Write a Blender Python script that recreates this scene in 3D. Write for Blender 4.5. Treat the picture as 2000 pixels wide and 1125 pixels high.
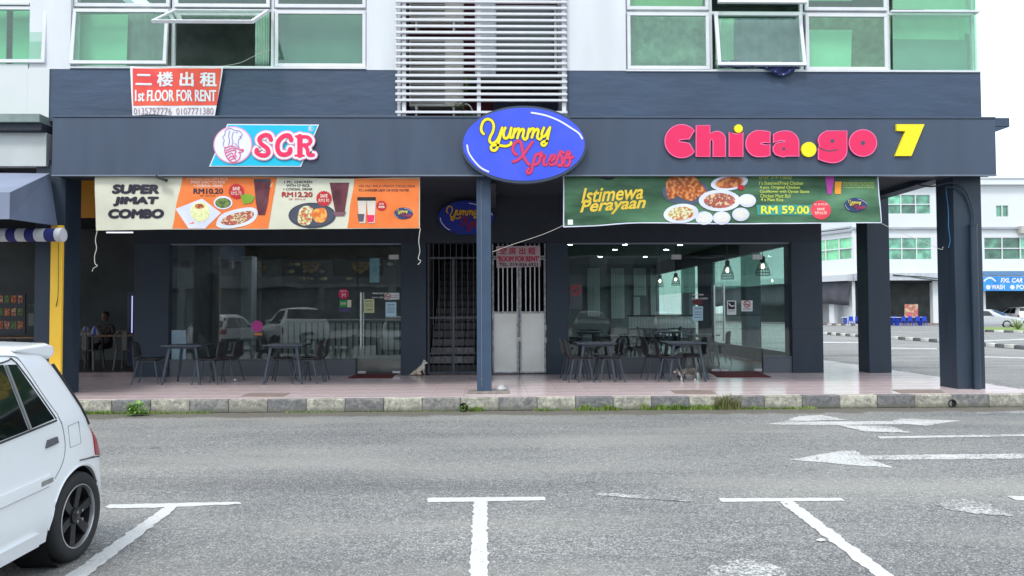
import bpy, bmesh, math, random
from mathutils import Vector, Matrix, noise
random.seed(7)
SC = bpy.context.scene
for o in list(bpy.data.objects): bpy.data.objects.remove(o)
COL = SC.collection
R = math.radians
# ------------------------------------------------------------------ camera
YAW, PITCH, ROLL, FPX, CAMZ = R(1.3), R(1.77), R(-0.25), 1444.0, 1.5
CR = Matrix.Rotation(-YAW, 3, 'Z') @ Matrix.Rotation(math.pi/2+PITCH, 3, 'X') @ Matrix.Rotation(ROLL, 3, 'Z')
cd = bpy.data.cameras.new('camera'); cam = bpy.data.objects.new('camera', cd); COL.objects.link(cam)
cam.matrix_world = Matrix.Translation((0, 0, CAMZ)) @ CR.to_4x4()
cd.sensor_width = 36; cd.lens = FPX/2000*36; cd.clip_end = 2000; cd.clip_start = .05
SC.camera = cam
# ------------------------------------------------------------------ world, sun, exposure
W = bpy.data.worlds.new('World'); SC.world = W; W.use_nodes = True
SUN_EL, SUN_AZ = R(56), R(205)      # azimuth clockwise from +Y
def build_world():
    nt = W.node_tree; nt.nodes.clear(); n = nt.nodes.new; L = nt.links.new
    out = n('ShaderNodeOutputWorld'); bg = n('ShaderNodeBackground'); bg.inputs[1].default_value = .12
    sky = n('ShaderNodeTexSky'); sky.sky_type = 'NISHITA'; sky.sun_disc = False
    sky.sun_elevation = SUN_EL; sky.sun_rotation = SUN_AZ; sky.air_density = 1.0; sky.dust_density = 2.0
    tc = n('ShaderNodeTexCoord'); mp = n('ShaderNodeMapping'); mp.inputs['Scale'].default_value = (1.2, 1.2, 3.2)
    no = n('ShaderNodeTexNoise'); no.inputs['Scale'].default_value = 2.3; no.inputs['Detail'].default_value = 7; no.inputs['Roughness'].default_value = .55
    rp = n('ShaderNodeValToRGB'); rp.color_ramp.elements[0].position = .30; rp.color_ramp.elements[0].color = (.42,.42,.42,1)
    rp.color_ramp.elements[1].position = .55; rp.color_ramp.elements[1].color = (1,1,1,1)
    mx = n('ShaderNodeMixRGB'); mx.inputs[2].default_value = (6.6, 7.3, 7.9, 1)
    L(tc.outputs['Generated'], mp.inputs[0]); L(mp.outputs[0], no.inputs[0]); L(no.outputs[0], rp.inputs[0])
    L(rp.outputs[0], mx.inputs[0]); L(sky.outputs[0], mx.inputs[1]); L(mx.outputs[0], bg.inputs[0]); L(bg.outputs[0], out.inputs[0])
build_world()
sl = bpy.data.lights.new('sun', 'SUN'); sl.energy = 1.1; sl.angle = R(14); sl.color = (1, .97, .92)
sun = bpy.data.objects.new('sun', sl); COL.objects.link(sun)
sd = Vector((math.sin(SUN_AZ)*math.cos(SUN_EL), math.cos(SUN_AZ)*math.cos(SUN_EL), math.sin(SUN_EL)))
sun.rotation_euler = sd.to_track_quat('Z', 'Y').to_euler()
SC.view_settings.view_transform = 'Standard'; SC.view_settings.look = 'None'
SC.view_settings.exposure = .98; SC.view_settings.gamma = 1
# ------------------------------------------------------------------ measuring: photo pixel -> world point on a known plane
def ray(u, v): return CR @ Vector(((u-1000)/FPX, (562.5-v)/FPX, -1))
def U(u, v, Y):
    d = ray(u, v); t = Y/d.y; return d.x*t, CAMZ+d.z*t
def UX(u, Y): return U(u, 607, Y)[0]
def UZ(u, v, Y): return U(u, v, Y)[1]
def G(u, v, z=0.0):
    d = ray(u, v); t = (z-CAMZ)/d.z; return d.x*t, d.y*t
# ------------------------------------------------------------------ materials
MATS = {}
def srgb(r, g, b):
    f = lambda c: (c/255/12.92) if c/255 <= .04045 else ((c/255+.055)/1.055)**2.4
    return (f(r), f(g), f(b), 1)
def col4(c): return c if len(c) == 4 else (*c, 1)
def mat(name, c=(.5,.5,.5), rough=.5, metal=0, var=.0, vscale=3., bump=0., bscale=60., c2=None, ramp=(.35,.65), spec=.5, emit=0, coat=0, randv=0., detail=4, stretch=None, rvar=0.):
    if name in MATS: return MATS[name]
    m = bpy.data.materials.new(name); m.use_nodes = True; MATS[name] = m
    nt = m.node_tree; n = nt.nodes.new; L = nt.links.new; b = nt.nodes['Principled BSDF']
    c = col4(c); b.inputs['Base Color'].default_value = c; b.inputs['Roughness'].default_value = rough
    b.inputs['Metallic'].default_value = metal; b.inputs['Specular IOR Level'].default_value = spec
    if coat: b.inputs['Coat Weight'].default_value = coat; b.inputs['Coat Roughness'].default_value = .06
    if emit: b.inputs['Emission Color'].default_value = c; b.inputs['Emission Strength'].default_value = emit
    cur = None
    if var or c2 or bump or rvar:
        tc = n('ShaderNodeTexCoord'); src = tc.outputs['Object']
        if stretch:
            mp = n('ShaderNodeMapping'); mp.inputs['Scale'].default_value = stretch; L(src, mp.inputs[0]); src = mp.outputs[0]
    if var or c2:
        no = n('ShaderNodeTexNoise'); no.inputs['Scale'].default_value = vscale; no.inputs['Detail'].default_value = detail; L(src, no.inputs[0])
        rp = n('ShaderNodeValToRGB'); L(no.outputs[0], rp.inputs[0])
        rp.color_ramp.elements[0].position, rp.color_ramp.elements[1].position = ramp
        if c2: rp.color_ramp.elements[0].color = c; rp.color_ramp.elements[1].color = col4(c2)
        else:
            rp.color_ramp.elements[0].color = (c[0]*(1-var), c[1]*(1-var), c[2]*(1-var), 1)
            rp.color_ramp.elements[1].color = (min(1,c[0]*(1+var)), min(1,c[1]*(1+var)), min(1,c[2]*(1+var)), 1)
        cur = rp.outputs[0]
        if rvar:
            mr = n('ShaderNodeMapRange'); mr.inputs[1].default_value = .3; mr.inputs[2].default_value = .7
            mr.inputs[3].default_value = max(0,rough-rvar); mr.inputs[4].default_value = min(1,rough+rvar); L(no.outputs[0], mr.inputs[0]); L(mr.outputs[0], b.inputs['Roughness'])
    if randv:
        oi = n('ShaderNodeObjectInfo'); mr = n('ShaderNodeMapRange'); mr.inputs[3].default_value = 1-randv; mr.inputs[4].default_value = 1+randv
        L(oi.outputs['Random'], mr.inputs[0]); hs = n('ShaderNodeHueSaturation'); L(mr.outputs[0], hs.inputs['Value'])
        if cur: L(cur, hs.inputs['Color'])
        else: hs.inputs['Color'].default_value = c
        cur = hs.outputs[0]
    if cur: L(cur, b.inputs['Base Color'])
    if bump:
        n2 = n('ShaderNodeTexNoise'); n2.inputs['Scale'].default_value = bscale; n2.inputs['Detail'].default_value = 5; L(src, n2.inputs[0])
        bp = n('ShaderNodeBump'); bp.inputs['Strength'].default_value = 1; bp.inputs['Distance'].default_value = bump; L(n2.outputs[0], bp.inputs['Height']); L(bp.outputs[0], b.inputs['Normal'])
    return m
def glass(name, tint, refl=(1,1,1), f0=.055, rough=0.0, wob=0.0):
    if name in MATS: return MATS[name]
    m = bpy.data.materials.new(name); m.use_nodes = True; MATS[name] = m
    nt = m.node_tree; nt.nodes.clear(); n = nt.nodes.new; L = nt.links.new
    out = n('ShaderNodeOutputMaterial'); mx = n('ShaderNodeMixShader'); tr = n('ShaderNodeBsdfTransparent'); gl = n('ShaderNodeBsdfGlossy')
    tr.inputs[0].default_value = col4(tint); gl.inputs[0].default_value = col4(refl); gl.inputs['Roughness'].default_value = rough
    lw = n('ShaderNodeLayerWeight'); lw.inputs[0].default_value = .5
    p = n('ShaderNodeMath'); p.operation = 'POWER'; p.inputs[1].default_value = 5; L(lw.outputs['Facing'], p.inputs[0])
    mr = n('ShaderNodeMapRange'); mr.inputs[3].default_value = f0; mr.inputs[4].default_value = 1; L(p.outputs[0], mr.inputs[0])
    L(mr.outputs[0], mx.inputs[0]); L(tr.outputs[0], mx.inputs[1]); L(gl.outputs[0], mx.inputs[2]); L(mx.outputs[0], out.inputs[0])
    if wob:
        tc = n('ShaderNodeTexCoord'); no = n('ShaderNodeTexNoise'); no.inputs['Scale'].default_value = 1.1; no.inputs['Detail'].default_value = 1
        bp = n('ShaderNodeBump'); bp.inputs['Distance'].default_value = wob; L(tc.outputs['Object'], no.inputs[0]); L(no.outputs[0], bp.inputs['Height']); L(bp.outputs[0], gl.inputs['Normal'])
    return m
M_blue = mat('dark_blue_paint', srgb(37,51,66), .55, var=.16, vscale=1.8, stretch=(2.5,2.5,.5), detail=7, bump=.0012, bscale=35, rvar=.1)
M_blueband = mat('slate_blue_plaster', srgb(57,74,97), .62, var=.18, vscale=.9, bump=.014, bscale=3.6, rvar=.12, stretch=(.6,1,1.8))
M_fascia = mat('fascia_grey_panel', srgb(60,73,93), .40, var=.10, vscale=1.6, bump=.0006, bscale=3, stretch=(2.2,1,.35), rvar=.08, detail=8)
M_trim = mat('grey_trim', srgb(120,130,146), .4, var=.05)
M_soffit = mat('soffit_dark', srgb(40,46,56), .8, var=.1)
M_white = mat('white_wall_paint', (.63,.655,.685), .65, var=.05, vscale=1.2, bump=.001, bscale=30, detail=8, stretch=(2,1,.4))
M_cream = mat('neighbour_cream_paint', (.62,.65,.65), .65, c2=(.56,.61,.60), vscale=.7, bump=.001, bscale=30)
M_alu = mat('white_aluminium', (.66,.67,.70), .35, var=.04, vscale=5)
M_black = mat('black', (.01,.01,.012), .6)
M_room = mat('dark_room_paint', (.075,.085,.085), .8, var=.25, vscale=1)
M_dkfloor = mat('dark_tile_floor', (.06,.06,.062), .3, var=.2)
M_glass = glass('shop_glass', (.90,.95,.94), f0=.060, wob=.002)
M_sglass = glass('side_glass', (.90,1,.96), f0=.04)
M_green = glass('green_tinted_glass', (.76,.90,.82), (.9,1,.95), f0=.075)
M_fglass = mat('far_window_glass', (.10,.30,.20), .08, spec=.8, randv=.6, var=.5, vscale=1.2)
M_tile = mat('pink_floor_tile', (.78,.625,.625), .16, var=.05, vscale=2.4, randv=.025, rvar=.05, spec=.65, bump=.0002, bscale=30)
M_grout = mat('grout', (.22,.17,.165), .7, var=.2)
M_dado = mat('charcoal_dado_tile', srgb(52,58,68), .32, var=.12, vscale=6, randv=.08)
M_steel = mat('brushed_steel', (.55,.55,.56), .28, metal=1, var=.1, vscale=20)
M_red = mat('sign_red', srgb(226,26,90), .35)
M_pinkedge = mat('sign_pink_edge', srgb(235,110,160), .4)
M_yellow = mat('sign_yellow', srgb(250,225,10), .35)
M_cyan = mat('sign_cyan', srgb(0,185,220), .35)
M_wprint = mat('print_white', (.78,.78,.8), .45)
M_furn = mat('charcoal_table_metal', srgb(62,72,84), .45, var=.1)
M_chair = mat('black_plastic', (.022,.023,.027), .42, var=.2)
M_chleg = mat('grey_plastic_leg', srgb(60,68,78), .45)
M_mat = mat('maroon_doormat', srgb(92,16,30), .95, var=.25, vscale=60, bump=.002, bscale=300)
# ------------------------------------------------------------------ mesh builder
class MB:
    def __init__(s): s.v = []; s.f = []
    def add(s, vs, fs):
        k = len(s.v); s.v += [tuple(p) for p in vs]; s.f += [tuple(i+k for i in f) for f in fs]; return s
    def box(s, x0, x1, y0, y1, z0, z1):
        if x1 < x0: x0, x1 = x1, x0
        if y1 < y0: y0, y1 = y1, y0
        if z1 < z0: z0, z1 = z1, z0
        return s.add([(x0,y0,z0),(x1,y0,z0),(x1,y1,z0),(x0,y1,z0),(x0,y0,z1),(x1,y0,z1),(x1,y1,z1),(x0,y1,z1)],
                     [(0,3,2,1),(4,5,6,7),(0,1,5,4),(1,2,6,5),(2,3,7,6),(3,0,4,7)])
    def tube(s, pts, r, n=8, cap=True):
        pts = [Vector(p) for p in pts]; rr = r if isinstance(r, (list, tuple)) else [r]*len(pts)
        k = len(s.v)
        for i, p in enumerate(pts):
            d = (pts[min(i+1, len(pts)-1)]-pts[max(i-1, 0)]).normalized()
            a = Vector((0,0,1)) if abs(d.z) < .9 else Vector((1,0,0))
            x = d.cross(a).normalized(); y = d.cross(x)
            for j in range(n):
                t = 2*math.pi*j/n; s.v.append(tuple(p+x*math.cos(t)*rr[i]+y*math.sin(t)*rr[i]))
        for i in range(len(pts)-1):
            for j in range(n):
                a = k+i*n+j; b = k+i*n+(j+1)%n; s.f.append((a, b, b+n, a+n))
        if cap:
            s.f.append(tuple(k+j for j in range(n))[::-1]); s.f.append(tuple(k+(len(pts)-1)*n+j for j in range(n)))
        return s
    def bar(s, p0, p1, w0, w1=None, d0=None, d1=None):
        # tapered square bar between two points
        w1 = w0 if w1 is None else w1; d0 = w0 if d0 is None else d0; d1 = w1 if d1 is None else d1
        p0, p1 = Vector(p0), Vector(p1); vs = []
        for p, w, d in ((p0,w0,d0),(p1,w1,d1)):
            vs += [(p.x-w/2,p.y-d/2,p.z),(p.x+w/2,p.y-d/2,p.z),(p.x+w/2,p.y+d/2,p.z),(p.x-w/2,p.y+d/2,p.z)]
        return s.add(vs, [(0,3,2,1),(4,5,6,7),(0,1,5,4),(1,2,6,5),(2,3,7,6),(3,0,4,7)])
    def lathe(s, prof, c=(0,0,0), axis='Z', n=24):
        k = len(s.v)
        for r_, h in prof:
            for j in range(n):
                t = 2*math.pi*j/n; a, b = r_*math.cos(t), r_*math.sin(t)
                s.v.append({'Z':(c[0]+a,c[1]+b,c[2]+h),'X':(c[0]+h,c[1]+a,c[2]+b),'Y':(c[0]+a,c[1]+h,c[2]+b)}[axis])
        for i in range(len(prof)-1):
            for j in range(n):
                a = k+i*n+j; b = k+i*n+(j+1)%n; s.f.append((a, b, b+n, a+n))
        return s
    def prism(s, pts, y0, y1):
        # outline in (x,z), front at y0, back at y1 (y0<y1)
        k = len(s.v); n = len(pts)
        ar = sum(pts[i][0]*pts[(i+1)%n][1]-pts[(i+1)%n][0]*pts[i][1] for i in range(n))
        if ar < 0: pts = pts[::-1]
        s.v += [(p[0], y0, p[1]) for p in pts]+[(p[0], y1, p[1]) for p in pts]
        s.f.append(tuple(range(k, k+n))); s.f.append(tuple(range(k+2*n-1, k+n-1, -1)))
        for i in range(n): j = (i+1)%n; s.f.append((k+j, k+i, k+n+i, k+n+j))
        return s
    def sheet(s, pts, z):
        k = len(s.v); n = len(pts)
        ar = sum(pts[i][0]*pts[(i+1)%n][1]-pts[(i+1)%n][0]*pts[i][1] for i in range(n))
        if ar < 0: pts = pts[::-1]
        s.v += [(p[0], p[1], z) for p in pts]; s.f.append(tuple(range(k, k+n))); return s
    def xf(s, M, k=0):
        s.v[k:] = [tuple(M @ Vector(p)) for p in s.v[k:]]; return s
ORG = {}
WAVE = [None]
def drape(o, wave):
    bm = bmesh.new(); bm.from_mesh(o.data); bmesh.ops.triangulate(bm, faces=[f for f in bm.faces if len(f.verts) > 4])
    for _ in range(4):
        es = [e for e in bm.edges if e.calc_length() > .07]
        if not es or len(bm.verts) > 6000: break
        bmesh.ops.subdivide_edges(bm, edges=es, cuts=1); bmesh.ops.triangulate(bm, faces=[f for f in bm.faces if len(f.verts) > 4])
    g = ORG[o]
    for v in bm.verts: v.co.y += wave(v.co.x+g.x, v.co.z+g.z)
    bm.to_mesh(o.data); bm.free(); o.data.update()
def link(o, parent=None):
    COL.objects.link(o)
    if parent is not None: o.parent = parent; ORG[o] = ORG[parent]
    return o
def tag(o, label=None, cat=None, group=None, kind=None):
    for k, v in (('label',label),('category',cat),('group',group),('kind',kind)):
        if v: o[k] = v
    return o
def thing(name, label, cat, loc=(0,0,0), group=None, local=False, rz=0):
    o = bpy.data.objects.new(name, None); o.empty_display_size = .1; o.location = loc; o.rotation_euler = (0,0,rz)
    COL.objects.link(o); ORG[o] = Vector((0,0,0)) if local else Vector(loc); tag(o, label, cat, group); return o
def part(name, mb, m, parent=None, label=None, smooth=False, bevel=0, kind=None, sub=0, solid=0):
    org = ORG[parent] if parent is not None else Vector((0,0,0))
    me = bpy.data.meshes.new(name); me.from_pydata([(x-org.x,y-org.y,z-org.z) for x,y,z in mb.v], [], mb.f); me.update()
    me.materials.append(m)
    if smooth:
        me.polygons.foreach_set('use_smooth', [True]*len(me.polygons))
        if smooth != 'all': me.set_sharp_from_angle(angle=R(smooth if isinstance(smooth,(int,float)) and smooth is not True else 40))
    o = bpy.data.objects.new(name, me); link(o, parent)
    if parent is None: ORG[o] = org
    if WAVE[0] and name not in ('sheet','printed_area'): drape(o, WAVE[0])
    if bevel: b = o.modifiers.new('bevel','BEVEL'); b.width = bevel; b.segments = 2; b.limit_method = 'ANGLE'
    if solid: b = o.modifiers.new('solid','SOLIDIFY'); b.thickness = solid; b.offset = 0
    if sub: b = o.modifiers.new('sub','SUBSURF'); b.levels = sub; b.render_levels = sub
    tag(o, label, kind=kind); return o
def one(name, mb, m, label, cat, group=None, **k):
    o = part(name, mb, m, None, **k); return tag(o, label, cat, group)
def dupe(o, parent=None):
    c = o.copy(); COL.objects.link(c); ORG[c] = ORG.get(o, Vector((0,0,0)))
    if parent is not None: c.parent = parent
    for ch in o.children: dupe(ch, c)
    return c
def again(o, parent, mesh_loc):
    """a repeat of piece o sharing its mesh"""
    c = o.copy(); c.parent = parent; COL.objects.link(c); c.location = mesh_loc; return c
def smooth_line(pts, n=6, closed=False):
    P = [Vector(p) for p in pts]; out = []; N = len(P)
    rng = range(N if closed else N-1)
    for i in rng:
        if closed: a,b,c,d = P[(i-1)%N],P[i],P[(i+1)%N],P[(i+2)%N]
        else: a,b,c,d = P[max(i-1,0)],P[i],P[i+1],P[min(i+2,N-1)]
        for k in range(n):
            t = k/n; out.append(.5*((2*b)+(c-a)*t+(2*a-5*b+4*c-d)*t*t+(3*b-a-3*c+d)*t**3))
    if not closed: out.append(P[-1])
    return out
def circle(cx, cz, rx, rz=None, n=32, a0=0, a1=360):
    rz = rx if rz is None else rz
    m = n if abs(a1-a0) >= 360 else n+1
    return [(cx+rx*math.cos(R(a0+(a1-a0)*i/n)), cz+rz*math.sin(R(a0+(a1-a0)*i/n))) for i in range(m)]
class Art:
    """flat print or cut-out lettering measured in a zoomed crop: (a,b) crop coords -> world X,Z at plane Y"""
    def __init__(s, u0, v0, k, Y, wave=None): s.u0, s.v0, s.k, s.Y, s.wave = u0, v0, k, Y, wave; s.j = 0
    def p(s, a, b): return U(s.u0+a/s.k, s.v0+b/s.k, s.Y)
    def m(s): return s.Y/FPX/s.k      # metres per crop unit
    def fin(s, mb, k0): pass
    def ribbon(s, mb, pts, w, lay, d=.004, sm=5, closed=False):
        k0 = len(mb.v); s.j += 1; y = s.Y-lay-(s.j % 7)*.0004
        P = smooth_line([(a, b, 0) for a, b in pts], sm, closed) if sm else [Vector((a,b,0)) for a,b in pts]
        n = len(P); Lf, Rt = [], []
        for i, q in enumerate(P):
            if closed: t = (P[(i+1)%n]-P[i-1])
            else: t = (P[min(i+1,n-1)]-P[max(i-1,0)])
            t = t.normalized() if t.length else Vector((1,0,0)); nn = Vector((-t.y, t.x, 0))
            ww = w/2
            Lf.append(s.p(*(q+nn*ww).xy)); Rt.append(s.p(*(q-nn*ww).xy))
        if closed:
            for i in range(n):
                j = (i+1)%n; quad = [Lf[i], Lf[j], Rt[j], Rt[i]]
                mb.prism(quad, y, y+d)
        else:
            e0, e1 = P[0], P[-1]; t0 = (P[0]-P[1]).normalized(); t1 = (P[-1]-P[-2]).normalized()
            cap0 = [s.p(*(e0+Matrix.Rotation(R(a),3,'Z')@Vector((-t0.y,t0.x,0))*w/2).xy) for a in (-45,-90,-135)]
            cap1 = [s.p(*(e1+Matrix.Rotation(R(a),3,'Z')@Vector((-t1.y,t1.x,0))*w/2).xy) for a in (-45,-90,-135)]
            k = len(mb.v); ring_f = []
            for i in range(n): mb.v.append((Lf[i][0], y, Lf[i][1])); mb.v.append((Rt[i][0], y, Rt[i][1]))
            for i in range(n): mb.v.append((Lf[i][0], y+d, Lf[i][1])); mb.v.append((Rt[i][0], y+d, Rt[i][1]))
            for i in range(n-1):
                a = k+2*i; mb.f.append((a, a+1, a+3, a+2)); b = a+2*n
                mb.f.append((a, a+2, b+2, b)); mb.f.append((a+3, a+1, b+1, b+3))
            mb.prism([Lf[0]]+cap0[::-1]+[Rt[0]] if False else [Rt[0]]+cap0+[Lf[0]], y, y+d)
            mb.prism([Lf[-1]]+cap1+[Rt[-1]], y, y+d)
        s.fin(mb, k0)
    def poly(s, mb, pts, lay, d=.003, sm=0, cut=0):
        k0 = len(mb.v)
        if sm: pts = [tuple(q.xy) for q in smooth_line([(a,b,0) for a,b in pts], sm, True)]
        P = [s.p(a, b) for a, b in pts]; mb.prism(P, s.Y-lay, s.Y-lay+d); s.fin(mb, k0)
    def disc(s, mb, a, b, ra, rb, lay, d=.003, n=28): s.poly(mb, circle(a, b, ra, rb, n), lay, d)
    def text(s, name, body, box, lay, m, parent, bold=.02, shear=0, rot=0, space=1., d=.0):
        """box = (a0,b0,a1,b1) crop coords, b0 is the top"""
        if 'M' in body: bold = 0    # the built-in M breaks when thickened; such words are thickened by bold() instead
        c = bpy.data.curves.new('lettering', 'FONT'); c.body = body; c.size = 1; c.offset = bold; c.shear = shear; c.space_character = space
        c.resolution_u = 3; c.extrude = d
        t = bpy.data.objects.new('tmp', c); COL.objects.link(t); bpy.context.view_layer.update()
        dg = bpy.context.evaluated_depsgraph_get(); me = bpy.data.meshes.new_from_object(t.evaluated_get(dg))
        bpy.data.objects.remove(t); bpy.data.curves.remove(c)
        xs = [v.co.x for v in me.vertices]; ys = [v.co.y for v in me.vertices]
        x0, x1, y0, y1 = min(xs), max(xs), min(ys), max(ys); org = ORG[parent] if parent is not None else Vector((0,0,0))
        ca, cb = (box[0]+box[2])/2, (box[1]+box[3])/2
        for v in me.vertices:
            a = box[0]+(v.co.x-x0)/(x1-x0)*(box[2]-box[0]); b = box[3]-(v.co.y-y0)/(y1-y0)*(box[3]-box[1])
            if rot:
                da, db = a-ca, b-cb; a = ca+da*math.cos(R(rot))+db*math.sin(R(rot)); b = cb-da*math.sin(R(rot))+db*math.cos(R(rot))
            X, Z = s.p(a, b); y = s.Y-lay-v.co.z
            v.co = (X-org.x, y-org.y, Z-org.z)
        me.materials.clear(); me.materials.append(m); me.update()
        o = bpy.data.objects.new(name, me); link(o, parent)
        if s.wave: drape(o, s.wave)
        return o
    def bold(s, name, body, box, lay, m, parent, w=1.2, **k):
        """thick lettering: copies shifted around a small ring, merged into one part"""
        sh = [(w/2*math.cos(math.pi*i/4), w/2*.8*math.sin(math.pi*i/4)) for i in range(8)]+[(0, 0)]
        os_ = [s.text(name, body, (box[0]+dx+w/2, box[1]+dy+w*.4, box[2]+dx-w/2, box[3]+dy-w*.4), lay+i*.0004, m, parent, **k) for i, (dx, dy) in enumerate(sh)]
        bm = bmesh.new()
        for o in os_: bm.from_mesh(o.data)
        bm.to_mesh(os_[0].data); bm.free()
        for o in os_[1:]: ORG.pop(o, None); bpy.data.objects.remove(o)
        return os_[0]
def wallgrid(mb, x0, x1, z0, z1, holes, y0, y1):
    xs = sorted({x0,x1,*[h[0] for h in holes],*[h[1] for h in holes]}); zs = sorted({z0,z1,*[h[2] for h in holes],*[h[3] for h in holes]})
    xs = [x for x in xs if x0 <= x <= x1]; zs = [z for z in zs if z0 <= z <= z1]
    for j in range(len(zs)-1):
        run = None
        for i in range(len(xs)-1):
            cx, cz = (xs[i]+xs[i+1])/2, (zs[j]+zs[j+1])/2
            solid = not any(h[0] < cx < h[1] and h[2] < cz < h[3] for h in holes)
            if solid and run is None: run = xs[i]
            if not solid and run is not None: mb.box(run, xs[i], y0, y1, zs[j], zs[j+1]); run = None
        if run is not None: mb.box(run, xs[-1], y0, y1, zs[j], zs[j+1])
# ================================================================== SETTING
FZ = .20          # pavement level
KY = 11.15        # kerb face
SY = 15.10        # shopfront plane
CY = 11.88        # column front / upper wall plane
FY = 11.65        # fascia plane
RXE = 8.5         # right edge of the pavement
def asphalt():
    m = bpy.data.materials.new('asphalt'); m.use_nodes = True; nt = m.node_tree; n = nt.nodes.new; L = nt.links.new; b = nt.nodes['Principled BSDF']
    b.inputs['Roughness'].default_value = .82; b.inputs['Specular IOR Level'].default_value = .35
    tc = n('ShaderNodeTexCoord')
    def noi(sc, det, rough=.6):
        x = n('ShaderNodeTexNoise'); x.inputs['Scale'].default_value = sc; x.inputs['Detail'].default_value = det; x.inputs['Roughness'].default_value = rough; L(tc.outputs['Object'], x.inputs[0]); return x.outputs[0]
    def ramp(src, *st):
        r_ = n('ShaderNodeValToRGB'); L(src, r_.inputs[0]); e = r_.color_ramp.elements
        while len(e) < len(st): e.new(.5)
        for q, (p, c) in zip(e, st): q.position = p; q.color = col4(c)
        return r_.outputs[0]
    def mixc(mode, f, a, c):
        x = n('ShaderNodeMixRGB'); x.blend_type = mode
        if isinstance(f, float): x.inputs[0].default_value = f
        else: L(f, x.inputs[0])
        for i, q in ((1,a),(2,c)):
            if isinstance(q, tuple): x.inputs[i].default_value = col4(q)
            else: L(q, x.inputs[i])
        return x.outputs[0]
    vo = n('ShaderNodeTexVoronoi'); vo.inputs['Scale'].default_value = 105; L(tc.outputs['Object'], vo.inputs[0])
    sep = n('ShaderNodeSeparateColor'); L(vo.outputs['Color'], sep.inputs[0])
    stone = ramp(sep.outputs[0], (0,(.125,.128,.13)), (.35,(.21,.213,.216)), (.75,(.29,.29,.29)), (1,(.52,.52,.51)))
    fine = ramp(noi(140,3,.75), (.30,(.45,.45,.45)), (.55,(1,1,1)), (.72,(1.45,1.45,1.45)))
    mid = ramp(noi(16,4,.7), (.3,(.74,.74,.74)), (.7,(1.2,1.2,1.2)))
    big = ramp(noi(.35,5,.55), (.3,(.80,.81,.82)), (.7,(1.15,1.14,1.11)))
    c = mixc('MULTIPLY', 1., stone, fine); c = mixc('MULTIPLY', 1., c, mid); c = mixc('MULTIPLY', 1., c, big)
    mpw = n('ShaderNodeMapping'); mpw.inputs['Scale'].default_value = (.12,1.3,1); L(tc.outputs['Object'], mpw.inputs[0])
    nw_ = n('ShaderNodeTexNoise'); nw_.inputs['Scale'].default_value = 1.; nw_.inputs['Detail'].default_value = 6; nw_.inputs['Roughness'].default_value = .65; L(mpw.outputs[0], nw_.inputs[0])
    c = mixc('MULTIPLY', 1., c, ramp(nw_.outputs[0], (.32,(.80,.80,.81)), (.5,(1,1,1)), (.68,(1.12,1.12,1.10))))
    vs_ = n('ShaderNodeTexVoronoi'); vs_.inputs['Scale'].default_value = .9; vs_.inputs['Randomness'].default_value = 1; L(tc.outputs['Object'], vs_.inputs[0])
    c = mixc('MULTIPLY', 1., c, ramp(vs_.outputs['Distance'], (.0,(.55,.55,.55)), (.035,(.72,.72,.72)), (.075,(1,1,1))))
    # dry beige dust in long patches along the lane
    mp = n('ShaderNodeMapping'); mp.inputs['Scale'].default_value = (.25,.9,1); L(tc.outputs['Object'], mp.inputs[0])
    n3 = n('ShaderNodeTexNoise'); n3.inputs['Scale'].default_value = 1.; n3.inputs['Detail'].default_value = 5; L(mp.outputs[0], n3.inputs[0])
    dust = ramp(n3.outputs[0], (.46,(0,0,0)), (.70,(.55,.55,.55)))
    c = mixc('MIX', dust, c, (.35,.34,.31))
    # damp dirt collected along the kerb
    sx = n('ShaderNodeSeparateXYZ'); L(tc.outputs['Object'], sx.inputs[0])
    ad = n('ShaderNodeMath'); ad.operation = 'MULTIPLY_ADD'; L(noi(2.2,4), ad.inputs[0]); ad.inputs[1].default_value = .75; L(sx.outputs[1], ad.inputs[2])
    e1 = ramp_in = n('ShaderNodeMapRange'); L(ad.outputs[0], e1.inputs[0]); e1.inputs[1].default_value = 10.98; e1.inputs[2].default_value = 11.10; e1.inputs[3].default_value = 0; e1.inputs[4].default_value = .85
    e2 = n('ShaderNodeMapRange'); L(sx.outputs[1], e2.inputs[0]); e2.inputs[1].default_value = 11.3; e2.inputs[2].default_value = 11.5; e2.inputs[3].default_value = 1; e2.inputs[4].default_value = 0
    mm = n('ShaderNodeMath'); mm.operation = 'MULTIPLY'; L(e1.outputs[0], mm.inputs[0]); L(e2.outputs[0], mm.inputs[1])
    c = mixc('MIX', mm.outputs[0], c, (.14,.125,.10))
    L(c, b.inputs['Base Color'])
    bp = n('ShaderNodeBump'); bp.inputs['Distance'].default_value = .006; bp.inputs['Strength'].default_value = .8
    hm = n('ShaderNodeMath'); hm.operation = 'ADD'; L(vo.outputs['Distance'], hm.inputs[0]); L(noi(90,3), hm.inputs[1]); L(hm.outputs[0], bp.inputs['Height']); L(bp.outputs[0], b.inputs['Normal'])
    return m
M_asph = asphalt()
part('road', MB().sheet([(-220,-160),(260,-160),(260,320),(-220,320)], 0), M_asph, kind='structure')
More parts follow.
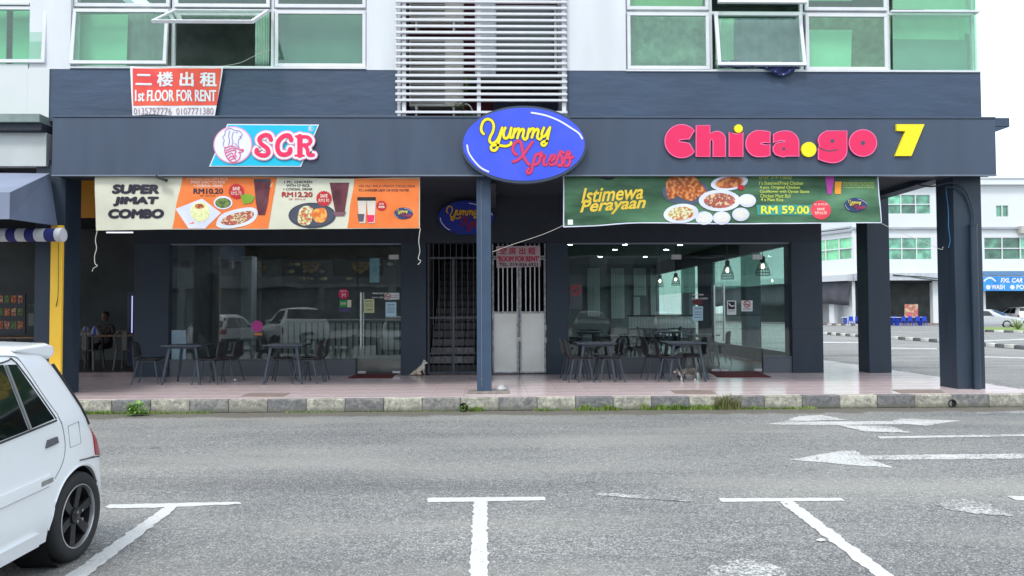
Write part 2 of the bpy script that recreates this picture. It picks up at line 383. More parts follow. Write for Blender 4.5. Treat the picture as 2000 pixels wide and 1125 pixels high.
# worn road paint: real asphalt shows through chips
def roadpaint(name, wear):
    m = M_asph.copy(); m.name = name; nt = m.node_tree; n = nt.nodes.new; L = nt.links.new; b = nt.nodes['Principled BSDF']
    src = b.inputs['Base Color'].links[0].from_socket; tc = [x for x in nt.nodes if x.type == 'TEX_COORD'][0]
    no = n('ShaderNodeTexNoise'); no.inputs['Scale'].default_value = 38; no.inputs['Detail'].default_value = 6; no.inputs['Roughness'].default_value = .75; L(tc.outputs['Object'], no.inputs[0])
    n2 = n('ShaderNodeTexNoise'); n2.inputs['Scale'].default_value = 2.5; n2.inputs['Detail'].default_value = 3; L(tc.outputs['Object'], n2.inputs[0])
    ma = n('ShaderNodeMath'); ma.operation = 'MULTIPLY_ADD'; L(n2.outputs[0], ma.inputs[0]); ma.inputs[1].default_value = .35; L(no.outputs[0], ma.inputs[2])
    rp = n('ShaderNodeMapRange'); L(ma.outputs[0], rp.inputs[0]); rp.inputs[1].default_value = wear-.06; rp.inputs[2].default_value = wear+.06
    mx = n('ShaderNodeMixRGB'); L(rp.outputs[0], mx.inputs[0]); L(src, mx.inputs[1]); mx.inputs[2].default_value = (.60,.60,.595,1); L(mx.outputs[0], b.inputs['Base Color'])
    return m
M_paint1 = roadpaint('road_paint_fresh', .535); M_paint2 = roadpaint('road_paint_worn', .63); M_paint3 = roadpaint('road_paint_faint', .725)
def rough_edge(poly, step=.03, amp=.006):
    out = []
    n = len(poly)
    for i in range(n):
        a, b = Vector((*poly[i],0)), Vector((*poly[(i+1)%n],0)); L_ = (b-a).length; k = max(1, min(160,int(L_/step)))
        for j in range(k):
            q = a.lerp(b, j/k)
            if j: q += Vector((noise.noise(q*17), noise.noise(q*17+Vector((9,9,9))), 0))*amp*2
            out.append((q.x, q.y))
    return out
def marking(name, polys, m, z=.004, amp=.010):
    mb = MB()
    for i, pl in enumerate(polys): mb.sheet(rough_edge([G(*q) for q in pl], amp=amp), z+i*.001)
    return part(name, mb, m, kind='structure')
marking('parking_line', [[(205,991),(215,986),(466,981),(472,985),(345,991),(215,994)], [(322,991),(352,988),(168,1128),(126,1128)]], M_paint1)
marking('parking_line', [[(833,976),(838,973),(1063,971),(1066,978),(836,982)], [(925,980),(952,980),(953,1130),(917,1130)]], M_paint1)
marking('parking_line', [[(1403,974),(1643,973),(1650,979),(1410,981)], [(1522,981),(1548,979),(1748,1128),(1712,1128)]], M_paint1)
marking('parking_line', [[(1968,970),(2040,969),(2040,978),(1985,978)]], M_paint1)
marking('road_arrow', [[(1541,899),(1600,888),(1645,881),(1672,881),(1685,890),(2040,886),(2040,896),(1700,899),(1748,914),(1660,909),(1600,903)]], M_paint2, amp=.012)
marking('road_arrow', [[(1494,829),(1530,824),(1740,823),(1760,818),(1875,822),(1812,832),(1775,829),(1600,831)], [(1530,824),(1560,813),(1606,811),(1655,821)], [(1636,831),(1700,832),(1740,833),(1778,846),(1690,844)]], M_paint2, amp=.02)
marking('lane_line', [[(1715,853),(2040,848),(2040,852),(1718,857)]], M_paint2)
marking('lane_line', [[(1905,805),(1990,803),(2040,800),(2040,806),(1990,808),(1910,809)]], M_paint3)
marking('lane_line', [[(1160,963),(1210,965),(1355,978),(1350,981),(1230,973),(1162,967)]], M_paint3)
marking('faded_marking', [[(1825,985),(1870,974),(1920,982),(1978,1008),(1930,1006),(1860,998)]], M_paint3, amp=.03)
marking('faded_marking', [[(1370,1128),(1385,1108),(1450,1092),(1500,1098),(1540,1128)]], M_paint3, amp=.03)
# far road: painted lines beyond the island
for a in ([(1607,668),(1690,668),(1690,670),(1607,670)], [(1740,679),(1830,680),(1830,682),(1740,681)], [(1920,665),(2040,660),(2040,662),(1920,667)], [(1920,696),(2040,699),(2040,702),(1920,698)]):
    marking('lane_line', [a], M_paint2, amp=.0)
# kerb with painted blocks
def kerbmat(name, base, paint, wear):
    m = bpy.data.materials.new(name); m.use_nodes = True; nt = m.node_tree; n = nt.nodes.new; L = nt.links.new; b = nt.nodes['Principled BSDF']; b.inputs['Roughness'].default_value = .85
    tc = n('ShaderNodeTexCoord'); oi = n('ShaderNodeObjectInfo'); va = n('ShaderNodeVectorMath'); va.operation = 'ADD'; L(tc.outputs['Object'], va.inputs[0])
    sc = n('ShaderNodeVectorMath'); sc.operation = 'SCALE'; sc.inputs['Scale'].default_value = 1; L(oi.outputs['Location'], sc.inputs[0]); L(sc.outputs[0], va.inputs[1])
    no = n('ShaderNodeTexNoise'); no.inputs['Scale'].default_value = 7; no.inputs['Detail'].default_value = 8; no.inputs['Roughness'].default_value = .7; L(va.outputs[0], no.inputs[0])
    ad = n('ShaderNodeMath'); ad.operation = 'MULTIPLY_ADD'; L(oi.outputs['Random'], ad.inputs[0]); ad.inputs[1].default_value = .16; L(no.outputs[0], ad.inputs[2])
    mr = n('ShaderNodeMapRange'); L(ad.outputs[0], mr.inputs[0]); mr.inputs[1].default_value = wear-.06; mr.inputs[2].default_value = wear+.08
    mx = n('ShaderNodeMixRGB'); L(mr.outputs[0], mx.inputs[0]); mx.inputs[1].default_value = col4(base); mx.inputs[2].default_value = col4(paint)
    n2 = n('ShaderNodeTexNoise'); n2.inputs['Scale'].default_value = 22; n2.inputs['Detail'].default_value = 6; L(va.outputs[0], n2.inputs[0])
    r2 = n('ShaderNodeMapRange'); L(n2.outputs[0], r2.inputs[0]); r2.inputs[1].default_value = .3; r2.inputs[2].default_value = .6; r2.inputs[3].default_value = .62; r2.inputs[4].default_value = 1.08
    m2 = n('ShaderNodeMixRGB'); m2.blend_type = 'MULTIPLY'; m2.inputs[0].default_value = 1; L(mx.outputs[0], m2.inputs[1]); L(r2.outputs[0], m2.inputs[2])
    # mossy foot
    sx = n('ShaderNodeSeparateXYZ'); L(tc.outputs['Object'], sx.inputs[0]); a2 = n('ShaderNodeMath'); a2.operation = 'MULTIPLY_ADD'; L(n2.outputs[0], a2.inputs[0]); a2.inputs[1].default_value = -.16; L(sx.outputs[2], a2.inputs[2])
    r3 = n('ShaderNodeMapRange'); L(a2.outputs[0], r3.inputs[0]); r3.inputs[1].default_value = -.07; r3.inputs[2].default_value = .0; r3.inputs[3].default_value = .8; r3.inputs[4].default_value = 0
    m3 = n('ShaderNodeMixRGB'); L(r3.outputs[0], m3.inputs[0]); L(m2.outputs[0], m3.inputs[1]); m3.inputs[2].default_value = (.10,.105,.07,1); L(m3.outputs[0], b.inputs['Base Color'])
    bp = n('ShaderNodeBump'); bp.inputs['Distance'].default_value = .006; L(n2.outputs[0], bp.inputs['Height']); L(bp.outputs[0], b.inputs['Normal'])
    return m
M_kw = kerbmat('kerb_paint_white', (.30,.29,.25), (.50,.49,.40), .60); M_kb = kerbmat('kerb_paint_black', (.28,.27,.25), (.17,.17,.175), .55)
kerb = part('kerb', MB().box(-22, RXE-.002, KY+.02, KY+.15, 0, FZ-.03), M_grout, kind='structure')
kw = kb = None
x = -12.6
i = 0
first = {}
while x < RXE-.05:
    w = .575; xe = min(x+w, RXE)
    if i % 2 not in first or xe-x < w-.01:
        o = part('kerbstone', MB().box(.003, xe-x-.003, 0, .14, 0, FZ-.004), M_kw if i % 2 else M_kb, kerb, bevel=.012)
        first.setdefault(i % 2, o)
    else: o = again(first[i%2], kerb, (0,0,0))
    o.location = (x, KY+random.uniform(-.004,.004), random.uniform(-.003,.002)); o.rotation_euler.z = random.uniform(-.006,.006)
    x += w; i += 1
# side kerb along the side street
o1 = first[1]; o0 = first[0]
for k in range(44):
    c = again((o0 if k % 2 else o1), kerb, (RXE+.14-.002, KY+.30+k*.575, 0)); c.rotation_euler.z = R(90)
    if k == 0: c.location.y = KY+.16
# pavement slab + tiles
pav = part('pavement', MB().box(-22, RXE, KY+.141, 36, 0, FZ-.012), M_grout, kind='structure')
TS = .5; tile0 = None; cnt = 0; rest = MB()
def tile_at(x, y, w=TS, d=TS):
    global tile0, cnt
    if y > KY+4.1 or cnt > 298 or abs(w-TS) > 1e-4 or abs(d-TS) > 1e-4 or x < -8.4:
        rest.box(x+.0015, x+w-.0015, y+.0015, y+d-.0015, FZ-.012, FZ+random.uniform(-.0006,.0003)); return
    cnt += 1
    if tile0 is None: tile0 = part('floor_tile', MB().box(.0015, TS-.0015, .0015, TS-.0015, -.012, 0), M_tile, pav); o = tile0
    else: o = again(tile0, pav, (0,0,0))
    o.location = (x, y, FZ+random.uniform(-.0004,.0002)); o.rotation_euler = (random.uniform(-.0002,.0002), random.uniform(-.0002,.0002), 0)
y = KY+.145
while y < SY-.02:
    d = min(TS, SY-.02+.25-y) if y+TS > SY+.2 else TS
    x = RXE
    while x > -12: x -= TS; tile_at(x, y, TS, d)
    y += TS
while y < 34:
    for k in range(4): tile_at(RXE-TS*(k+1), y)
    y += TS
part('tile_field', rest, M_tile, pav, kind='stuff')
# ================================================================== CORNER SHOPHOUSE
house = thing('shophouse', 'corner shophouse with slate blue ground floor, dark fascia and white upper floor with green windows', 'building', (0, 13, 0))
UP_Z1 = 8.4
def slab(name, m, *b, bevel=.006, label=None): return part(name, MB().box(*b), m, house, bevel=bevel, label=label)
# columns
cb = lambda u0, u1, v, Y: (UX(u0,Y), UX(u1,Y))
slab('column', M_blue, 7.50, 7.96, CY, CY+.48, FZ, 3.86, label='square corner column beside the side street')
slab('column', M_blue, 7.65, 8.11, 15.0, 15.46, FZ, 3.86)
slab('column', M_blue, 7.65, 8.11, 22.4, 22.86, FZ, 3.86); slab('column', M_blue, 7.65, 8.11, 29.8, 30.26, FZ, 3.86)
LCX = UX(156, CY+.46)
slab('column', M_blue, LCX-.46, LCX, CY, CY+.46, FZ, 3.86, label='square column behind the yellow pillar')
# shopfront wall (piers, header)
top_hdr = UZ(1000, 474, SY); CE = 3.84
hx = lambda u: UX(u, SY)
XL, XR = -8.05, 6.78
open_n = (hx(158), hx(262)); open_a = (hx(329), hx(783)); open_s = (hx(832), hx(936)); open_d = (hx(960), hx(1068)); open_b = (hx(1110), hx(1547))
for a, b in ((open_n[1],open_a[0]),(open_a[1],open_s[0]),(open_s[1],open_d[0]),(open_d[1],open_b[0]),(open_b[1],hx(1607))):
    part('pier_wall', MB().box(a, b, SY, SY+.4, FZ-.1, top_hdr), M_blue, house, bevel=.004)
part('header_wall', MB().box(open_n[1], hx(1607), SY+.003, SY+.4, top_hdr, CE), mat('header_paint', srgb(38,46,58), .65, var=.1), house)
slab('trim', mat('pier_groove', srgb(35,42,52), .6), open_b[1], hx(1607), SY-.006, SY-.001, 1.10, 1.115, bevel=0)
# fascia box and underside lip, coloured pale to stand for its lit edge
fx0, fx1 = UX(97, FY), U(1945, 280, FY)[0]; fz0, fz1 = 3.655, 4.56
slab('fascia', M_fascia, fx0, fx1, FY, CY-.003, fz0, fz1, bevel=.008, label='long grey panelled fascia carrying the shop signs')
slab('fascia_lit_lip', M_trim, fx0, fx1, FY-.012, FY+.05, fz0-.02, fz0-.001, bevel=.003)
slab('fascia_cap', M_fascia, fx0, fx1, FY-.012, CY-.004, fz1+.001, fz1+.03, bevel=.003)
fx1_, fx1 = fx1, U(1972,240,12.2)[0]-.24
slab('gutter_end', M_blueband, fx1-.35, fx1+.24, 12.2, 12.45, UZ(1960,247,12.2), UZ(1960,230,12.2))
GB, GT_ = UZ(1960,256,12.2), UZ(1960,247.6,12.2)
part('gutter_end', MB().add([(fx1-.25,12.2,GB),(fx1+.02,12.2,GB),(fx1+.24,12.2,GT_),(fx1-.25,12.2,GT_),(fx1-.25,12.45,GB),(fx1+.02,12.45,GB),(fx1+.24,12.45,GT_),(fx1-.25,12.45,GT_)],
     [(0,1,2,3),(7,6,5,4),(0,4,5,1),(1,5,6,2),(2,6,7,3),(3,7,4,0)]), M_blueband, house)
fx1 = fx1_
# arcade ceiling, beams, side beam
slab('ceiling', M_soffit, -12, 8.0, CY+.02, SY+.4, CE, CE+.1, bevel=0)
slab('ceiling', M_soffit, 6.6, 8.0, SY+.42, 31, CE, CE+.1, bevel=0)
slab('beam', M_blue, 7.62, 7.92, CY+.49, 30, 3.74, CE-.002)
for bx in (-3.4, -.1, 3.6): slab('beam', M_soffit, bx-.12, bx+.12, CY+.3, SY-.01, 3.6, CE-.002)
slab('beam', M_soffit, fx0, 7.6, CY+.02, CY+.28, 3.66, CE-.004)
# thin steel column in the middle
tc_ = thing('steel_column', 'slender grey blue steel column standing on a concrete pad in front of the stair gate', 'column', (-.18, 11.9, FZ))
part('shaft', MB().box(-.295, -.065, 11.80, 11.98, FZ+.03, 3.65), mat('steel_col_paint', srgb(55,74,98), .5, var=.10, vscale=4), tc_, bevel=.006)
part('flange', MB().box(-.31, -.05, 11.792, 11.797, FZ+.03, 3.65).box(-.222,-.216,11.786,11.7915,FZ+.03,3.6) if False else MB().tube([(-.22,11.793,FZ+.1),(-.22,11.793,3.6)], .004, 6), M_trim, tc_)
part('pad', MB().box(-.44, .22, 11.64, 12.02, FZ+.001, FZ+.03), mat('bare_concrete', (.22,.20,.18), .9, var=.2, vscale=8, bump=.002), tc_, bevel=.006)
part('bolt', MB().tube([(-.22,11.785,.42),(-.22,11.80,.42)], .012, 8), M_steel, tc_)
# upper storey ------------------------------------------------------
def ux(u, v=60): return U(u, v, CY)[0]
def uz(v, u=1000): return U(u, v, CY)[1]
ux0, ux1 = U(97, 180, CY)[0], 8.0
bz0 = 4.56; bz1 = UZ(500, 136, CY)
lv = (ux(775), ux(1107))               # louvre bay
wl = (ux(138), ux(716)); wr = (ux(1222), 8.0)
wz0 = UZ(430, 131, CY); wz1 = 7.75
mb = MB(); wallgrid(mb, ux0, ux1, bz0, bz1, [(lv[0], lv[1], 0, 9)], CY, CY+.25); part('band_wall', mb, M_blueband, house, label='slate blue painted wall band above the fascia')
mb = MB(); wallgrid(mb, ux0-.33, ux1, bz1, UP_Z1, [(lv[0], lv[1], 0, 8.0), (wl[0], wl[1], 0, wz1), (wr[0], wr[1], 0, wz1)], CY-.004, CY+.25); part('upper_wall', mb, M_white, house, bevel=.0)
slab('roof', M_white, ux0-.3, ux1, CY+.251, 30, UP_Z1-.25, UP_Z1, bevel=0)
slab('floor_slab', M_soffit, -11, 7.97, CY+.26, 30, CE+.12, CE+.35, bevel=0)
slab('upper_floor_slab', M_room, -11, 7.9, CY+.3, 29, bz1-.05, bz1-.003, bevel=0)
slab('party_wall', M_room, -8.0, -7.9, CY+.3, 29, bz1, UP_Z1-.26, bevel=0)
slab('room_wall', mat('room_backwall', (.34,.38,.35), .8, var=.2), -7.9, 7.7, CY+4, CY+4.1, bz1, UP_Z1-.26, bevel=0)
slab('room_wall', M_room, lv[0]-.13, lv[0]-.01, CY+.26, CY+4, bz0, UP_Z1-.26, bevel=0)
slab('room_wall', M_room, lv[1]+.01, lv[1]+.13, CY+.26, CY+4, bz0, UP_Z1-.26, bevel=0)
slab('side_wall', M_white, 7.75, 8.0, CY+1.5, 30, 3.95, UP_Z1-.26, bevel=0)
slab('side_wall', M_blueband, 7.75, 7.998, CY+.26, CY+1.499, 3.96, bz1, bevel=0)
# window unit: frame + pane (thing = house, part window, sub-parts)
def window(x0, x1, z0, z1, Y=CY+.06, tilt=0, fr=.055, gm=M_green, depth=.05, label=None, parent=house):
    mb = MB()
    mb.box(x0, x1, Y, Y+depth, z0, z0+fr).box(x0, x1, Y, Y+depth, z1-fr, z1).box(x0, x0+fr, Y, Y+depth, z0+fr, z1-fr).box(x1-fr, x1, Y, Y+depth, z0+fr, z1-fr)
    g = MB().box(x0+fr-.004, x1-fr+.004, Y+.018, Y+.026, z0+fr-.004, z1-fr+.004)
    if tilt:
        M = Matrix.Translation((0, Y, z1)) @ Matrix.Rotation(-R(tilt), 4, 'X') @ Matrix.Translation((0, -Y, -z1))
        mb.xf(M); g.xf(M)
    f = part('window', mb, M_alu, parent, label=label, bevel=.004); part('pane', g, gm, f); return f
def frames(xs, zs, Y=CY+.115, w=.05):
    mb = MB(); z0, z1 = zs[0], zs[-1]
    for x in xs: mb.box(x-w/2, x+w/2, Y, Y+.06, z0, z1)
    for z in zs: mb.box(xs[0]-w/2+.001, xs[-1]+w/2-.001, Y-.003, Y+.056, z-w/2, z+w/2)
    part('window_frame', mb, M_alu, house, bevel=.003)
zA = wz0+.03; zB = UZ(430, 14, CY); zC = wz1-.03
# left group
lx = [ux(138)+.03, ux(332), ux(528), ux(716)-.03]
frames(lx, [zA, zB, zC])
window(ux(139,80), ux(327,80), zA, zB-.02, CY+.03, tilt=5, label='slightly open top hung green window left of the red rent banner')
window(ux(337,80), ux(524,80), zA+.0, zB-.02, CY+.03, tilt=58, label='wide open top hung window above the red rent banner', fr=.045)
window(ux(534,80), ux(713,80), zA, zB-.02, CY+.06)
for a, b in ((139,327),(337,524),(534,713)): window(ux(a), ux(b), zB+.03, zC)
# right group
rx = [ux(1222)+.03, ux(1392), ux(1572), ux(1742), 7.97]
zBr = UZ(1500, 20, CY); zAr = UZ(1500, 134, CY)
frames(rx, [zAr, zBr, zC])
window(ux(1226), ux(1387), zAr, zBr-.02, CY+.05, tilt=1)
window(ux(1397), ux(1568), zAr, zBr-.02, CY+.03, tilt=10, label='tilted open window with a star patterned cloth hanging out')
window(ux(1577), ux(1738), zAr, zBr-.02, CY+.06)
for a, b in ((1226,1387),(1577,1738)): window(ux(a), ux(b), zBr+.03, zC)
window(ux(1397), ux(1568), zBr+.03, zC, CY+.03, tilt=10)
# glazed corner
part('corner_pane', MB().box(ux(1746), 7.985, CY+.04, CY+.05, zAr, zBr-.03).box(ux(1746), 7.985, CY+.04, CY+.05, zBr+.03, zC), M_green, house)
part('corner_pane', MB().box(7.975, 7.985, CY+.06, CY+1.45, zAr, zC), M_green, house)
part('corner_mullion', MB().box(7.955, 8.0, CY+.02, CY+.06, zBr-.03, zBr+.02).box(ux(1742), 8.02, CY+.0, CY+.06, zBr-.012, zBr+.018), M_alu, house)
slab('sill', M_alu, wl[0], wl[1], CY-.02, CY+.12, wz0-.03, wz0, bevel=.003)
slab('sill', M_alu, wr[0], wr[1], CY-.02, CY+.12, zAr-.055, zAr-.027, bevel=.003)
# curtains, boards and papers behind the panes
def board(name, pts, m, Y, label, cat='curtain', wavy=0):
    P = [U(u, v, Y) for u, v in pts]
    if wavy:
        x0, x1 = min(p[0] for p in P), max(p[0] for p in P); z0, z1 = min(p[1] for p in P), max(p[1] for p in P)
        mb = MB(); N = 40; Mz = 6; k = len(mb.v)
        for j in range(Mz+1):
            for i in range(N+1):
                x = x0+(x1-x0)*i/N; z = z0+(z1-z0)*j/Mz
                mb.v.append((x, Y+wavy*(math.sin(i*.9+noise.noise(Vector((x*3,z*2,0)))*3)), z))
        for j in range(Mz):
            for i in range(N): a = j*(N+1)+i; mb.f.append((a, a+1, a+N+2, a+N+1))
        return one(name, mb, m, label, cat, smooth='all', solid=.004)
    return one(name, MB().prism(P, Y, Y+.006), m, label, cat)
YB = CY+.30
M_paper = mat('green_paper', (.40,.60,.48), .8, var=.10, vscale=3); M_board = mat('pale_board', (.36,.70,.50), .8, var=.06, vscale=2)
M_grey = mat('grey_curtain', (.20,.25,.24), .9, var=.15, vscale=4); M_olive = mat('olive_cloth', (.20,.27,.17), .9, var=.25, vscale=9, bump=.002)
board('board', [(137,28),(250,28),(247,130),(137,130)], M_board, YB, 'pale green board behind the left part of the leftmost big window', 'board')
board('curtain', [(253,28),(326,28),(326,130),(250,130)], M_grey, YB+.06, 'grey curtain beside the pale green board in the leftmost big window', wavy=.008)
board('curtain', [(536,20),(714,20),(714,131),(536,131)], mat('teal_grey', (.13,.21,.18), .9, c2=(.20,.32,.27), vscale=.8), YB, 'teal grey blind filling the window beside the white louvres')
board('curtain', [(500,20),(526,20),(526,131),(498,131)], M_paper, YB+.1, 'pale curtain edge at the right side of the wide open window', wavy=.01)
board('curtain', [(1226,20),(1388,20),(1388,136),(1226,136)], mat('sage_lace', (.20,.27,.24), .9, c2=(.34,.44,.38), vscale=7, bump=.004, bscale=9), YB, 'crumpled sage cloth covering the window right of the louvres', wavy=.02)
board('curtain', [(1440,36),(1568,36),(1568,136),(1436,136)], mat('mauve_grey', (.22,.22,.30), .9, var=.2, vscale=6), YB, 'mauve grey curtain behind the tilted right window', wavy=.01)
board('curtain', [(1398,36),(1438,36),(1434,136),(1398,136)], M_paper, YB+.03, 'thin green curtain at the left of the tilted right window', wavy=.01)
board('board', [(1575,58),(1664,58),(1662,135),(1575,135)], mat('mint_card', (.46,.85,.60), .8, var=.04), YB, 'square mint board in the window left of the glazed corner', 'board')
board('curtain', [(1575,28),(1740,28),(1740,136),(1575,136)], M_olive, YB+.09, 'olive green cloth behind the square mint board')
board('board', [(1744,24),(1893,24),(1893,80),(1744,80)], mat('mint_wall', (.36,.72,.50), .8, var=.05), YB+.2, 'mint sheet in the top of the glazed corner', 'board')
board('board', [(1744,76),(1884,78),(1884,66),(1899,66),(1903,136),(1744,136)], mat('teal_sheet', (.24,.42,.36), .8, var=.05), YB, 'teal grey sheet in the bottom of the glazed corner', 'board')
board('board', [(1226,-60),(1372,-60),(1372,12),(1226,12)], mat('leaf_green_paper', (.25,.50,.24), .8, var=.1), YB, 'leaf green paper in the upper window right of the louvres', 'board')
board('board', [(1744,-60),(1905,-60),(1905,18),(1744,18)], mat('mint_wall2', (.36,.62,.45), .8), YB, 'mint sheet in the upper glazed corner', 'board')
board('board', [(1576,-60),(1664,-60),(1664,1),(1576,1)], MATS['mint_card'], YB, 'mint board in the upper window left of the glazed corner', 'board')
# star patterned cloth out of the window
M_star = mat('navy_star_cloth', srgb(34,44,92), .9, c2=srgb(190,200,225), ramp=(.66,.70), vscale=22, detail=2)
mb = MB(); P = [(1398,118),(1430,118),(1480,122),(1530,120),(1566,119)]; bot = [(1404,132),(1440,134),(1488,134),(1522,150),(1550,140)]; top = smooth_line([(*p,0) for p in P],6); bo = smooth_line([(*p,0) for p in bot],6)
N = len(top)
for j in range(5):
    for i in range(N):
        q = top[i].lerp(bo[i], j/4); X, Z = U(q.x, q.y, CY-.05); mb.v.append((X, CY-.05-.03*math.sin(i*1.1+j)-.02*j/4, Z))
for j in range(4):
    for i in range(N-1): a = j*N+i; mb.f.append((a+N, a+N+1, a+1, a))
one('cloth', mb, M_star, 'navy cloth with pale stars hanging out of the tilted window', 'cloth', smooth='all', solid=.008)
# louvre bay --------------------------------------------------------
RB = CY+1.1
slab('recess_wall', mat('maroon_wall', (.13,.012,.03), .7, var=.1), lv[0], lv[1], RB, RB+.1, bz0, 8.0, bevel=0)
slab('recess_side', M_white, lv[0]-.0, lv[0]+.06, CY+.02, RB, bz0, 8.0, bevel=0)
slab('recess_side', M_white, lv[1]-.06, lv[1], CY+.02, RB, bz0, 8.0, bevel=0)
slab('recess_pillar', M_white, ux(926), ux(968), CY+.5, RB-.002, UZ(940,140,CY), 8.0, bevel=.003)
slab('recess_panel', mat('navy_panel', (.03,.035,.085), .6, var=.15), ux(962), ux(1100), RB-.06, RB-.003, bz0, 5.7, bevel=0)
for z0, z1 in ((5.72,6.9),(6.98,7.9)):
    f = slab('recess_window', M_alu, ux(964), ux(1098), RB-.08, RB-.062, z0, z1, bevel=0)
    part('pane', MB().box(ux(964)+.05, ux(1098)-.05, RB-.09, RB-.082, z0+.05, z1-.05), mat('dim_glass', (.06,.09,.09), .12, spec=.8), f)
scr = thing('louvre_screen', 'white horizontal metal louvre screen over the air conditioner recess', 'louvre screen', (ux(940), CY-.1, 4.6))
sx0, sx1 = ux(775)-.01, ux(1106)
vs = [18-11.75*k for k in range(20,0,-1)]
sv = [-1,9,20.5,32.5,44,56,67.5,80,92.5,105,117,130,141.5,153.5,165.5,177.5,189.5,201]
zs = [UZ(940, 219, CY-.1)]+[UZ(940, 195-12.05*k+.5, CY-.1) for k in range(0,30)]
sl0 = None
for z in zs:
    if z > 8.0: break
    if sl0 is None: sl0 = part('slat', MB().box(sx0, sx1, CY-.105, CY-.06, z-.019, z+.019), M_alu, scr, bevel=.004); z00 = z
    else: o = again(sl0, scr, (0,0,z-z00))
for u in (790, 935, 1100): part('upright', MB().box(ux(u)-.03, ux(u)+.03, CY-.058, CY-.01, 4.6, 8.0), M_alu, scr)
def ac_unit(u0, u1, v0, v1, lab, Y=CY+.35):
    (x0, z1), (x1, z0) = U(u0, v0, Y), U(u1, v1, Y)
    t = thing('air_conditioner', lab, 'air conditioner', ((x0+x1)/2, Y+.15, z0)); M_ac = mat('ac_cream', (.55,.53,.48), .5, var=.06)
    part('casing', MB().box(x0, x1, Y, Y+.32, z0, z1), M_ac, t, bevel=.012)
    xm = x0+(x1-x0)*.66; part('grille_back', MB().box(x0+.03, xm, Y-.004, Y-.001, z0+.05, z1-.05), mat('ac_dark', (.10,.10,.105), .6), t)
    g = MB(); k = 0; z = z0+.06
    while z < z1-.06: g.box(x0+.03, xm, Y-.014, Y-.005, z, z+.008); z += .03
    part('grille', g, M_ac, t, kind='stuff')
    for xb_ in (x0+.12, x1-.16): part('bracket', MB().box(xb_-.02, xb_+.02, Y-.02, Y+.4, z0-.05, z0-.002).bar((xb_,Y,z0-.2),(xb_,Y,z0-.052),.03), M_alu, t)
    return t
ac_unit(799, 905, 74, 208, 'cream air conditioner unit behind the lower louvres'); ac_unit(799, 905, -60, 38, 'cream air conditioner unit behind the upper louvres')
def leafplant(name, lab, c, n, size, spread, m, seed=1):
    rnd = random.Random(seed); t = thing(name, lab, 'plant', c); mb = MB(); st = MB()
    for i in range(n):
        a = rnd.uniform(0,6.28); h = rnd.uniform(.1,1)*spread[2]; r_ = rnd.uniform(0,1)*spread[0]
        p = Vector((c[0]+math.cos(a)*r_, c[1]+math.sin(a)*r_*.6, c[2]+h)); d = Vector((math.cos(a), math.sin(a)*.6-.3, rnd.uniform(-.3,.8))).normalized()
        s_ = d.cross(Vector((0,0,1))).normalized()*size*.28; L_ = size*rnd.uniform(.7,1.2)
        mb.add([p, p+d*L_*.5+s_, p+d*L_+Vector((0,0,-.2*L_)), p+d*L_*.5-s_], [(0,1,2,3)])
    for k in range(3): st.tube([c, (c[0]+rnd.uniform(-1,1)*spread[0]*.5, c[1], c[2]+spread[2]*.9)], .004, 5)
    part('foliage', mb, m, t, kind='stuff'); part('stem', st, mat('stem_green', (.12,.14,.05), .7), t); return t
M_leaf = mat('leaf_green', (.10,.20,.04), .5, c2=(.22,.32,.08), vscale=30); M_leaf2 = mat('leaf_yellow', (.30,.36,.08), .5, c2=(.16,.26,.06), vscale=30)
xx = lambda u,v: (U(u,v,CY+.2)[0], CY+.2, U(u,v,CY+.2)[1])
leafplant('climbing_plant', 'yellow green plant climbing beside the lower air conditioner', xx(911,186), 34, .09, (.05,.05,.32), M_leaf2, 2)
leafplant('weed_plant', 'small dark weed sprouting under the lower air conditioner', xx(898,216), 26, .09, (.08,.05,.12), M_leaf, 3)
leafplant('weed_plant', 'yellowish weed sprouting on the fascia top beside the oval sign', xx(917,229), 26, .10, (.10,.05,.06), M_leaf2, 4)
one('pipe', MB().tube(smooth_line([xx(906,203),xx(914,204),xx(921,212),xx(926,228)],6), .012, 8), M_alu, 'white bent hose below the lower air conditioner', 'hose', smooth=True)
# ---- shopfronts ---------------------------------------------------
def dado(x0, x1, z1, mb_name='dado'):
    d = part(mb_name, MB().box(x0, x1, SY+.04, SY+.16, FZ-.1, z1-.02).box(x0, x1, SY+.02, SY+.17, z1-.018, z1), mat('dado_core', srgb(90,96,104), .5), house)
    x = x0; t0 = None
    while x < x1-.02:
        w = min(.302, x1-x)
        if t0 is None or w < .3: o = part('wall_tile', MB().box(.002, w-.002, SY+.022-13, SY+.038-13, FZ+.004, z1-.024), M_dado, d, bevel=.002); t0 = t0 or o
        else: o = again(t0, d, (0,0,0))
        o.location.x = x; x += .302
DZ = UZ(1000, 699, SY)
def gpane(x0, x1, z0, z1, Y=SY+.08, label=None):
    return part('glass_panel', MB().box(x0+.002, x1-.002, Y, Y+.01, z0, z1), M_glass, house, label=label)
GT = top_hdr-.03
slab('glass_head', M_trim, open_a[0], open_a[1], SY+.05, SY+.12, GT, top_hdr-.002, bevel=.002)
slab('glass_head', M_trim, open_b[0], open_b[1], SY+.05, SY+.12, GT, top_hdr-.002, bevel=.002)
dado(open_a[0], hx(694), DZ); dado(open_b[0], hx(1335), DZ+.0); dado(hx(1491), open_b[1], DZ)
for a, b in ((329,412),(412,539),(539,660),(660,696)): gpane(hx(a), hx(b), DZ, GT)
for a, b in ((1110,1192),(1192,1318),(1318,1335)): gpane(hx(a), hx(b), DZ, GT)
gpane(hx(1491), hx(1547), DZ, GT)
gpane(hx(696), hx(782), UZ(740,501,SY)+.02, GT, label='glass transom above the single glass door'); gpane(hx(1335), hx(1491), UZ(1400,501,SY)+.02, GT, label='glass transom above the double glass doors')
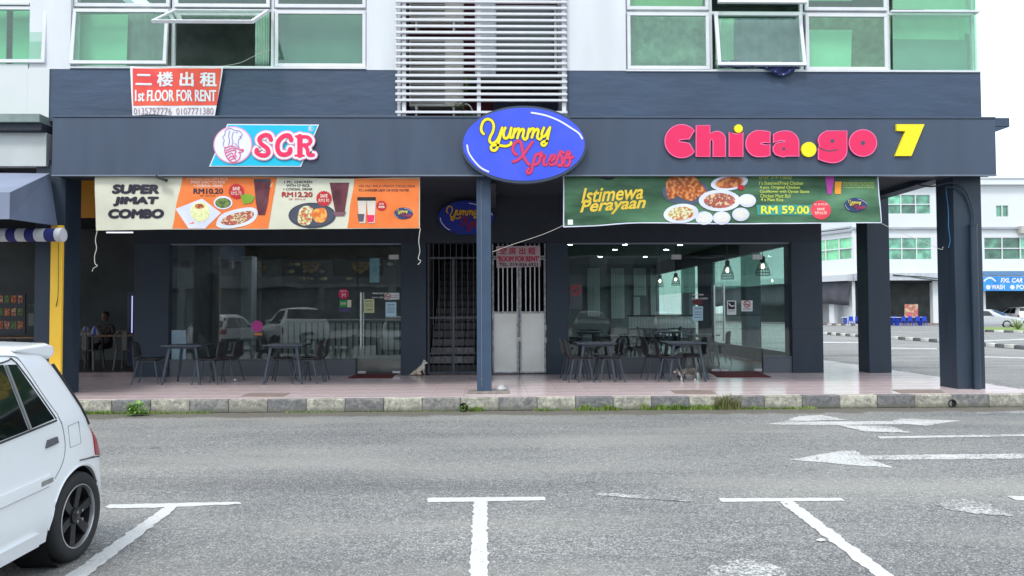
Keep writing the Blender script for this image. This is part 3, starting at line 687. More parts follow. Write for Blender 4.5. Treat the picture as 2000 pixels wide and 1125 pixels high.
def gdoor(u0, u1, hu, label, hv=(571,681)):
    zt = UZ(u0, 501, SY)-.0
    d = part('glass_door', MB().box(hx(u0)+.006, hx(u1)-.006, SY+.08, SY+.092, FZ+.03, zt), M_glass, house, label=label)
    hy = SY+.02; z0, z1 = UZ(hu, hv[1], SY), UZ(hu, hv[0], SY); X = hx(hu)
    part('handle', MB().tube([(X,hy,z0),(X,hy,z1)], .017, 10).tube([(X,hy,z0+.15),(X,SY+.08,z0+.15)], .01, 8).tube([(X,hy,z1-.15),(X,SY+.08,z1-.15)], .01, 8)
         .tube([(X+.03,SY+.15,z0),(X+.03,SY+.15,z1)], .017, 10), M_steel, d, smooth=True)
    part('patch_fitting', MB().box(hx(u0)+.01, hx(u0)+.17, SY+.065, SY+.105, FZ+.04, FZ+.085).box(hx(u1)-.17, hx(u1)-.01, SY+.065, SY+.105, FZ+.04, FZ+.085), mat('patch_steel', (.62,.62,.63), .35, metal=.6), d)
    return d
gdoor(697, 782, 704.5, 'single glass door beside the gate pier')
gdoor(1336, 1407, 1396, 'left leaf of the double glass doors', (556,667)); gdoor(1408, 1490, 1415, 'right leaf of the double glass doors', (556,667))
for u in (768, 1324, 1483): part('patch_fitting', MB().box(hx(u)-.10, hx(u)+.10, SY+.062, SY+.11, UZ(u,506,SY), UZ(u,497,SY)), MATS['patch_steel'], house)
# ---- interiors ----------------------------------------------------
BY = 31.0
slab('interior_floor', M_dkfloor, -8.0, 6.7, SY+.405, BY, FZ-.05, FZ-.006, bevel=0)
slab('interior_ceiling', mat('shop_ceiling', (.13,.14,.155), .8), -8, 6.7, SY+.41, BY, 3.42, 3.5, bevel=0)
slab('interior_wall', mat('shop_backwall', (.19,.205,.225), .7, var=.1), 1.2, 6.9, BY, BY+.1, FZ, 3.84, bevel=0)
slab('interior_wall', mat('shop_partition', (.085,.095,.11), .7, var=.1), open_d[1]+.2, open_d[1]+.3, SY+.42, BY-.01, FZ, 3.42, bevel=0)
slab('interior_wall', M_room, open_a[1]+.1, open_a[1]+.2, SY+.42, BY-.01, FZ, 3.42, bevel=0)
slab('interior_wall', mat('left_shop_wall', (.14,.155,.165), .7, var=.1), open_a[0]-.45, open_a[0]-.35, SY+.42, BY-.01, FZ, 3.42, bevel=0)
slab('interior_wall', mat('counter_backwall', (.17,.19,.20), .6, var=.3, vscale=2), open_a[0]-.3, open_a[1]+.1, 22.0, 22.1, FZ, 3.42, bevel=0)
slab('counter', mat('counter_front', (.42,.47,.46), .35, var=.1), hx(400), hx(765), 20.4, 21.0, FZ, 1.25, bevel=.01, label='long pale service counter inside the left shop')
slab('counter_top', mat('counter_top', (.45,.47,.46), .3), hx(396), hx(768), 20.35, 21.05, 1.252, 1.29, bevel=.005)
# slatted counter front
cf = MB(); x = hx(404)
while x < hx(760): cf.box(x, x+.03, 20.37, 20.395, FZ+.1, 1.2); x += .16
part('counter_slats', cf, mat('counter_slat', (.05,.06,.06), .4), house, kind='stuff')
slab('shop_pillar', mat('shop_pillar', (.30,.33,.36), .6, var=.05), UX(470,18.5), UX(491,18.5), 18.5, 18.9, FZ, UZ(480,500,18.5), bevel=.005)
# menu display over the counter
mdy = 21.9
def disp(name, u0, v0, u1, v1, m, label, cat='menu board'):
    (x0, z1), (x1, z0) = U(u0, v0, mdy), U(u1, v1, mdy); return one(name, MB().box(x0, x1, mdy-.05, mdy, z0, z1), m, label, cat)
A = Art(0, 0, 1, mdy)
def foodmat(name, *cs, sc=18):
    m = mat(name, cs[0], .5, c2=cs[1], vscale=sc, ramp=(.42,.58), detail=5)
    if len(cs) > 2:
        rp = [x for x in m.node_tree.nodes if x.type == 'VALTORGB'][0]; e = rp.color_ramp.elements.new(.5); e.color = col4(cs[2])
    return m
M_food1 = foodmat('print_fried', srgb(150,70,30), srgb(215,140,80), srgb(180,95,45)); M_food2 = foodmat('print_salad', srgb(225,215,200), srgb(200,90,60), srgb(180,200,120), sc=26)
M_food3 = foodmat('print_pink_meat', srgb(190,90,80), srgb(230,190,150), srgb(120,60,50), sc=22); M_rice = foodmat('print_rice', srgb(215,220,150), srgb(240,238,190), sc=30)
M_soup = foodmat('print_soup', srgb(120,140,70), srgb(70,95,40)); M_plate = mat('print_plate', srgb(215,218,235), .5, var=.06, vscale=5); M_dplate = mat('print_dark_plate', srgb(52,58,72), .5)
M_arrow = mat('arrow_yellow', srgb(150,112,30), .5)
for i, (u, w) in enumerate(((607,30),(704,31))):
    t = thing('arrow_sign', ('yellow down arrow sign over the middle of the counter','yellow pick up arrow sign hanging near the glass door')[i], 'sign', (UX(u,mdy-.5), mdy-.5, 2.6)); Aq = Art(0,0,1,mdy-.5)
    mb = MB(); Aq.poly(mb, [(u-16,512),(u+16,512),(u+16,524),(u,535),(u-16,524)], 0, .02); part('board', mb, M_arrow, t); Aq.text('lettering', ('ORDER','PICK UP')[i], (u-13,514,u+13,519), .005, M_black, t, .03); Aq.text('lettering', 'HERE', (u-8,521,u+8,526), .005, M_black, t, .03)
t = thing('arrow_sign', 'order here sign beside the grey pillar in the left shop', 'sign', (UX(507,mdy-.5), mdy-.5, 2.6)); Aq = Art(0,0,1,mdy-.5); mb = MB(); Aq.poly(mb, [(493,512),(521,512),(521,524),(507,534),(493,524)], 0, .02); part('board', mb, M_arrow, t); Aq.text('lettering','ORDER',(495,514,519,519),.005,M_black,t,.03); Aq.text('lettering','HERE',(499,521,515,526),.005,M_black,t,.03)
t = thing('menu_strip', 'dark strip of dish pictures above the service counter', 'menu board', (UX(640,mdy), mdy, 2.4))
mb = MB(); A.poly(mb, [(550,508),(776,508),(776,552),(550,552)], 0, .03); part('panel', mb, mat('menu_black', (.012,.014,.016), .4), t)
rnd = random.Random(5)
for k in range(26):
    u = 556+rnd.random()*214; v = rnd.choice((516,530,544)); mb = MB(); r_ = rnd.uniform(3,6.5); A.disc(mb, u, v, r_, r_*.55, .006+k*.0005, .002, 14)
    part('dish_picture', mb, rnd.choice((M_plate, M_food1, M_food2, M_rice, M_dplate)), t)
# side glazing of the right shop
sgx = 6.72
slab('side_dado', M_dado, sgx, sgx+.12, SY+.41, BY, FZ-.1, .52, bevel=0)
slab('side_header', mat('side_header', srgb(38,46,58), .65), sgx, sgx+.12, SY+.41, BY, 2.98, CE, bevel=0)
for y0, y1 in ((SY+.42, SY+.5), (22.9,24.4)): slab('side_pier', M_blue, sgx+.002, sgx+.14, y0, y1, .525, 2.975, bevel=0)
M_film = bpy.data.materials.new('frosted_mint_film'); M_film.use_nodes = True; nt_ = M_film.node_tree; nt_.nodes.clear()
o_ = nt_.nodes.new('ShaderNodeOutputMaterial'); m_1 = nt_.nodes.new('ShaderNodeMixShader'); m_1.inputs[0].default_value = .38; t_1 = nt_.nodes.new('ShaderNodeBsdfTranslucent'); t_1.inputs[0].default_value = (.62,.93,.83,1); d_1 = nt_.nodes.new('ShaderNodeBsdfDiffuse'); d_1.inputs[0].default_value = (.55,.85,.75,1)
m_2 = nt_.nodes.new('ShaderNodeMixShader'); m_2.inputs[0].default_value = .80; c_1 = nt_.nodes.new('ShaderNodeBsdfTransparent'); c_1.inputs[0].default_value = (.90,1,.96,1)
nt_.links.new(t_1.outputs[0], m_1.inputs[1]); nt_.links.new(d_1.outputs[0], m_1.inputs[2]); nt_.links.new(m_1.outputs[0], m_2.inputs[1]); nt_.links.new(c_1.outputs[0], m_2.inputs[2]); nt_.links.new(m_2.outputs[0], o_.inputs[0])
for y0, y1 in ((SY+.5,18.2),(18.2,20.4),(20.4,22.9),(24.4,26.8),(26.8,30.9)):
    part('side_glass_panel', MB().box(sgx+.05, sgx+.06, y0+.004, y1-.004, .525, 2.975), M_sglass, house)
    part('frosted_film', MB().box(sgx+.062, sgx+.065, y0+.004, y1-.004, 2.12, 2.975), M_film, house)
# ribbed blinds on the back wall
M_rib = mat('ribbed_blind', (.55,.60,.60), .7, var=.08)
for i, (u0, u1, v0, v1) in enumerate(((1147,1172,524,618),(1193,1220,524,622),(1237,1262,524,577),(1237,1250,580,616),(1270,1281,524,620))):
    (x0, z1), (x1, z0) = U(u0, v0, BY-.1), U(u1, v1, BY-.1); t = thing('blind', 'ribbed pale blind on the far wall, '+('beside the white partition end','second from the dark corner','above the low rail in the middle','small one under the middle blind','narrow one nearest the windows')[i], 'blind', (x0, BY-.1, z0))
    n = max(3, int((x1-x0)/.09)); w = (x1-x0)/n; s0 = None
    for k in range(n):
        if s0 is None: s0 = part('slat', MB().box(x0+.004, x0+w-.008, BY-.13, BY-.11, z0, z1), M_rib, t)
        else: again(s0, t, (k*w,0,0))
# low ribbed partition in the right shop
t = thing('low_partition', 'low ribbed pale partition along the middle of the right shop', 'partition', (UX(1290,25), 25, FZ)); s0 = None
x0, x1 = UX(1228,25), UX(1355,25); z0, z1 = UZ(1290,641,25), UZ(1290,618,25); k = 0
while x0+k*.1 < x1:
    if s0 is None: s0 = part('slat', MB().box(x0, x0+.085, 25, 25.03, z0, z1), M_rib, t)
    else: again(s0, t, (k*.1,0,0))
    k += 1
part('rail', MB().box(x0-.05, x1+.05, 24.98, 25.05, z1+.002, z1+.05).box(x0-.05, x1+.05, 24.98, 25.05, z0-.05, z0-.002).box(x0-.05,x0-.004,24.98,25.05,FZ,z0-.052).box(x1-.1,x1+.05,24.98,25.05,FZ,z0-.052), M_black, t)
# ---- stairs and gate ----------------------------------------------
M_step = mat('stair_tile', (.20,.19,.20), .5, var=.25, vscale=5, randv=.15)
stairs = thing('staircase', 'tiled staircase rising behind the dark grille gate', 'staircase', ((open_s[0]+open_s[1])/2, SY+.5, FZ))
stn = mat('stair_core', (.06,.06,.06), .8); s0 = None
for k in range(14):
    z = FZ+k*.17; yy = SY+.45+k*.27
    part('step', MB().box(open_s[0]+.02, open_s[1]+.0, yy, yy+.268, FZ-.05 if k == 0 else z-.1, z+.165), stn, stairs)
    w = .235; x = open_s[0]+.04
    while x+w < open_s[1]+.05:
        if s0 is None: s0 = part('stair_tile', MB().box(0, w-.012, SY+.44-13, SY+.449-13, FZ+.012, FZ+.155), M_step, stairs); s0.location.x = x-stairs.location.x+0; bx = x; s0.location = (x-stairs.location.x, 13-stairs.location.y+0, -0.0)
        else:
            o = again(s0, stairs, s0.location); o.location = (x-stairs.location.x, 13-stairs.location.y+k*.27, k*.17)
        x += w
s0.data.transform(Matrix.Translation((stairs.location.x, stairs.location.y, stairs.location.z-0.0)))
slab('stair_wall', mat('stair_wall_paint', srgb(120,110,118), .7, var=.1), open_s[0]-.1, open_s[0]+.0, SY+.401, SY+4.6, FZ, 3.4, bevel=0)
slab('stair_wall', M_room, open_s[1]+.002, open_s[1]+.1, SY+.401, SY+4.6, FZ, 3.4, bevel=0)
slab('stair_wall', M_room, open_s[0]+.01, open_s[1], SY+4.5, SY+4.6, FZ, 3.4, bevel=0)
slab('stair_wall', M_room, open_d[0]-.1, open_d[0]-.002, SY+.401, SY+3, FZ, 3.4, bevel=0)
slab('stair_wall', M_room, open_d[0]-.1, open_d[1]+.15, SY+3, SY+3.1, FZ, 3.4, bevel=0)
gt = thing('grille_gate', 'dark metal grille gate closing the staircase', 'gate', ((open_s[0]+open_s[1])/2, SY+.1, FZ)); M_gate = mat('gate_dark_metal', srgb(66,72,80), .5, var=.2)
gx0, gx1 = open_s[0]+.02, open_s[1]-.0; zt = top_hdr-.01; zm = UZ(880,503,SY)
part('gate_frame', MB().box(gx0, gx0+.04, SY+.1, SY+.14, FZ+.02, zt).box(gx1-.04, gx1, SY+.1, SY+.14, FZ+.02, zt).box(gx0+.04, gx1-.04, SY+.1, SY+.14, zm-.02, zm+.02).box(gx0+.04,gx1-.04,SY+.1,SY+.14,FZ+.02,FZ+.06).box((gx0+gx1)/2-.025,(gx0+gx1)/2+.025,SY+.097,SY+.143,FZ+.06,zm-.02), M_gate, gt)
b0 = None; n = 9
for k in range(1, n):
    x = gx0+(gx1-gx0)*k/n
    if b0 is None: b0 = part('bar', MB().tube([(x,SY+.12,FZ+.05),(x,SY+.12,zt)], .008, 6), M_gate, gt); xb = x
    else: again(b0, gt, (x-xb,0,0))
part('cross_rail', MB().box(gx0+.04, gx1-.04, SY+.108, SY+.132, 1.35, 1.38), M_gate, gt); part('cross_rail', MB().box(gx0+.04, gx1-.04, SY+.108, SY+.132, .62, .645), M_gate, gt)
# white metal doors
dg = thing('metal_gate', 'worn white sheet metal double gate with barred top', 'gate', ((open_d[0]+open_d[1])/2, SY+.1, FZ)); M_sh = mat('worn_white_sheet', (.70,.71,.66), .45, c2=(.82,.84,.82), vscale=1.2, bump=.002, bscale=4); M_fr = mat('worn_silver_frame', (.36,.37,.39), .45, metal=.4, var=.35, vscale=12)
dx0, dx1 = open_d[0]+.01, open_d[1]-.01; dm = (dx0+dx1)/2; zp = UZ(1015,612,SY)
mb = MB()
for a, b in ((dx0, dm-.008), (dm+.008, dx1)):
    mb.box(a, a+.04, SY+.1, SY+.15, FZ+.02, zm).box(b-.04, b, SY+.1, SY+.15, FZ+.02, zm).box(a+.04, b-.04, SY+.1, SY+.15, zp, zp+.04).box(a+.04, b-.04, SY+.1, SY+.15, FZ+.02, FZ+.05).box(a+.04, b-.04, SY+.1, SY+.15, zm-.04, zm)
mb.box(dx0, dx1, SY+.098, SY+.152, zm+.01, zm+.04).box(dx0,dx0+.03,SY+.1,SY+.15,zm+.041,zt).box(dx1-.03,dx1,SY+.1,SY+.15,zm+.041,zt)
part('gate_frame', mb, M_fr, dg, bevel=.003)
for a, b in ((dx0+.04, dm-.048), (dm+.048, dx1-.04)):
    part('sheet_panel', MB().box(a, b, SY+.12, SY+.13, FZ+.05, zp-.002), M_sh, dg)
    for k in range(1,5):
        x = a+(b-a)*k/5; part('bar', MB().tube([(x,SY+.125,zp+.02),(x,SY+.125,zt)], .012, 8), MATS['white_aluminium'], dg)
part('latch', MB().box(dm-.05, dm+.05, SY+.075, SY+.097, .88, .96), M_steel, dg); part('hinge', MB().box(dx1-.035, dx1+.02, SY+.07, SY+.097, .85, .95).box(dx1-.035, dx1+.02, SY+.07, SY+.097, 1.1, 1.2), M_steel, dg)
# ================================================================== SIGNS
# oval sign
STY = [[(405,460),(375,420),(370,360),(400,280),(460,245),(520,270),(550,340),(535,430),(500,500),(490,560),(530,595),(590,560),(630,490),(660,400)],
 [(672,370),(650,470),(620,580),(600,660),(560,700),(515,680),(520,630),(600,620),(720,635),(790,610),(800,580)],
 [(718,370),(692,440),(700,510),(740,520),(780,460),(800,380)],[(805,370),(790,440),(790,510),(830,505)],[(852,385),(825,510)],[(840,450),(890,388),(920,400),(890,520)],
 [(905,450),(960,390),(985,410),(970,500),(1005,540),(1030,510)],[(1060,385),(1030,520)],[(1045,450),(1100,385),(1130,400),(1100,510)],[(1115,450),(1170,390),(1195,410),(1180,510),(1220,535),(1250,490)],
 [(1275,370),(1245,450),(1255,495),(1295,480),(1345,390)],[(1362,365),(1335,480),(1310,590),(1270,630),(1240,600),(1270,570),(1320,560)]]
STX = [[(880,760),(835,720),(830,640),(880,570),(940,580),(960,680),(990,800),(1060,905)],[(1112,575),(1050,660),(960,780),(890,840),(830,860)],
 [(1160,755),(1120,880),(1090,1000),(1050,1030),(1030,1000),(1060,960)],[(1140,800),(1190,745),(1225,790),(1195,880),(1140,905)],[(1240,728),(1252,780),(1290,775),(1270,850),(1280,905),(1315,900)],
 [(1370,860),(1430,800),(1420,765),(1380,780),(1355,850),(1375,905),(1430,890)],[(1450,885),(1510,720),(1560,735)],[(1510,740),(1540,830),(1530,910),(1480,912)],[(1560,880),(1620,718),(1655,750)],[(1620,740),(1650,830),(1630,910),(1580,918)],[(1560,815),(1695,795)]]
def oval(u0, v0, k, Y, lab, thick, cols, wy=37, wx=33, rim=True, parent=None, wave=None, seed=0):
    A = Art(u0, v0, k, Y, wave); c = A.p(983, 605)
    t = parent or thing('oval_sign', lab, 'sign', (c[0], Y, c[1]))
    if rim:
        mb = MB(); A.poly(mb, circle(985, 610, 912, 562, 72), 0, thick); part('casing', mb, cols['rim'], t)
    L0 = .006 if rim else .004
    mb = MB(); A.poly(mb, circle(985, 606, 880, 528 if rim else 545, 72), L0, .005); part('face', mb, cols['face'], t)
    mb = MB(); A.ribbon(mb, [(1095,150),(1300,190),(1500,270),(1680,380),(1780,450),(1828,525)], 24, L0+.004, .002); A.ribbon(mb, [(165,620),(190,730),(270,850),(370,950),(475,1003)], 22, L0+.004, .002); part('highlight_stripe', mb, cols['stripe'], t)
    mb = MB(); [A.ribbon(mb, q, wy+22, L0+.004, .004) for q in STY]; part('lettering_edge', mb, cols['yedge'], t)
    mb = MB(); [A.ribbon(mb, q, wy, L0+.009, .004) for q in STY]; part('lettering', mb, cols['y'], t)
    mb = MB(); [A.ribbon(mb, q, wx+18, L0+.004, .004) for q in STX]; part('lettering_edge', mb, cols['redge'], t)
    mb = MB(); [A.ribbon(mb, q, wx, L0+.009, .004) for q in STX]; part('lettering', mb, cols['r'], t)
    return t
C1 = dict(rim=mat('oval_rim', srgb(62,72,88), .35, metal=.3), face=mat('oval_blue', srgb(48,78,225), .3, c2=srgb(66,88,222), vscale=1.5), stripe=M_wprint, y=M_yellow, yedge=mat('dark_edge', srgb(60,60,90), .5), r=mat('script_red', srgb(215,50,100), .4), redge=mat('script_red_edge', srgb(150,50,110), .5))
oval(890, 200, 7.4, FY-.12, 'large blue oval light box sign mounted in front of the fascia', .11, C1)
C2 = dict(rim=mat('oval_rim2', srgb(30,45,100), .4), face=mat('oval_blue_dark', srgb(34,50,150), .35), stripe=M_wprint, y=mat('yellow2', srgb(215,165,50), .4), yedge=mat('dark_edge2', srgb(30,35,70), .5), r=mat('red2', srgb(150,30,60), .4), redge=mat('red2e', srgb(90,20,60), .5))
oval(850, 388, 2000/122*1.0, SY-.08, 'smaller dark blue oval sign on the wall behind the steel column', .07, C2)
# SCR sign
A = Art(400, 230, 8.333, FY); t = thing('logo_sign', 'cyan slanted signboard with white lion emblem and red letters at the left of the fascia', 'sign', (*[A.p(960,450)[0]], FY, A.p(960,450)[1]))
mb = MB(); A.poly(mb, [(372,104),(1862,114),(1568,800),(74,796)], .012, .012); part('border', mb, M_wprint, t)
mb = MB(); A.poly(mb, [(385,120),(1838,130),(1555,786),(100,782)], .016, .003); part('panel', mb, M_cyan, t)
mb = MB(); A.disc(mb, 468, 450, 318, 304, .028, .012, 48); part('disc_edge', mb, mat('pale_pink', srgb(225,150,185), .4), t)
mb = MB(); A.disc(mb, 468, 450, 298, 286, .032, .003, 48); part('disc', mb, mat('logo_white', srgb(225,225,245), .4), t)
mb = MB()
for q in ([(345,215),(335,290),(305,320),(330,380),(310,430),(335,500)],[(345,215),(420,180),(510,215),(575,225),(615,265),(620,300),(580,310),(610,335),(570,350),(560,400),(555,450),(575,500)],
          [(420,220),(400,300),(415,380),(400,450)],[(480,240),(455,320),(470,400),(450,470)],[(520,245),(545,250)],[(500,420),(540,470),(570,520)]): A.ribbon(mb, q, 10, .036, .002)
part('lion_outline', mb, mat('lion_line', srgb(150,120,165), .5), t)
mb = MB()
for q in ([(345,490),(340,560),(370,650),(430,715),(500,725),(570,680),(590,610),(575,560)],[(345,500),(420,470),(500,480),(560,520),(640,525),(620,560),(560,575)],[(360,540),(450,500),(520,520)],[(355,580),(450,540),(520,545),(500,600),(530,630)],[(370,630),(450,580),(480,620),(520,660)],[(400,670),(460,630),(520,700)],[(560,520),(635,545)],[(420,700),(480,670)]): A.ribbon(mb, q, 14, .0385, .002)
part('fish_tail', mb, mat('fish_pink', srgb(225,80,125), .5), t)
S = [([(1090,370),(1060,305),(985,295),(905,350),(930,430),(1020,500),(1050,570),(1005,620),(920,615),(860,575),(862,530)],72),([(1420,375),(1385,305),(1300,310),(1215,390),(1195,500),(1235,590),(1315,610),(1390,580),(1405,520)],76),([(1560,315),(1560,620)],88),
     ([(1530,325),(1680,325),(1735,385),(1690,445),(1570,460)],58),([(1630,450),(1680,520),(1700,610),(1775,615)],62),([(1495,312),(1600,312)],34),([(1485,625),(1625,625)],34)]
for nm, ex, lay, m_ in (('lettering_rim',96,.036,MATS['pale_pink']),('lettering_edge',70,.040,M_wprint),('lettering',0,.045,mat('scr_red', srgb(235,35,90), .35))):
    mb = MB()
    for q, w in S: A.ribbon(mb, q, w+ex, lay, .006 if ex else .008)
    part(nm, mb, m_, t)
A.text('lettering', 'R', (1712,160,1752,215), .03, M_wprint, t, .02); mb = MB(); A.ribbon(mb, circle(1732,187,40,38,24), 7, .024, .002, closed=True, sm=2); part('ring', mb, M_wprint, t)
# Chica.go letters and 7
def arcpts(cx, cy, rx, ry, a0, a1, n=14): return [(cx+rx*math.cos(R(a0+(a1-a0)*i/n)), cy-ry*math.sin(R(a0+(a1-a0)*i/n))) for i in range(n+1)]
LET = [('C', arcpts(185,192,120,120,40,320,26)+[(240,207),(205,200),(172,197),(165,190),(172,183),(205,178),(240,177)]),
 ('h', [(290,78),(390,78),(390,138)]+arcpts(440,182,62,62,125,0,10)+[(502,303),(412,303),(412,200),(408,185),(398,180),(391,190),(390,303),(290,303)]),
 ('i', [(528,127),(560,138),(596,141),(628,127),(628,303),(528,303)]),
 ('c', [(823,125),(790,118)]+arcpts(740,210,92,95,90,270,18)+[(790,303),(823,295),(823,216),(790,219),(760,214),(752,210),(760,205),(790,201),(823,206)]),
 ('a', [(848,142),(880,126),(920,118)]+arcpts(935,205,96,88,85,5,10)+[(1032,300),(935,300),(925,307),(900,302),(862,288),(845,262),(845,235),(862,210),(890,200),(932,197),(932,190),(900,187),(862,196),(848,206)]),
 ('g', [(1230,118),(1377,118),(1377,262)]+arcpts(1275,262,102,86,0,-100,10)+[(1215,338),(1172,322),(1172,240),(1180,240)]+arcpts(1262,186,91,70,215,125,8)[1:]),
 ('o', circle(1493,205,99,96,40))]
def chica(t, A, lay, d, mr, me, my, seven=True):
    for ch, pts in LET:
        mb = MB(); A.poly(mb, pts, lay, d); part('letter', mb, mr, t)
        mb = MB(); A.ribbon(mb, pts, 6, lay+.001, d*.5, closed=True, sm=0); part('letter_edge', mb, me, t)
    mb = MB(); A.disc(mb, 596, 101, 30, 30, lay+.002, d); part('dot', mb, my, t); mb = MB(); A.disc(mb, 1103, 252, 54, 54, lay+.002, d, 36); part('dot', mb, my, t)
    mb = MB(); A.disc(mb, 922, 247, 11, 11, lay+.003, .002); A.disc(mb, 1272, 190, 14, 13, lay+.003, .002); A.disc(mb, 1493, 205, 15, 15, lay+.003, .002); A.ribbon(mb, [(1180,238),(1215,256),(1260,262),(1310,252)], 7, lay+.003, .002)
    part('counter', mb, M_fascia, t)
A = Art(1280, 225, 3.704, FY); t = thing('letter_sign', 'fat pink raised letters with yellow dots at the right of the fascia', 'sign', (A.p(800,200)[0], FY, A.p(800,200)[1])); chica(t, A, .04, .04, M_red, M_pinkedge, M_yellow)
mb = MB(); A.poly(mb, [(1735,70),(1937,70),(1843,298),(1727,298),(1800,120),(1737,116)], .04, .04); one('number_sign', mb, M_yellow, 'yellow raised number seven at the right end of the fascia', 'sign')
A2 = Art(1168, 390, 7.1, SY); t = thing('letter_sign', 'dim red letters on the wall behind the green banner', 'sign', (A2.p(800,200)[0], SY, A2.p(800,200)[1])); chica(t, A2, .02, .02, mat('dim_red', srgb(120,20,48), .5), mat('dim_red2', srgb(130,40,70), .5), mat('dim_yel', srgb(150,120,30), .5))
# ---- banners ------------------------------------------------------
def banner_sheet(t, A, pts_top, pts_bot, m, name='sheet', lay=0, n=60, mz=14):
    """grid between a top and bottom polyline (crop coords)"""
    mb = MB(); T = smooth_line([(*p,0) for p in pts_top], 8); B = smooth_line([(*p,0) for p in pts_bot], 8)
    def at(Q, f): i = f*(len(Q)-1); k = min(int(i), len(Q)-2); return Q[k].lerp(Q[k+1], i-k)
    for j in range(mz+1):
        for i in range(n+1):
            q = at(B, i/n).lerp(at(T, i/n), j/mz); X, Z = A.p(q.x, q.y); mb.v.append((X, A.Y-lay+(A.wave(X,Z) if A.wave else 0), Z))
    for j in range(mz):
        for i in range(n): a = j*(n+1)+i; mb.f.append((a, a+1, a+n+2, a+n+1))
    return part(name, mb, m, t, smooth='all')
def wv1(x, z): return .022*noise.noise(Vector((x*1.1, z*1.6, 3)))+.012*noise.noise(Vector((x*3.2+z*3, z*1.5, 7)))+.006*math.sin(x*9+z*7)*max(0,(z-3.2))*2
A = Art(0, 0, 1, 11.72, wv1); WAVE[0] = wv1
M_cr = mat('banner_cream', srgb(208,206,186), .6, var=.04); M_or = mat('banner_orange', srgb(228,112,42), .6, c2=srgb(236,128,60), vscale=2)
t = thing('banner', 'long cream and orange meal combo banner hanging under the left fascia', 'banner', (U(500,400,11.72)[0], 11.72, 3.2))
banner_sheet(t, A, [(185,345),(340,346),(500,345),(660,349),(745,347),(820,346)], [(187,450),(340,448),(500,448),(660,447),(820,446)], M_cr)
def orange(pts):
    mb = MB(); T, B = pts; n = 14
    for j in range(n+1):
        f = j/n; a = T[0]+(B[0]-T[0])*f; b = T[1]+(B[1]-T[1])*f; v = T[2]+(B[2]-T[2])*f
        a += math.sin(f*9)*.8
        for i in range(9):
            X, Z = A.p(a+(b-a)*i/8, v); mb.v.append((X, A.Y-.003+A.wave(X,Z), Z))
    for j in range(n):
        for i in range(8): k = j*9+i; mb.f.append((k, k+9, k+10, k+1)[::-1] if False else (k+9, k+10, k+1, k))
    part('printed_area', mb, M_or, t, smooth='all')
orange(((356,541,346.5),(336,524,446.5))); orange(((692,819,349),(678,818,445.5)))
M_ink = mat('ink_navy', srgb(34,30,48), .6); M_inkw = mat('ink_pale', srgb(235,215,200), .6); M_inkr = mat('ink_red', srgb(165,35,40), .6)
for s_, bx in (('SUPER',(219,360,311,379)),('JIMAT',(221,384,311,403)),('COMBO',(211,408,321,427))): A.bold('lettering', s_, bx, .006, M_ink, t, w=4.0, bold=.0, shear=.12)
for s_, bx, m_ in (('STEAMED CHICKEN RICE',(365,347,445,352),M_inkw),('FRIED CHICKEN RICE',(373,353.5,440,358.5),M_inkw),('+ CORDIAL DRINK',(378,360.5,436,365.5),M_inkw),('RM10.20',(378,368,436,379),M_ink),('NP : RM12.20',(391,381,421,384),M_ink),
    ('1 PC. CHICKEN',(555,353,610,358),M_ink),('WITH CF RICE',(559,360,605,365),M_ink),('+ CORDIAL DRINK',(553,367,611,372),M_ink),('RM12.20',(551,375,611,385),M_inkr),('NP : RM16.10',(565,387.5,597,391),M_inkr),
    ('ADD ONLY RM2.50 UPGRADE CORDIAL DRINK',(700,361,811,366),M_ink),('TO LAVENDER LADY OR ROSE WATER',(700,369,799,374),M_ink)):
    (A.bold('lettering', s_, bx, .006, m_, t, w=1.3, bold=.0) if s_.startswith('RM1') else A.text('lettering', s_, bx, .006, m_, t, .02))
def art(pts=None, m=None, lay=.006, disc=None, name='printed_picture', sm=0, tt=None, AA=None):
    AA = AA or A; mb = MB()
    if disc: AA.disc(mb, *disc, lay, .001, 26)
    else: AA.poly(mb, pts, lay, .001, sm)
    return part(name, mb, m, tt or t)
art([(343,408),(395,388),(432,416),(400,446),(368,446)], M_plate, .006); art(disc=(391,414,19,19), m=M_rice, lay=.008); art(disc=(390,403,9,5), m=M_food1, lay=.010)
art(disc=(436,396,18,13), m=M_plate, lay=.008); art(disc=(436,396.5,15,10), m=M_soup, lay=.010)
art([(422,438),(432,420),(460,409),(490,405),(503,412),(499,428),(480,440),(450,446),(430,445)], M_plate, .008, sm=3); art([(432,436),(440,424),(465,415),(490,412),(496,420),(482,432),(455,440)], M_food3, .010, sm=3)
mb = MB(); [A.ribbon(mb, [(468+math.cos(a)*4,426+math.sin(a)*3),(468+math.cos(a)*13,426+math.sin(a)*9)], 1.1, .012, .001, 1) for a in (0,.6,1.2,1.9,2.6,3.4,4.1,4.8,5.5)]; part('printed_picture', mb, M_rice, t)
M_burst = mat('burst_red', srgb(190,30,45), .6); M_cola = mat('print_cola', srgb(70,28,38), .4, c2=srgb(110,50,62), vscale=6)
def burst(a, b, r_, l1, l2, tt=None, AA=None):
    AA = AA or A; pts = [(a+(r_+(i%2)*1.6)*math.cos(2*math.pi*i/36), b+(r_+(i%2)*1.6)*math.sin(2*math.pi*i/36)) for i in range(36)]
    art(pts, M_burst, .009, tt=tt, AA=AA); AA.text('lettering', l1, (a-r_*.5,b-r_*.62,a+r_*.5,b-r_*.12), .012, M_inkw, tt or t, .03); AA.text('lettering', l2, (a-r_*.72,b+r_*.02,a+r_*.72,b+r_*.5), .012, M_inkw, tt or t, .03)
burst(462, 374, 14, 'SAVE', 'RM2.70'); burst(633, 388, 14, 'SAVE', 'RM3.90'); burst(745, 402, 9, 'UP TO', '40%')
art([(470,382),(484,378),(498,384),(492,396),(476,399)], mat('print_leaf', srgb(120,160,40), .6), .011)
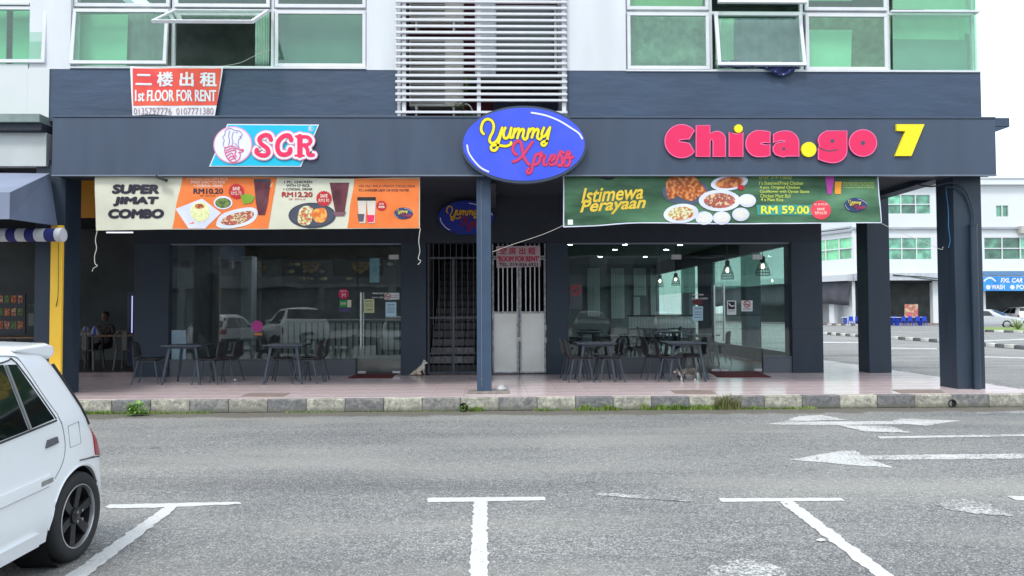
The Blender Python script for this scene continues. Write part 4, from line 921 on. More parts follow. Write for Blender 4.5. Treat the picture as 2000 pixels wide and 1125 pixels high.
art([(496,352),(529,352),(524,395),(518,420),(505,420),(500,395)], M_cola, .008); art([(496,350),(529,350),(529,355),(496,355)], MATS['oval_rim'], .010)
art([(644,357),(682,357),(675,400),(673,415),(655,415),(652,400)], M_cola, .008); art([(650,414),(676,414),(672,422),(654,422)], mat('glass_foot', srgb(120,80,90), .3), .010)
art(disc=(610,421,46,25), m=M_dplate, lay=.007); art(disc=(610,421,42,22), m=mat('print_dark_plate2', srgb(66,70,86), .5), lay=.009)
art([(586,410),(598,402),(612,408),(612,420),(606,438),(590,440),(582,430)], M_food2, .011, sm=3); art([(608,416),(618,408),(634,407),(639,420),(634,433),(618,434)], foodmat('print_orange_fry', srgb(215,105,35), srgb(240,170,80)), .012, sm=3)
for a in (706, 724): art([(a-8,388),(a+10,388),(a+8,436),(a-4,436)], mat('print_cup', srgb(205,195,185), .5, var=.1), .009+a*1e-6); art([(a-8,385),(a+10,385),(a+10,392),(a-8,392)], M_black, .011)
art([(698,418),(712,418),(710,433),(701,433)], mat('print_grey_drink', srgb(90,80,95), .5), .012); art([(716,420),(732,420),(730,434),(719,434)], M_red, .012)
MC = dict(C2); MC = dict(rim=C2['rim'], face=mat('print_oval', srgb(42,62,110), .5), stripe=M_wprint, y=mat('print_yel', srgb(225,205,90), .5), yedge=MATS['dark_edge2'], r=mat('print_r', srgb(190,60,90), .5), redge=MATS['red2e'])
oval(767.5, 404, 2000/42, 11.715, '', .002, MC, rim=False, parent=t, wave=wv1)
WAVE[0] = None
mb = MB(); mb.tube([(U(190,346,11.72)[0],11.74,3.62),(U(340,343,11.72)[0],11.76,3.63)], .004, 5); part('tie_cord', mb, M_alu, t)
def cord(pts, Y, lab, r_=.007, m=None, cat='rope'):
    P = [(U(u,v,Y)[0], Y+random.uniform(-.01,.01), U(u,v,Y)[1]) for u, v in pts]; return one('cord', MB().tube(smooth_line(P, 5), r_, 6), m or mat('cord_white', (.55,.53,.47), .8), lab, cat, smooth=True)
cord([(190,450),(186,468),(189,485),(185,500),(186,515),(191,519),(182,524),(180,530)], 11.7, 'frayed pale cord dangling from the left end of the combo banner', .006)
cord([(821,446),(818,470),(820,490),(817,505),(822,510),(816,517)], 11.7, 'frayed pale cord dangling from the right end of the combo banner', .006)
cord([(1101,440),(1060,458),(1000,478),(962,492)], 11.75, 'thin white cord tying the green banner down to the steel column', .004)
cord([(1722,437),(1760,455),(1810,475),(1838,487),(1842,482)], 11.75, 'thin white cord running from the green banner to the corner column', .004)
# green banner
def wv2(x, z): return .03*noise.noise(Vector((x*1.3, z*1.4, 11)))+.02*noise.noise(Vector((x*2.2-z*3.4, z*1.1, 5)))
A = Art(0, 0, 1, 11.74, wv2); WAVE[0] = wv2
def greenmat():
    m = mat('banner_green', srgb(30,70,44), .5, c2=srgb(92,140,104), vscale=1.1, ramp=(.38,.72), detail=5, stretch=(.7,1,2.6)); return m
t = thing('banner', 'green festive feast banner with golden script hanging under the right fascia', 'banner', (U(1400,400,11.74)[0], 11.74, 3.2))
banner_sheet(t, A, [(1101,341),(1150,343),(1190,352),(1225,342),(1400,340),(1560,340),(1713,341)], [(1101,443),(1160,441),(1250,435),(1400,437),(1560,436),(1721,435)], greenmat())
M_gold = mat('ink_gold', srgb(225,190,60), .5); M_lime = mat('ink_lime', srgb(210,222,90), .5)
A.text('lettering', 'Istimewa', (1134,364,1256,393), .006, M_gold, t, .02, .35, 4); A.text('lettering', 'Perayaan', (1132,387,1262,418), .006, M_gold, t, .025, .35, 4)
for s_, bx in (('(For 3-4 Paxs)',(1483,343,1546,351)),("1's Steamed/Fried Chicken",(1483,354,1569,361)),('4 pcs. Original Chicken',(1484,363,1563,370)),('Cauliflower with Oyster Sauce',(1484,371,1581,378)),('Chicken Meat Ball',(1485,379,1544,386)),('4 x Plain Rice',(1486,387,1530,393))):
    A.text('lettering', s_, bx, .006, M_lime, t, .012)
art([(1477,400),(1590,400),(1590,420),(1479,420)], mat('print_teal_box', srgb(60,150,140), .5), .005); A.bold('lettering', 'RM 59.00', (1486,402,1581,418), .009, mat('ink_brightyellow', srgb(235,235,60), .5), t, w=1.6, bold=.0)
art(disc=(1603,410,19,19), m=mat('print_coral', srgb(222,60,80), .5), lay=.008)
A.text('lettering','NP: RM75.00',(1590,397,1616,401),.011,M_inkw,t,.01); A.text('lettering', 'SAVE', (1596,406,1610,411), .011, M_inkw, t, .02); A.text('lettering', 'RM16.00', (1592,413,1614,419), .011, M_inkw, t, .02)
for k, s_ in enumerate(('ADD RM2.00 for Cordial Drinks','ADD RM4.50 for Orange Juice','choose any of these to upgrade')): A.text('lettering', s_, (1646,356+k*4.4,1706,358.8+k*4.4), .006, M_lime, t, .0)
art([(1611,345),(1629,345),(1625,379),(1617,379)], mat('print_magenta', srgb(180,60,160), .5), .007); art([(1630,355),(1644,355),(1642,379),(1631,379)], mat('print_orangejuice', srgb(230,150,40), .5), .009)
art(disc=(1340,375,46,26), m=mat('print_bluegrey_plate', srgb(70,84,104), .5), lay=.005)
for q in ([(1302,352),(1320,345),(1336,352),(1332,372),(1318,386),(1306,388),(1302,372)],[(1328,352),(1350,344),(1368,358),(1380,376),(1374,384),(1355,382),(1335,370)],[(1318,374),(1340,368),(1360,380),(1354,392),(1334,388)]): art(q, M_food1, .007+random.random()*.002, sm=4)
def plate(a, b, ra, rb, fm, rot=0): 
    pts = [(a+x*math.cos(R(rot))+y*math.sin(R(rot)), b-x*math.sin(R(rot))+y*math.cos(R(rot))) for x, y in circle(0,0,ra,rb,26)]; art(pts, M_plate, .0115+random.random()*.0015)
    pts = [(a+x*math.cos(R(rot))+y*math.sin(R(rot)), b-x*math.sin(R(rot))+y*math.cos(R(rot))) for x, y in circle(0,0,ra*.76,rb*.7,22)]; art(pts, fm, .0145+random.random()*.001)
plate(1424,357,37,15,M_food1,8); art(disc=(1447,366,7,5), m=M_burst, lay=.017); plate(1405,392,41,21,M_food3,0); plate(1330,417,34,19,M_food2,6)
for a, b in ((1459,392),(1375,426),(1409,426),(1446,419)): plate(a, b, 17, 13, mat('print_white_rice', srgb(225,222,215), .6, var=.05, vscale=30))
oval(1646, 385, 2000/50, 11.733, '', .002, MC, rim=False, parent=t, wave=wv2)
art([(1109,429),(1119,429),(1119,439),(1109,439)], M_wprint, .006)
mb = MB(); A.ribbon(mb, [(1101,341),(1101,443)], 2, .004, .001, 2); A.ribbon(mb, [(1713,341),(1721,435)], 2, .004, .001, 2); A.ribbon(mb, [(1101,443),(1160,441),(1250,435),(1400,437),(1560,436),(1721,435)], 2, .0045, .001, 4); part('hem', mb, M_plate, t)
WAVE[0] = None
# red rent banner on upper wall
def wv3(x, z): return .02*noise.noise(Vector((x*3, z*3, 2)))-.01
WAVE[0] = wv3; A = Art(0, 0, 1, CY-.05, wv3); t = thing('banner', 'red and white first floor for rent banner tied under the open window', 'banner', (U(345,180,CY-.05)[0], CY-.05, 5))
banner_sheet(t, A, [(255,130),(300,132),(350,133),(400,132),(437,129)], [(259,226),(300,224),(350,226),(420,228)], M_wprint, n=24)
def quadsheet(pts, m, lay):
    mb = MB(); n = 16; k = 8
    for j in range(k+1):
        for i in range(n+1):
            a = Vector(pts[0]).lerp(Vector(pts[1]), i/n).lerp(Vector(pts[3]).lerp(Vector(pts[2]), i/n), j/k); X, Z = A.p(a.x, a.y); mb.v.append((X, A.Y-lay+A.wave(X,Z), Z))
    for j in range(k):
        for i in range(n): q = j*(n+1)+i; mb.f.append((q+n+1, q+n+2, q+1, q))
    return part('printed_area', mb, m, t, smooth='all')
quadsheet([(260,134,0),(433,134,0),(424,206,0),(261,207,0)], mat('rent_red', srgb(222,62,66), .6, c2=srgb(238,96,60), vscale=1.6), .004)
A.bold('lettering', '二 楼 出 租', (266,141,424,170), .008, M_wprint, t, w=2.2, bold=.0); A.bold('lettering', '1st FLOOR FOR RENT', (265,176,423,199), .008, M_wprint, t, w=1.5, bold=.0)
A.text('lettering', '0135797776  0107771380', (262,211,418,224), .008, mat('faded_ink', srgb(160,130,140), .6), t, .0); WAVE[0] = None
cord([(437,129),(470,122),(500,108),(528,98)], CY-.06, 'thin white cord from the rent banner up to the window frame', .004)
# room for rent board
A = Art(0, 0, 1, SY+.06); t = thing('signboard', 'grey room for rent board hung on the white metal gate', 'sign', (U(1012,500,SY)[0], SY+.06, 2.6))
mb = MB(); A.poly(mb, [(969,481),(1055,480),(1056,521),(970,523)], 0, .02); part('board', mb, mat('board_greypink', srgb(176,160,166), .6, var=.05), t)
M_rr = mat('rent_letter', srgb(178,50,78), .6); A.bold('lettering', '空 房 出 租', (976,483,1046,497), .003, M_rr, t, w=.9, bold=.0); A.bold('lettering', "'ROOM FOR RENT'", (972,500,1053,511), .003, M_rr, t, w=1.2, bold=.005); A.text('lettering', 'TEL: 019-836 6921', (975,513,1050,520), .003, M_ink, t, .02)
# yellow board behind the left end of banner
one('board', MB().box(U(158,380,13.2)[0], U(210,380,13.2)[0], 13.2, 13.25, U(160,425,13.2)[1], U(160,346,13.2)[1]), mat('amber_board', srgb(205,140,30), .5, var=.04), 'plain amber board partly hidden behind the combo banner', 'board')
# ---- stickers & posters on the glass ------------------------------
M_gpost = mat('poster_paper', (.62,.68,.70), .6, var=.05)
def sticker(name, lab, u0, v0, u1, v1, m, lines=(), cat='poster', rnd_=False, text=None, lm=None, dy=0):
    A = Art(0, 0, 1, SY+.068+dy); t = thing(name, lab, cat, (A.p((u0+u1)/2,(v0+v1)/2)[0], SY+.06, A.p(u0,v1)[1])); mb = MB()
    if rnd_: A.disc(mb, (u0+u1)/2, (v0+v1)/2, (u1-u0)/2, (v1-v0)/2, 0, .003)
    else: A.poly(mb, [(u0,v0),(u1,v0),(u1,v1),(u0,v1)], 0, .003)
    part('sheet', mb, m, t)
    for s_, bx in lines: A.text('lettering', s_, bx, .003, lm or M_ink, t, .01)
    return t, A
def nosmoke(t, A, a, b, r_):
    mb = MB(); A.ribbon(mb, circle(a,b,r_,r_,20), r_*.3, .003, .001, closed=True, sm=1); A.ribbon(mb, [(a-r_*.7,b-r_*.7),(a+r_*.7,b+r_*.7)], r_*.25, .005, .001, 1); part('ban_ring', mb, M_inkr, t)
    mb = MB(); A.ribbon(mb, [(a-r_*.6,b+r_*.15),(a+r_*.5,b+r_*.15)], r_*.25, .004, .001, 1); part('cigarette', mb, M_ink, t)
sticker('sticker', 'round magenta sticker on the glass left of the single door', 661, 564, 681, 584, mat('stick_mag', srgb(205,25,95), .5), [('HALAL',(664,567,678,570)),('M',(668,573,675,580))], 'sticker', True, lm=M_inkw)
sticker('sticker', 'green square sticker under the round magenta sticker', 663, 586, 678, 600, mat('stick_green', srgb(20,140,75), .5), [('GRAB',(665,590,676,595))], 'sticker', lm=M_inkw)
sticker('sticker', 'cream slip beside the green square sticker', 678.5, 586, 686, 600, M_cr, [], 'sticker', dy=.004)
sticker('sticker', 'dull violet strip sticker under the green square sticker', 662, 602, 683, 609, mat('stick_violet', srgb(70,60,110), .5), [], 'sticker')
t, A_ = sticker('poster', 'cream poster on the single glass door beside its handle', 711, 584, 731, 611, mat('poster_cream', srgb(190,195,150), .6, var=.05), [('NOTICE',(714,587,728,590)),('SELAMAT',(713,593,729,595)),('DATANG',(714,597,728,599)),('COMBO',(714,603,728,607))])
t, A_ = sticker('poster', 'pale blue notice under the no smoking sign on the single door', 753, 590, 774, 618, mat('poster_blue', srgb(165,200,215), .6, var=.03), [('NOTIS',(757,594,770,597)),('------------',(756,601,771,602)),('------------',(756,605,771,606)),('------------',(756,609,771,610))])
t, A_ = sticker('sign', 'white no smoking sign on the single glass door', 751, 572, 780, 585, M_gpost, [('NO SMOKING',(763,576,778,578)),('DILARANG',(764,580,777,582))], 'sign'); nosmoke(t, A_, 757.5, 578.5, 5)
for a, s_ in ((573,'OPENING HOURS'),(581,'10.00AM - 10.00PM')):
    A_ = Art(0,0,1,SY+.068); t = thing('sticker', ('white opening hours lettering on the single door','white opening times lettering under the opening hours line')[a > 575], 'sticker', (A_.p(740,a)[0], SY+.06, A_.p(740,a)[1])); A_.text('lettering', s_, (727,a-1.5,749,a+1.5), .0, M_wprint, t, .03)
t, A_ = sticker('sticker', 'pink round sticker low on the left shop window', 492, 626, 513, 648, mat('stick_pink', srgb(200,60,150), .5), [], 'sticker', True); mb = MB(); A_.poly(mb, [(496,650),(513,650),(512,655),(497,655)], 0, .003); part('tab', mb, mat('stick_orange', srgb(200,120,60), .5), t)
sticker('poster', 'blue white sheet stuck low at the left edge of the left shop window', 335, 645, 363, 702, mat('poster_pale', srgb(140,165,180), .6, var=.12, vscale=4), [], 'poster')
sticker('poster', 'tall blue drink poster inside beside the single door', 722, 504, 741, 552, mat('poster_cyan', srgb(95,150,170), .6, c2=srgb(150,175,180), vscale=6), [], 'poster', dy=.05)
t, A_ = sticker('sign', 'faded no smoking sign at the left edge of the right shop window', 1113, 554, 1137, 604, mat('poster_grey', srgb(74,80,88), .6, var=.1), [], 'sign'); nosmoke(t, A_, 1125, 567, 9)
t, A_ = sticker('poster', 'pale blue notice on the glass left of the double doors', 1353, 598, 1373, 626, MATS['poster_blue'], [('NOTIS',(1357,601,1370,604)),('------------',(1356,609,1371,610)),('------------',(1356,614,1371,615)),('------------',(1356,619,1371,620))])
A_ = Art(0,0,1,SY+.068); t = thing('sticker', 'white opening hours lettering left of the double doors', 'sticker', (A_.p(1363,580)[0], SY+.06, A_.p(1363,580)[1])); A_.text('lettering', 'OPENING HOURS', (1352,574,1374,577), 0, M_wprint, t, .03); A_.text('lettering', '10.00AM-10.00PM', (1350,581,1382,585), 0, M_wprint, t, .03); mb = MB(); A_.disc(mb, 1363, 590, 10, 6, 0, .002); part('badge', mb, mat('badge_maroon', srgb(90,20,30), .5), t)
t, A_ = sticker('sign', 'white sign with a dark picture on the right leaf of the double doors', 1420, 587, 1438, 615, M_gpost, [('CCTV',(1423,606,1435,609))], 'sign'); mb = MB(); A_.poly(mb, [(1422,589),(1435,589),(1435,604),(1422,604)], .003, .001); part('picture', mb, M_ink, t); mb = MB(); A_.ribbon(mb, [(1424,593),(1428,598),(1433,597)], 2, .005, .001, 2); part('picture', mb, M_wprint, t)
t, A_ = sticker('sign', 'white no smoking sign on the right leaf of the double doors', 1448, 587, 1470, 608, M_gpost, [('NO SMOKING',(1451,602,1467,605))], 'sign'); nosmoke(t, A_, 1459, 594, 6)
# ---- lamps --------------------------------------------------------
M_bulb = mat('bulb_glow', (1,.85,.6), .5, emit=6); M_down = mat('downlight_glow', (.9,.95,1), .5, emit=55); M_shade = mat('cage_black', (.012,.014,.016), .5)
def pendant(u, v0, v1, r_px, lab, Y):
    x, zb = U(u, v1, Y); zt = U(u, v0, Y)[1]; r_ = r_px*Y/FPX; t = thing('pendant_lamp', lab, 'lamp', (x, Y, zt), 'pendant lamps in the right shop'); H = zt-zb
    part('lamp_cord', MB().tube([(x,Y,zt),(x,Y,3.42)], .008, 6), M_shade, t); part('lamp_neck', MB().lathe([(.02,0),(.055,-.02),(.055,-H*.3),(.08,-H*.34)], (x,Y,zt), n=14), M_shade, t, smooth=True)
    sh = MB(); prof = [(.08,-H*.34),(r_*.6,-H*.48),(r_*.86,-H*.68),(r_*.97,-H*.85),(r_,-H)]
    for k in range(16):
        a = 2*math.pi*k/16; sh.tube([(x+p*math.cos(a),Y+p*math.sin(a),zt+h) for p, h in prof], .004, 4)
    for p, h in prof[1:]: sh.tube([(x+p*math.cos(2*math.pi*i/20),Y+p*math.sin(2*math.pi*i/20),zt+h) for i in range(21)], .005, 4, cap=False)
    part('lamp_shade', sh, M_shade, t); part('bulb', MB().lathe([(.001,-H*.40),(.028,-H*.45),(.034,-H*.54),(.024,-H*.62),(.001,-H*.66)], (x,Y,zt), n=12), M_bulb, t, smooth=True)
pendant(1421, 508, 545, 12, 'wire cage pendant lamp above the double glass doors', 18.0); pendant(1490, 500, 538, 14, 'largest wire cage pendant lamp at the right of the shop', 16.6)
pendant(1320, 533, 557, 8.5, 'small cage pendant lamp in front of the pale window', 20.5); pendant(1289, 536, 560, 7, 'small cage pendant lamp left of the pale window', 22.5)
for i, (u, v) in enumerate(((1113,478),(1221,478),(1201,488),(1301,488),(1328,479),(1172,502),(1260,502),(528,504),(616,504))):
    dd = ray(u, v); t_ = (3.40-CAMZ)/dd.z; x, y = dd.x*t_, dd.y*t_
    if y > 29: continue
    dl = thing('downlight', ('ceiling downlight in the front left corner of the right shop','front downlight nearest the gate side, in the right shop','ceiling downlight over the first window joint of the right shop','front downlight over the table by the doors','front downlight beside the door transom','rear left downlight in the right shop','rear middle downlight in the right shop','lit downlight beside the grey pillar in the left shop','lit downlight over the counter middle in the left shop')[i], 'lamp', (x, y, 3.4), 'ceiling downlights inside the '+('right' if u > 1000 else 'left')+' shop')
    part('rim', MB().lathe([(.10,.018),(.10,.0),(.08,.0),(.08,.018)], (x,y,3.4), n=20), M_alu, dl); part('diffuser', MB().lathe([(.08,.008),(.001,.008)], (x,y,3.4), n=20), M_down, dl)
dl0 = [o for o in bpy.data.objects if o.name.startswith('downlight')][0]
for k, (x, y, lab) in enumerate(((-5.6,19.2,'leftmost downlight in front of the service counter'),(-4.2,19.2,'second downlight in front of the service counter'),(-2.9,19.2,'third downlight in front of the service counter'),(-5.0,16.6,'downlight behind the left shop window head'),(-3.0,16.6,'downlight behind the single glass door head'),(2.4,17.2,'front left downlight behind the right window head'),(4.4,17.2,'front right downlight behind the right window head'))):
    c = dupe(dl0); c.location = (x, y, 3.4); c['label'] = lab; c['group'] = 'ceiling downlights behind the window heads'  # extra lamps hidden behind the heads, added to brighten the interiors
# cctv / spotlight under fascia
t = thing('spotlight', 'small black spotlight clipped under the fascia over the combo banner', 'spotlight', (U(318,345,11.62)[0], 11.6, 3.62))
x = U(316,345,11.62)[0]; part('head', MB().box(-.09,.09,-.03,.03,-.025,.025).xf(Matrix.Translation((x,11.61,3.59))@Matrix.Rotation(R(22),4,'Y')), M_black, t, bevel=.006); part('bracket', MB().tube([(x-.05,11.63,3.63),(x-.05,11.61,3.60)], .008, 6), M_black, t)
# pipe and cable on the corner column
one('downpipe', MB().tube([(7.78,CY-.06,FZ+.002),(7.78,CY-.06,2.85)], .055, 14).tube([(7.78,CY-.06,2.85),(7.78,CY-.06,2.88)], .062, 14), M_blue, 'blue painted downpipe on the front of the corner column', 'pipe', smooth=True)
one('cable', MB().tube(smooth_line([(7.80,CY-.04,2.88),(7.80,CY-.04,3.05),(7.74,CY-.04,3.3),(7.62,CY-.04,3.5),(7.42,CY-.03,3.56),(7.2,CY+.1,3.52),(7.0,CY+.2,3.58)],8), .013, 8).tube(smooth_line([(7.77,CY-.035,2.88),(7.77,CY-.035,3.05),(7.69,CY-.035,3.32),(7.56,CY-.035,3.46),(7.4,CY+.02,3.5)],8), .012, 8), M_blue, 'blue painted cables bending off the top of the corner column', 'cable', smooth=True)
one('cord', MB().tube(smooth_line([(7.44,CY+.1,3.5),(7.45,CY+.06,3.1),(7.44,CY+.05,2.85),(7.46,CY+.05,2.62),(7.43,CY+.05,2.5)],6), .006, 6), mat('cord_blue', srgb(50,110,160), .7), 'blue cord hanging down the side of the corner column', 'rope', smooth=True)
# ================================================================== FURNITURE
def make_table(lab):
    t = thing('cafe_table', lab, 'table', (0,0,FZ), 'charcoal tables outside the shops', local=True)
    part('tabletop', MB().box(-.36,.36,-.36,.36,.685,.71), M_furn, t, bevel=.004); part('apron', MB().box(-.27,.27,-.27,-.25,.645,.684).box(-.27,.27,.25,.27,.645,.684), M_furn, t)
    for sx in (-1,1):
        for sy in (-1,1): part('leg', MB().bar((sx*.335,sy*.33,0),(sx*.23,sy*.26,.684),.032,.05), M_furn, t, bevel=.004)
    return t
def make_chair(lab):
    t = thing('plastic_chair', lab, 'chair', (0,0,FZ), 'black plastic chairs around the charcoal tables', local=True)
    prof = [(.23,.425),(.20,.44),(.10,.438),(-.05,.43),(-.15,.435),(-.20,.47),(-.225,.56),(-.245,.68),(-.265,.79)]; wd = [.19,.205,.215,.215,.205,.20,.205,.20,.15]
    mb = MB(); n = 8; P = smooth_line([(a,b,w) for (a,b),w in zip(prof,wd)], 3)
    for q in P:
        for i in range(n+1):
            s_ = -1+2*i/n; up = .03*s_*s_; x, z, w = q
            if z > .5: mb.v.append((x+up*1.2, s_*w, z-(.03*s_*s_ if z > .75 else 0)))
            else: mb.v.append((x, s_*w, z+up))
    for j in range(len(P)-1):
        for i in range(n): a = j*(n+1)+i; mb.f.append((a, a+1, a+n+2, a+n+1))
    part('shell', mb, M_chair, t, smooth='all', solid=.012)
    for sx, x0, x1 in ((1,.15,.235),(-1,-.13,-.225)):
        for sy in (-1,1): part('leg', MB().tube([(x0,sy*.15,.42),(x0*1.03,sy*.155,.39),(x1,sy*.215,0)], [.017,.016,.011], 8), M_chleg, t, smooth=True)
    part('seat_frame', MB().tube([(.15,-.15,.415),(-.13,-.15,.415),(-.13,.15,.415),(.15,.15,.415),(.15,-.15,.415)], .012, 6), M_chleg, t); return t
TY = 13.72
tx = [UX(355,13.4), UX(553,13.4), UX(1165,13.4), UX(1341,13.4)]
tl = ['charcoal cafe table left of the left shop window, nearest the yellow pillar','charcoal cafe table in front of the left shop window, left of the doormat','charcoal cafe table right of the white metal gate','charcoal cafe table left of the double glass doors']
T0 = make_table(tl[0]); T0.location = (tx[0]+.0, TY, FZ)
for i in (1,2,3): c = dupe(T0); c.location = (tx[i], TY, FZ); c['label'] = tl[i]
ch = [(-.72,-.02,8,'black plastic chair at the far left, pulled out from the leftmost table'),(.42,-.12,182,'front chair at the right side of the leftmost table'),(.62,.25,172,'rear chair at the right side of the leftmost table'),
 ('B',),(.40,-.1,178,'front chair at the right side of the second table'),(.44,.28,184,'rear chair at the right side of the second table'),(-.2,.30,4,'chair tucked under the second table, near the wall'),
 ('C',),(-.30,-.16,2,'front chair at the left side of the table beside the white gate'),(.28,-.16,180,'front chair at the right side of the table beside the white gate'),(-.36,.26,3,'rear chair at the left side of the table beside the white gate'),(.26,.28,178,'rear chair at the right side of the table beside the white gate'),
 ('D',),(-.30,-.16,-4,'front chair at the left side of the table beside the double doors'),(-.46,.24,5,'rear chair at the left side of the table beside the double doors'),(.24,.18,181,'front chair at the right side of the table beside the double doors'),(.30,.48,176,'rear chair at the right side of the table beside the double doors')]
C0 = None; ti = 0
for e in ch:
    if len(e) == 1: ti += 1; continue
    c = make_chair(e[3]) if C0 is None else dupe(C0)
    C0 = C0 or c; c.location = (tx[ti]+e[0], TY+e[1], FZ); c.rotation_euler.z = R(e[2]); c['label'] = e[3]
# interior tables and chairs in the right shop (seen through glass)
k = 0
names = ['nearest the double doors','behind the first row near the doors','in the middle of the right shop','near the pale side windows','at the far side by the windows','near the low ribbed partition']
for (x, y) in ((3.0,17.6),(5.0,17.9),(2.6,20.6),(4.9,20.8),(5.2,23.4),(3.0,23.6)):
    c = dupe(T0); c.location = (x, y, FZ); c['label'] = 'dark cafe table inside the right shop, '+names[k]; c['group'] = 'dark tables inside the right shop'
    for q, (dx, rz) in enumerate(((-.45,0),(.45,180))):
        h = dupe(C0); h.location = (x+dx, y+.0, FZ); h.rotation_euler.z = R(rz); h['label'] = ('left','right')[q]+' black chair at the indoor table '+names[k]; h['group'] = 'black chairs inside the right shop'
    k += 1
# doormats, drain covers
def flat(name, pts, z, h, m, lab, cat):
    P = [G(u, v, z) for u, v in pts]; mb = MB(); mb.prism([(p[0],p[1]) for p in P], 0, 1); n = len(P)
    ar = sum(P[i][0]*P[(i+1)%n][1]-P[(i+1)%n][0]*P[i][1] for i in range(n)); P = P if ar > 0 else P[::-1]
    mb = MB().add([(x,y,z) for x,y in P]+[(x,y,z+h) for x,y in P], [tuple(range(n))[::-1], tuple(range(n,2*n))]+[(i,(i+1)%n,n+(i+1)%n,n+i) for i in range(n)])
    return one(name, mb, m, lab, cat, bevel=.004)
flat('doormat', [(679,738.5),(765,738.5),(773,731.5),(697,731.5)], FZ+.001, .012, M_mat, 'maroon doormat in front of the single glass door', 'doormat')
flat('doormat', [(1402,737),(1506,737),(1478,725.5),(1383,725.5)], FZ+.001, .012, M_mat, 'maroon doormat in front of the double glass doors', 'doormat')
M_dc = mat('drain_concrete', (.24,.185,.165), .8, var=.15, vscale=12)
for q, lab in (([(470,774.5),(552,775),(566,768),(488,768)],'concrete drain cover set in the tiles left of the steel column'),([(1320,769.5),(1400,769.5),(1390,762.5),(1310,762.5)],'concrete drain cover set in the tiles near the walking cat'),([(1760,768),(1846,767.5),(1836,761),(1742,761.5)],'concrete drain cover set in the tiles beside the corner column')):
    flat('drain_cover', q, FZ+.001, .006, M_dc, lab, 'drain cover')
t = one('plastic_bag', MB().lathe([(.001,.085),(.035,.08),(.065,.055),(.08,.025),(.07,.0),(.001,.0)], (0.09,11.86,FZ+.031), n=9), mat('bag_grey', (.42,.42,.42), .5), 'small white crumpled bag on the concrete pad beside the steel column', 'bag', smooth=True)
one('litter', MB().add([(0,0,0),(.10,.01,.02),(.09,.06,.0),(.01,.05,.03),(.05,.03,.05)], [(0,1,4),(1,2,4),(2,3,4),(3,0,4),(3,2,1,0)]).xf(Matrix.Translation((*G(452,745,FZ),FZ+.003))), M_wprint, 'scrap of white paper on the tiles right of the leftmost table', 'litter')
one('litter', MB().box(0,.05,0,.035,0,.003).xf(Matrix.Translation((*G(1603,1060),.008))@Matrix.Rotation(.5,4,'Z')), M_wprint, 'small white card lying on the road beside the right parking line', 'litter')
# ================================================================== LEFT NEIGHBOUR
nb = thing('shophouse', 'neighbouring cream shophouse at the left with a grey awning and yellow pillar', 'building', (-9.5, 13, 0))
def nslab(name, m, *b, bevel=.004, label=None): return part(name, MB().box(*b), m, nb, bevel=bevel, label=label)
NX1 = ux0-.34
mb = MB(); nw = (-13.2, ux(92,60)); 
wallgrid(mb, -16, NX1, UZ(50,230,CY), UP_Z1, [(nw[0], nw[1], UZ(50,126,CY), UZ(50,10,CY)), (nw[0], nw[1], UZ(50,6,CY), 7.75)], CY-.02, CY+.23); part('upper_wall', mb, M_cream, nb)
nslab('upper_wall', M_cream, NX1-.002, ux0, CY-.018, CY-.006, UZ(50,230,CY), bz1, bevel=0)
window(nw[0], nw[1]-.01, UZ(50,124,CY), UZ(50,12,CY), CY+.0, tilt=3, parent=nb); window(nw[0], nw[1]-.01, UZ(50,4,CY), 7.7, CY+.03, parent=nb)
board('board', [(-200,12),(88,12),(86,125),(-200,125)], mat('mint_paper_left', (.30,.66,.46), .8, var=.05), YB, 'plain mint sheet behind the window at the far left edge', 'board')
zL = UZ(50,230,CY); nslab('ledge', M_grey, -16, ux0-.002, CY-.25, CY+.2, zL-.13, zL-.001); nslab('ledge', M_soffit, -16, ux0-.002, CY-.2, CY+.2, zL-.25, zL-.132)
nslab('fascia', mat('pale_fascia', (.50,.53,.52), .6, var=.08, vscale=1.5), -16, ux0-.004, CY-.06, CY+.1, UZ(50,326,CY), zL-.252)
nslab('ceiling', M_soffit, -16, -8.1, CY+.3, 23, CE-.1, CE, bevel=0)
nslab('back_wall', M_room, -16, -7.0, 20, 20.1, FZ, CE-.1, bevel=0)
nslab('interior_floor', M_dkfloor, -16, -7.0, 15.4, 20, FZ-.05, FZ+.04, bevel=0)
nslab('step', M_grout, hx(150), hx(262)-.002, SY+.05, SY+.3, FZ-.05, FZ+.09)
nslab('side_partition', M_room, hx(262)-.06, hx(262)-.004, SY+.41, 20, FZ, CE, bevel=0)
nslab('roof', M_white, -16, -8.01, CY+.26, 30, UP_Z1-.26, UP_Z1, bevel=0); nslab('floor_slab', M_soffit, -16, -11.01, CY+.26, 24, CE+.01, CE+.3, bevel=0)
# yellow pillar
yx0, yx1 = U(97,600,CY-.06)[0], LCX-.002; PYY = CY-.06
py_ = thing('pillar', 'bright yellow painted pillar between the two shophouses', 'pillar', ((yx0+yx1)/2, PYY, FZ)); part('shaft', MB().box(yx0, yx1, PYY, CY-.003, FZ, UZ(110,440,PYY)), mat('yellow_paint', srgb(255,200,60), .5, var=.05, vscale=2), py_, bevel=.006)
one('cord', MB().tube(smooth_line([(yx1-.05,PYY-.02,UZ(120,470,11.8)),(yx1-.04,PYY-.02,1.9),(yx1-.05,PYY-.02,1.7)],4), .004, 6).tube([(yx1-.05,PYY-.02,1.7),(yx1-.07,PYY-.02,1.6)], .006, 6), M_black, 'thin dark pull cord hanging on the yellow pillar', 'cord')
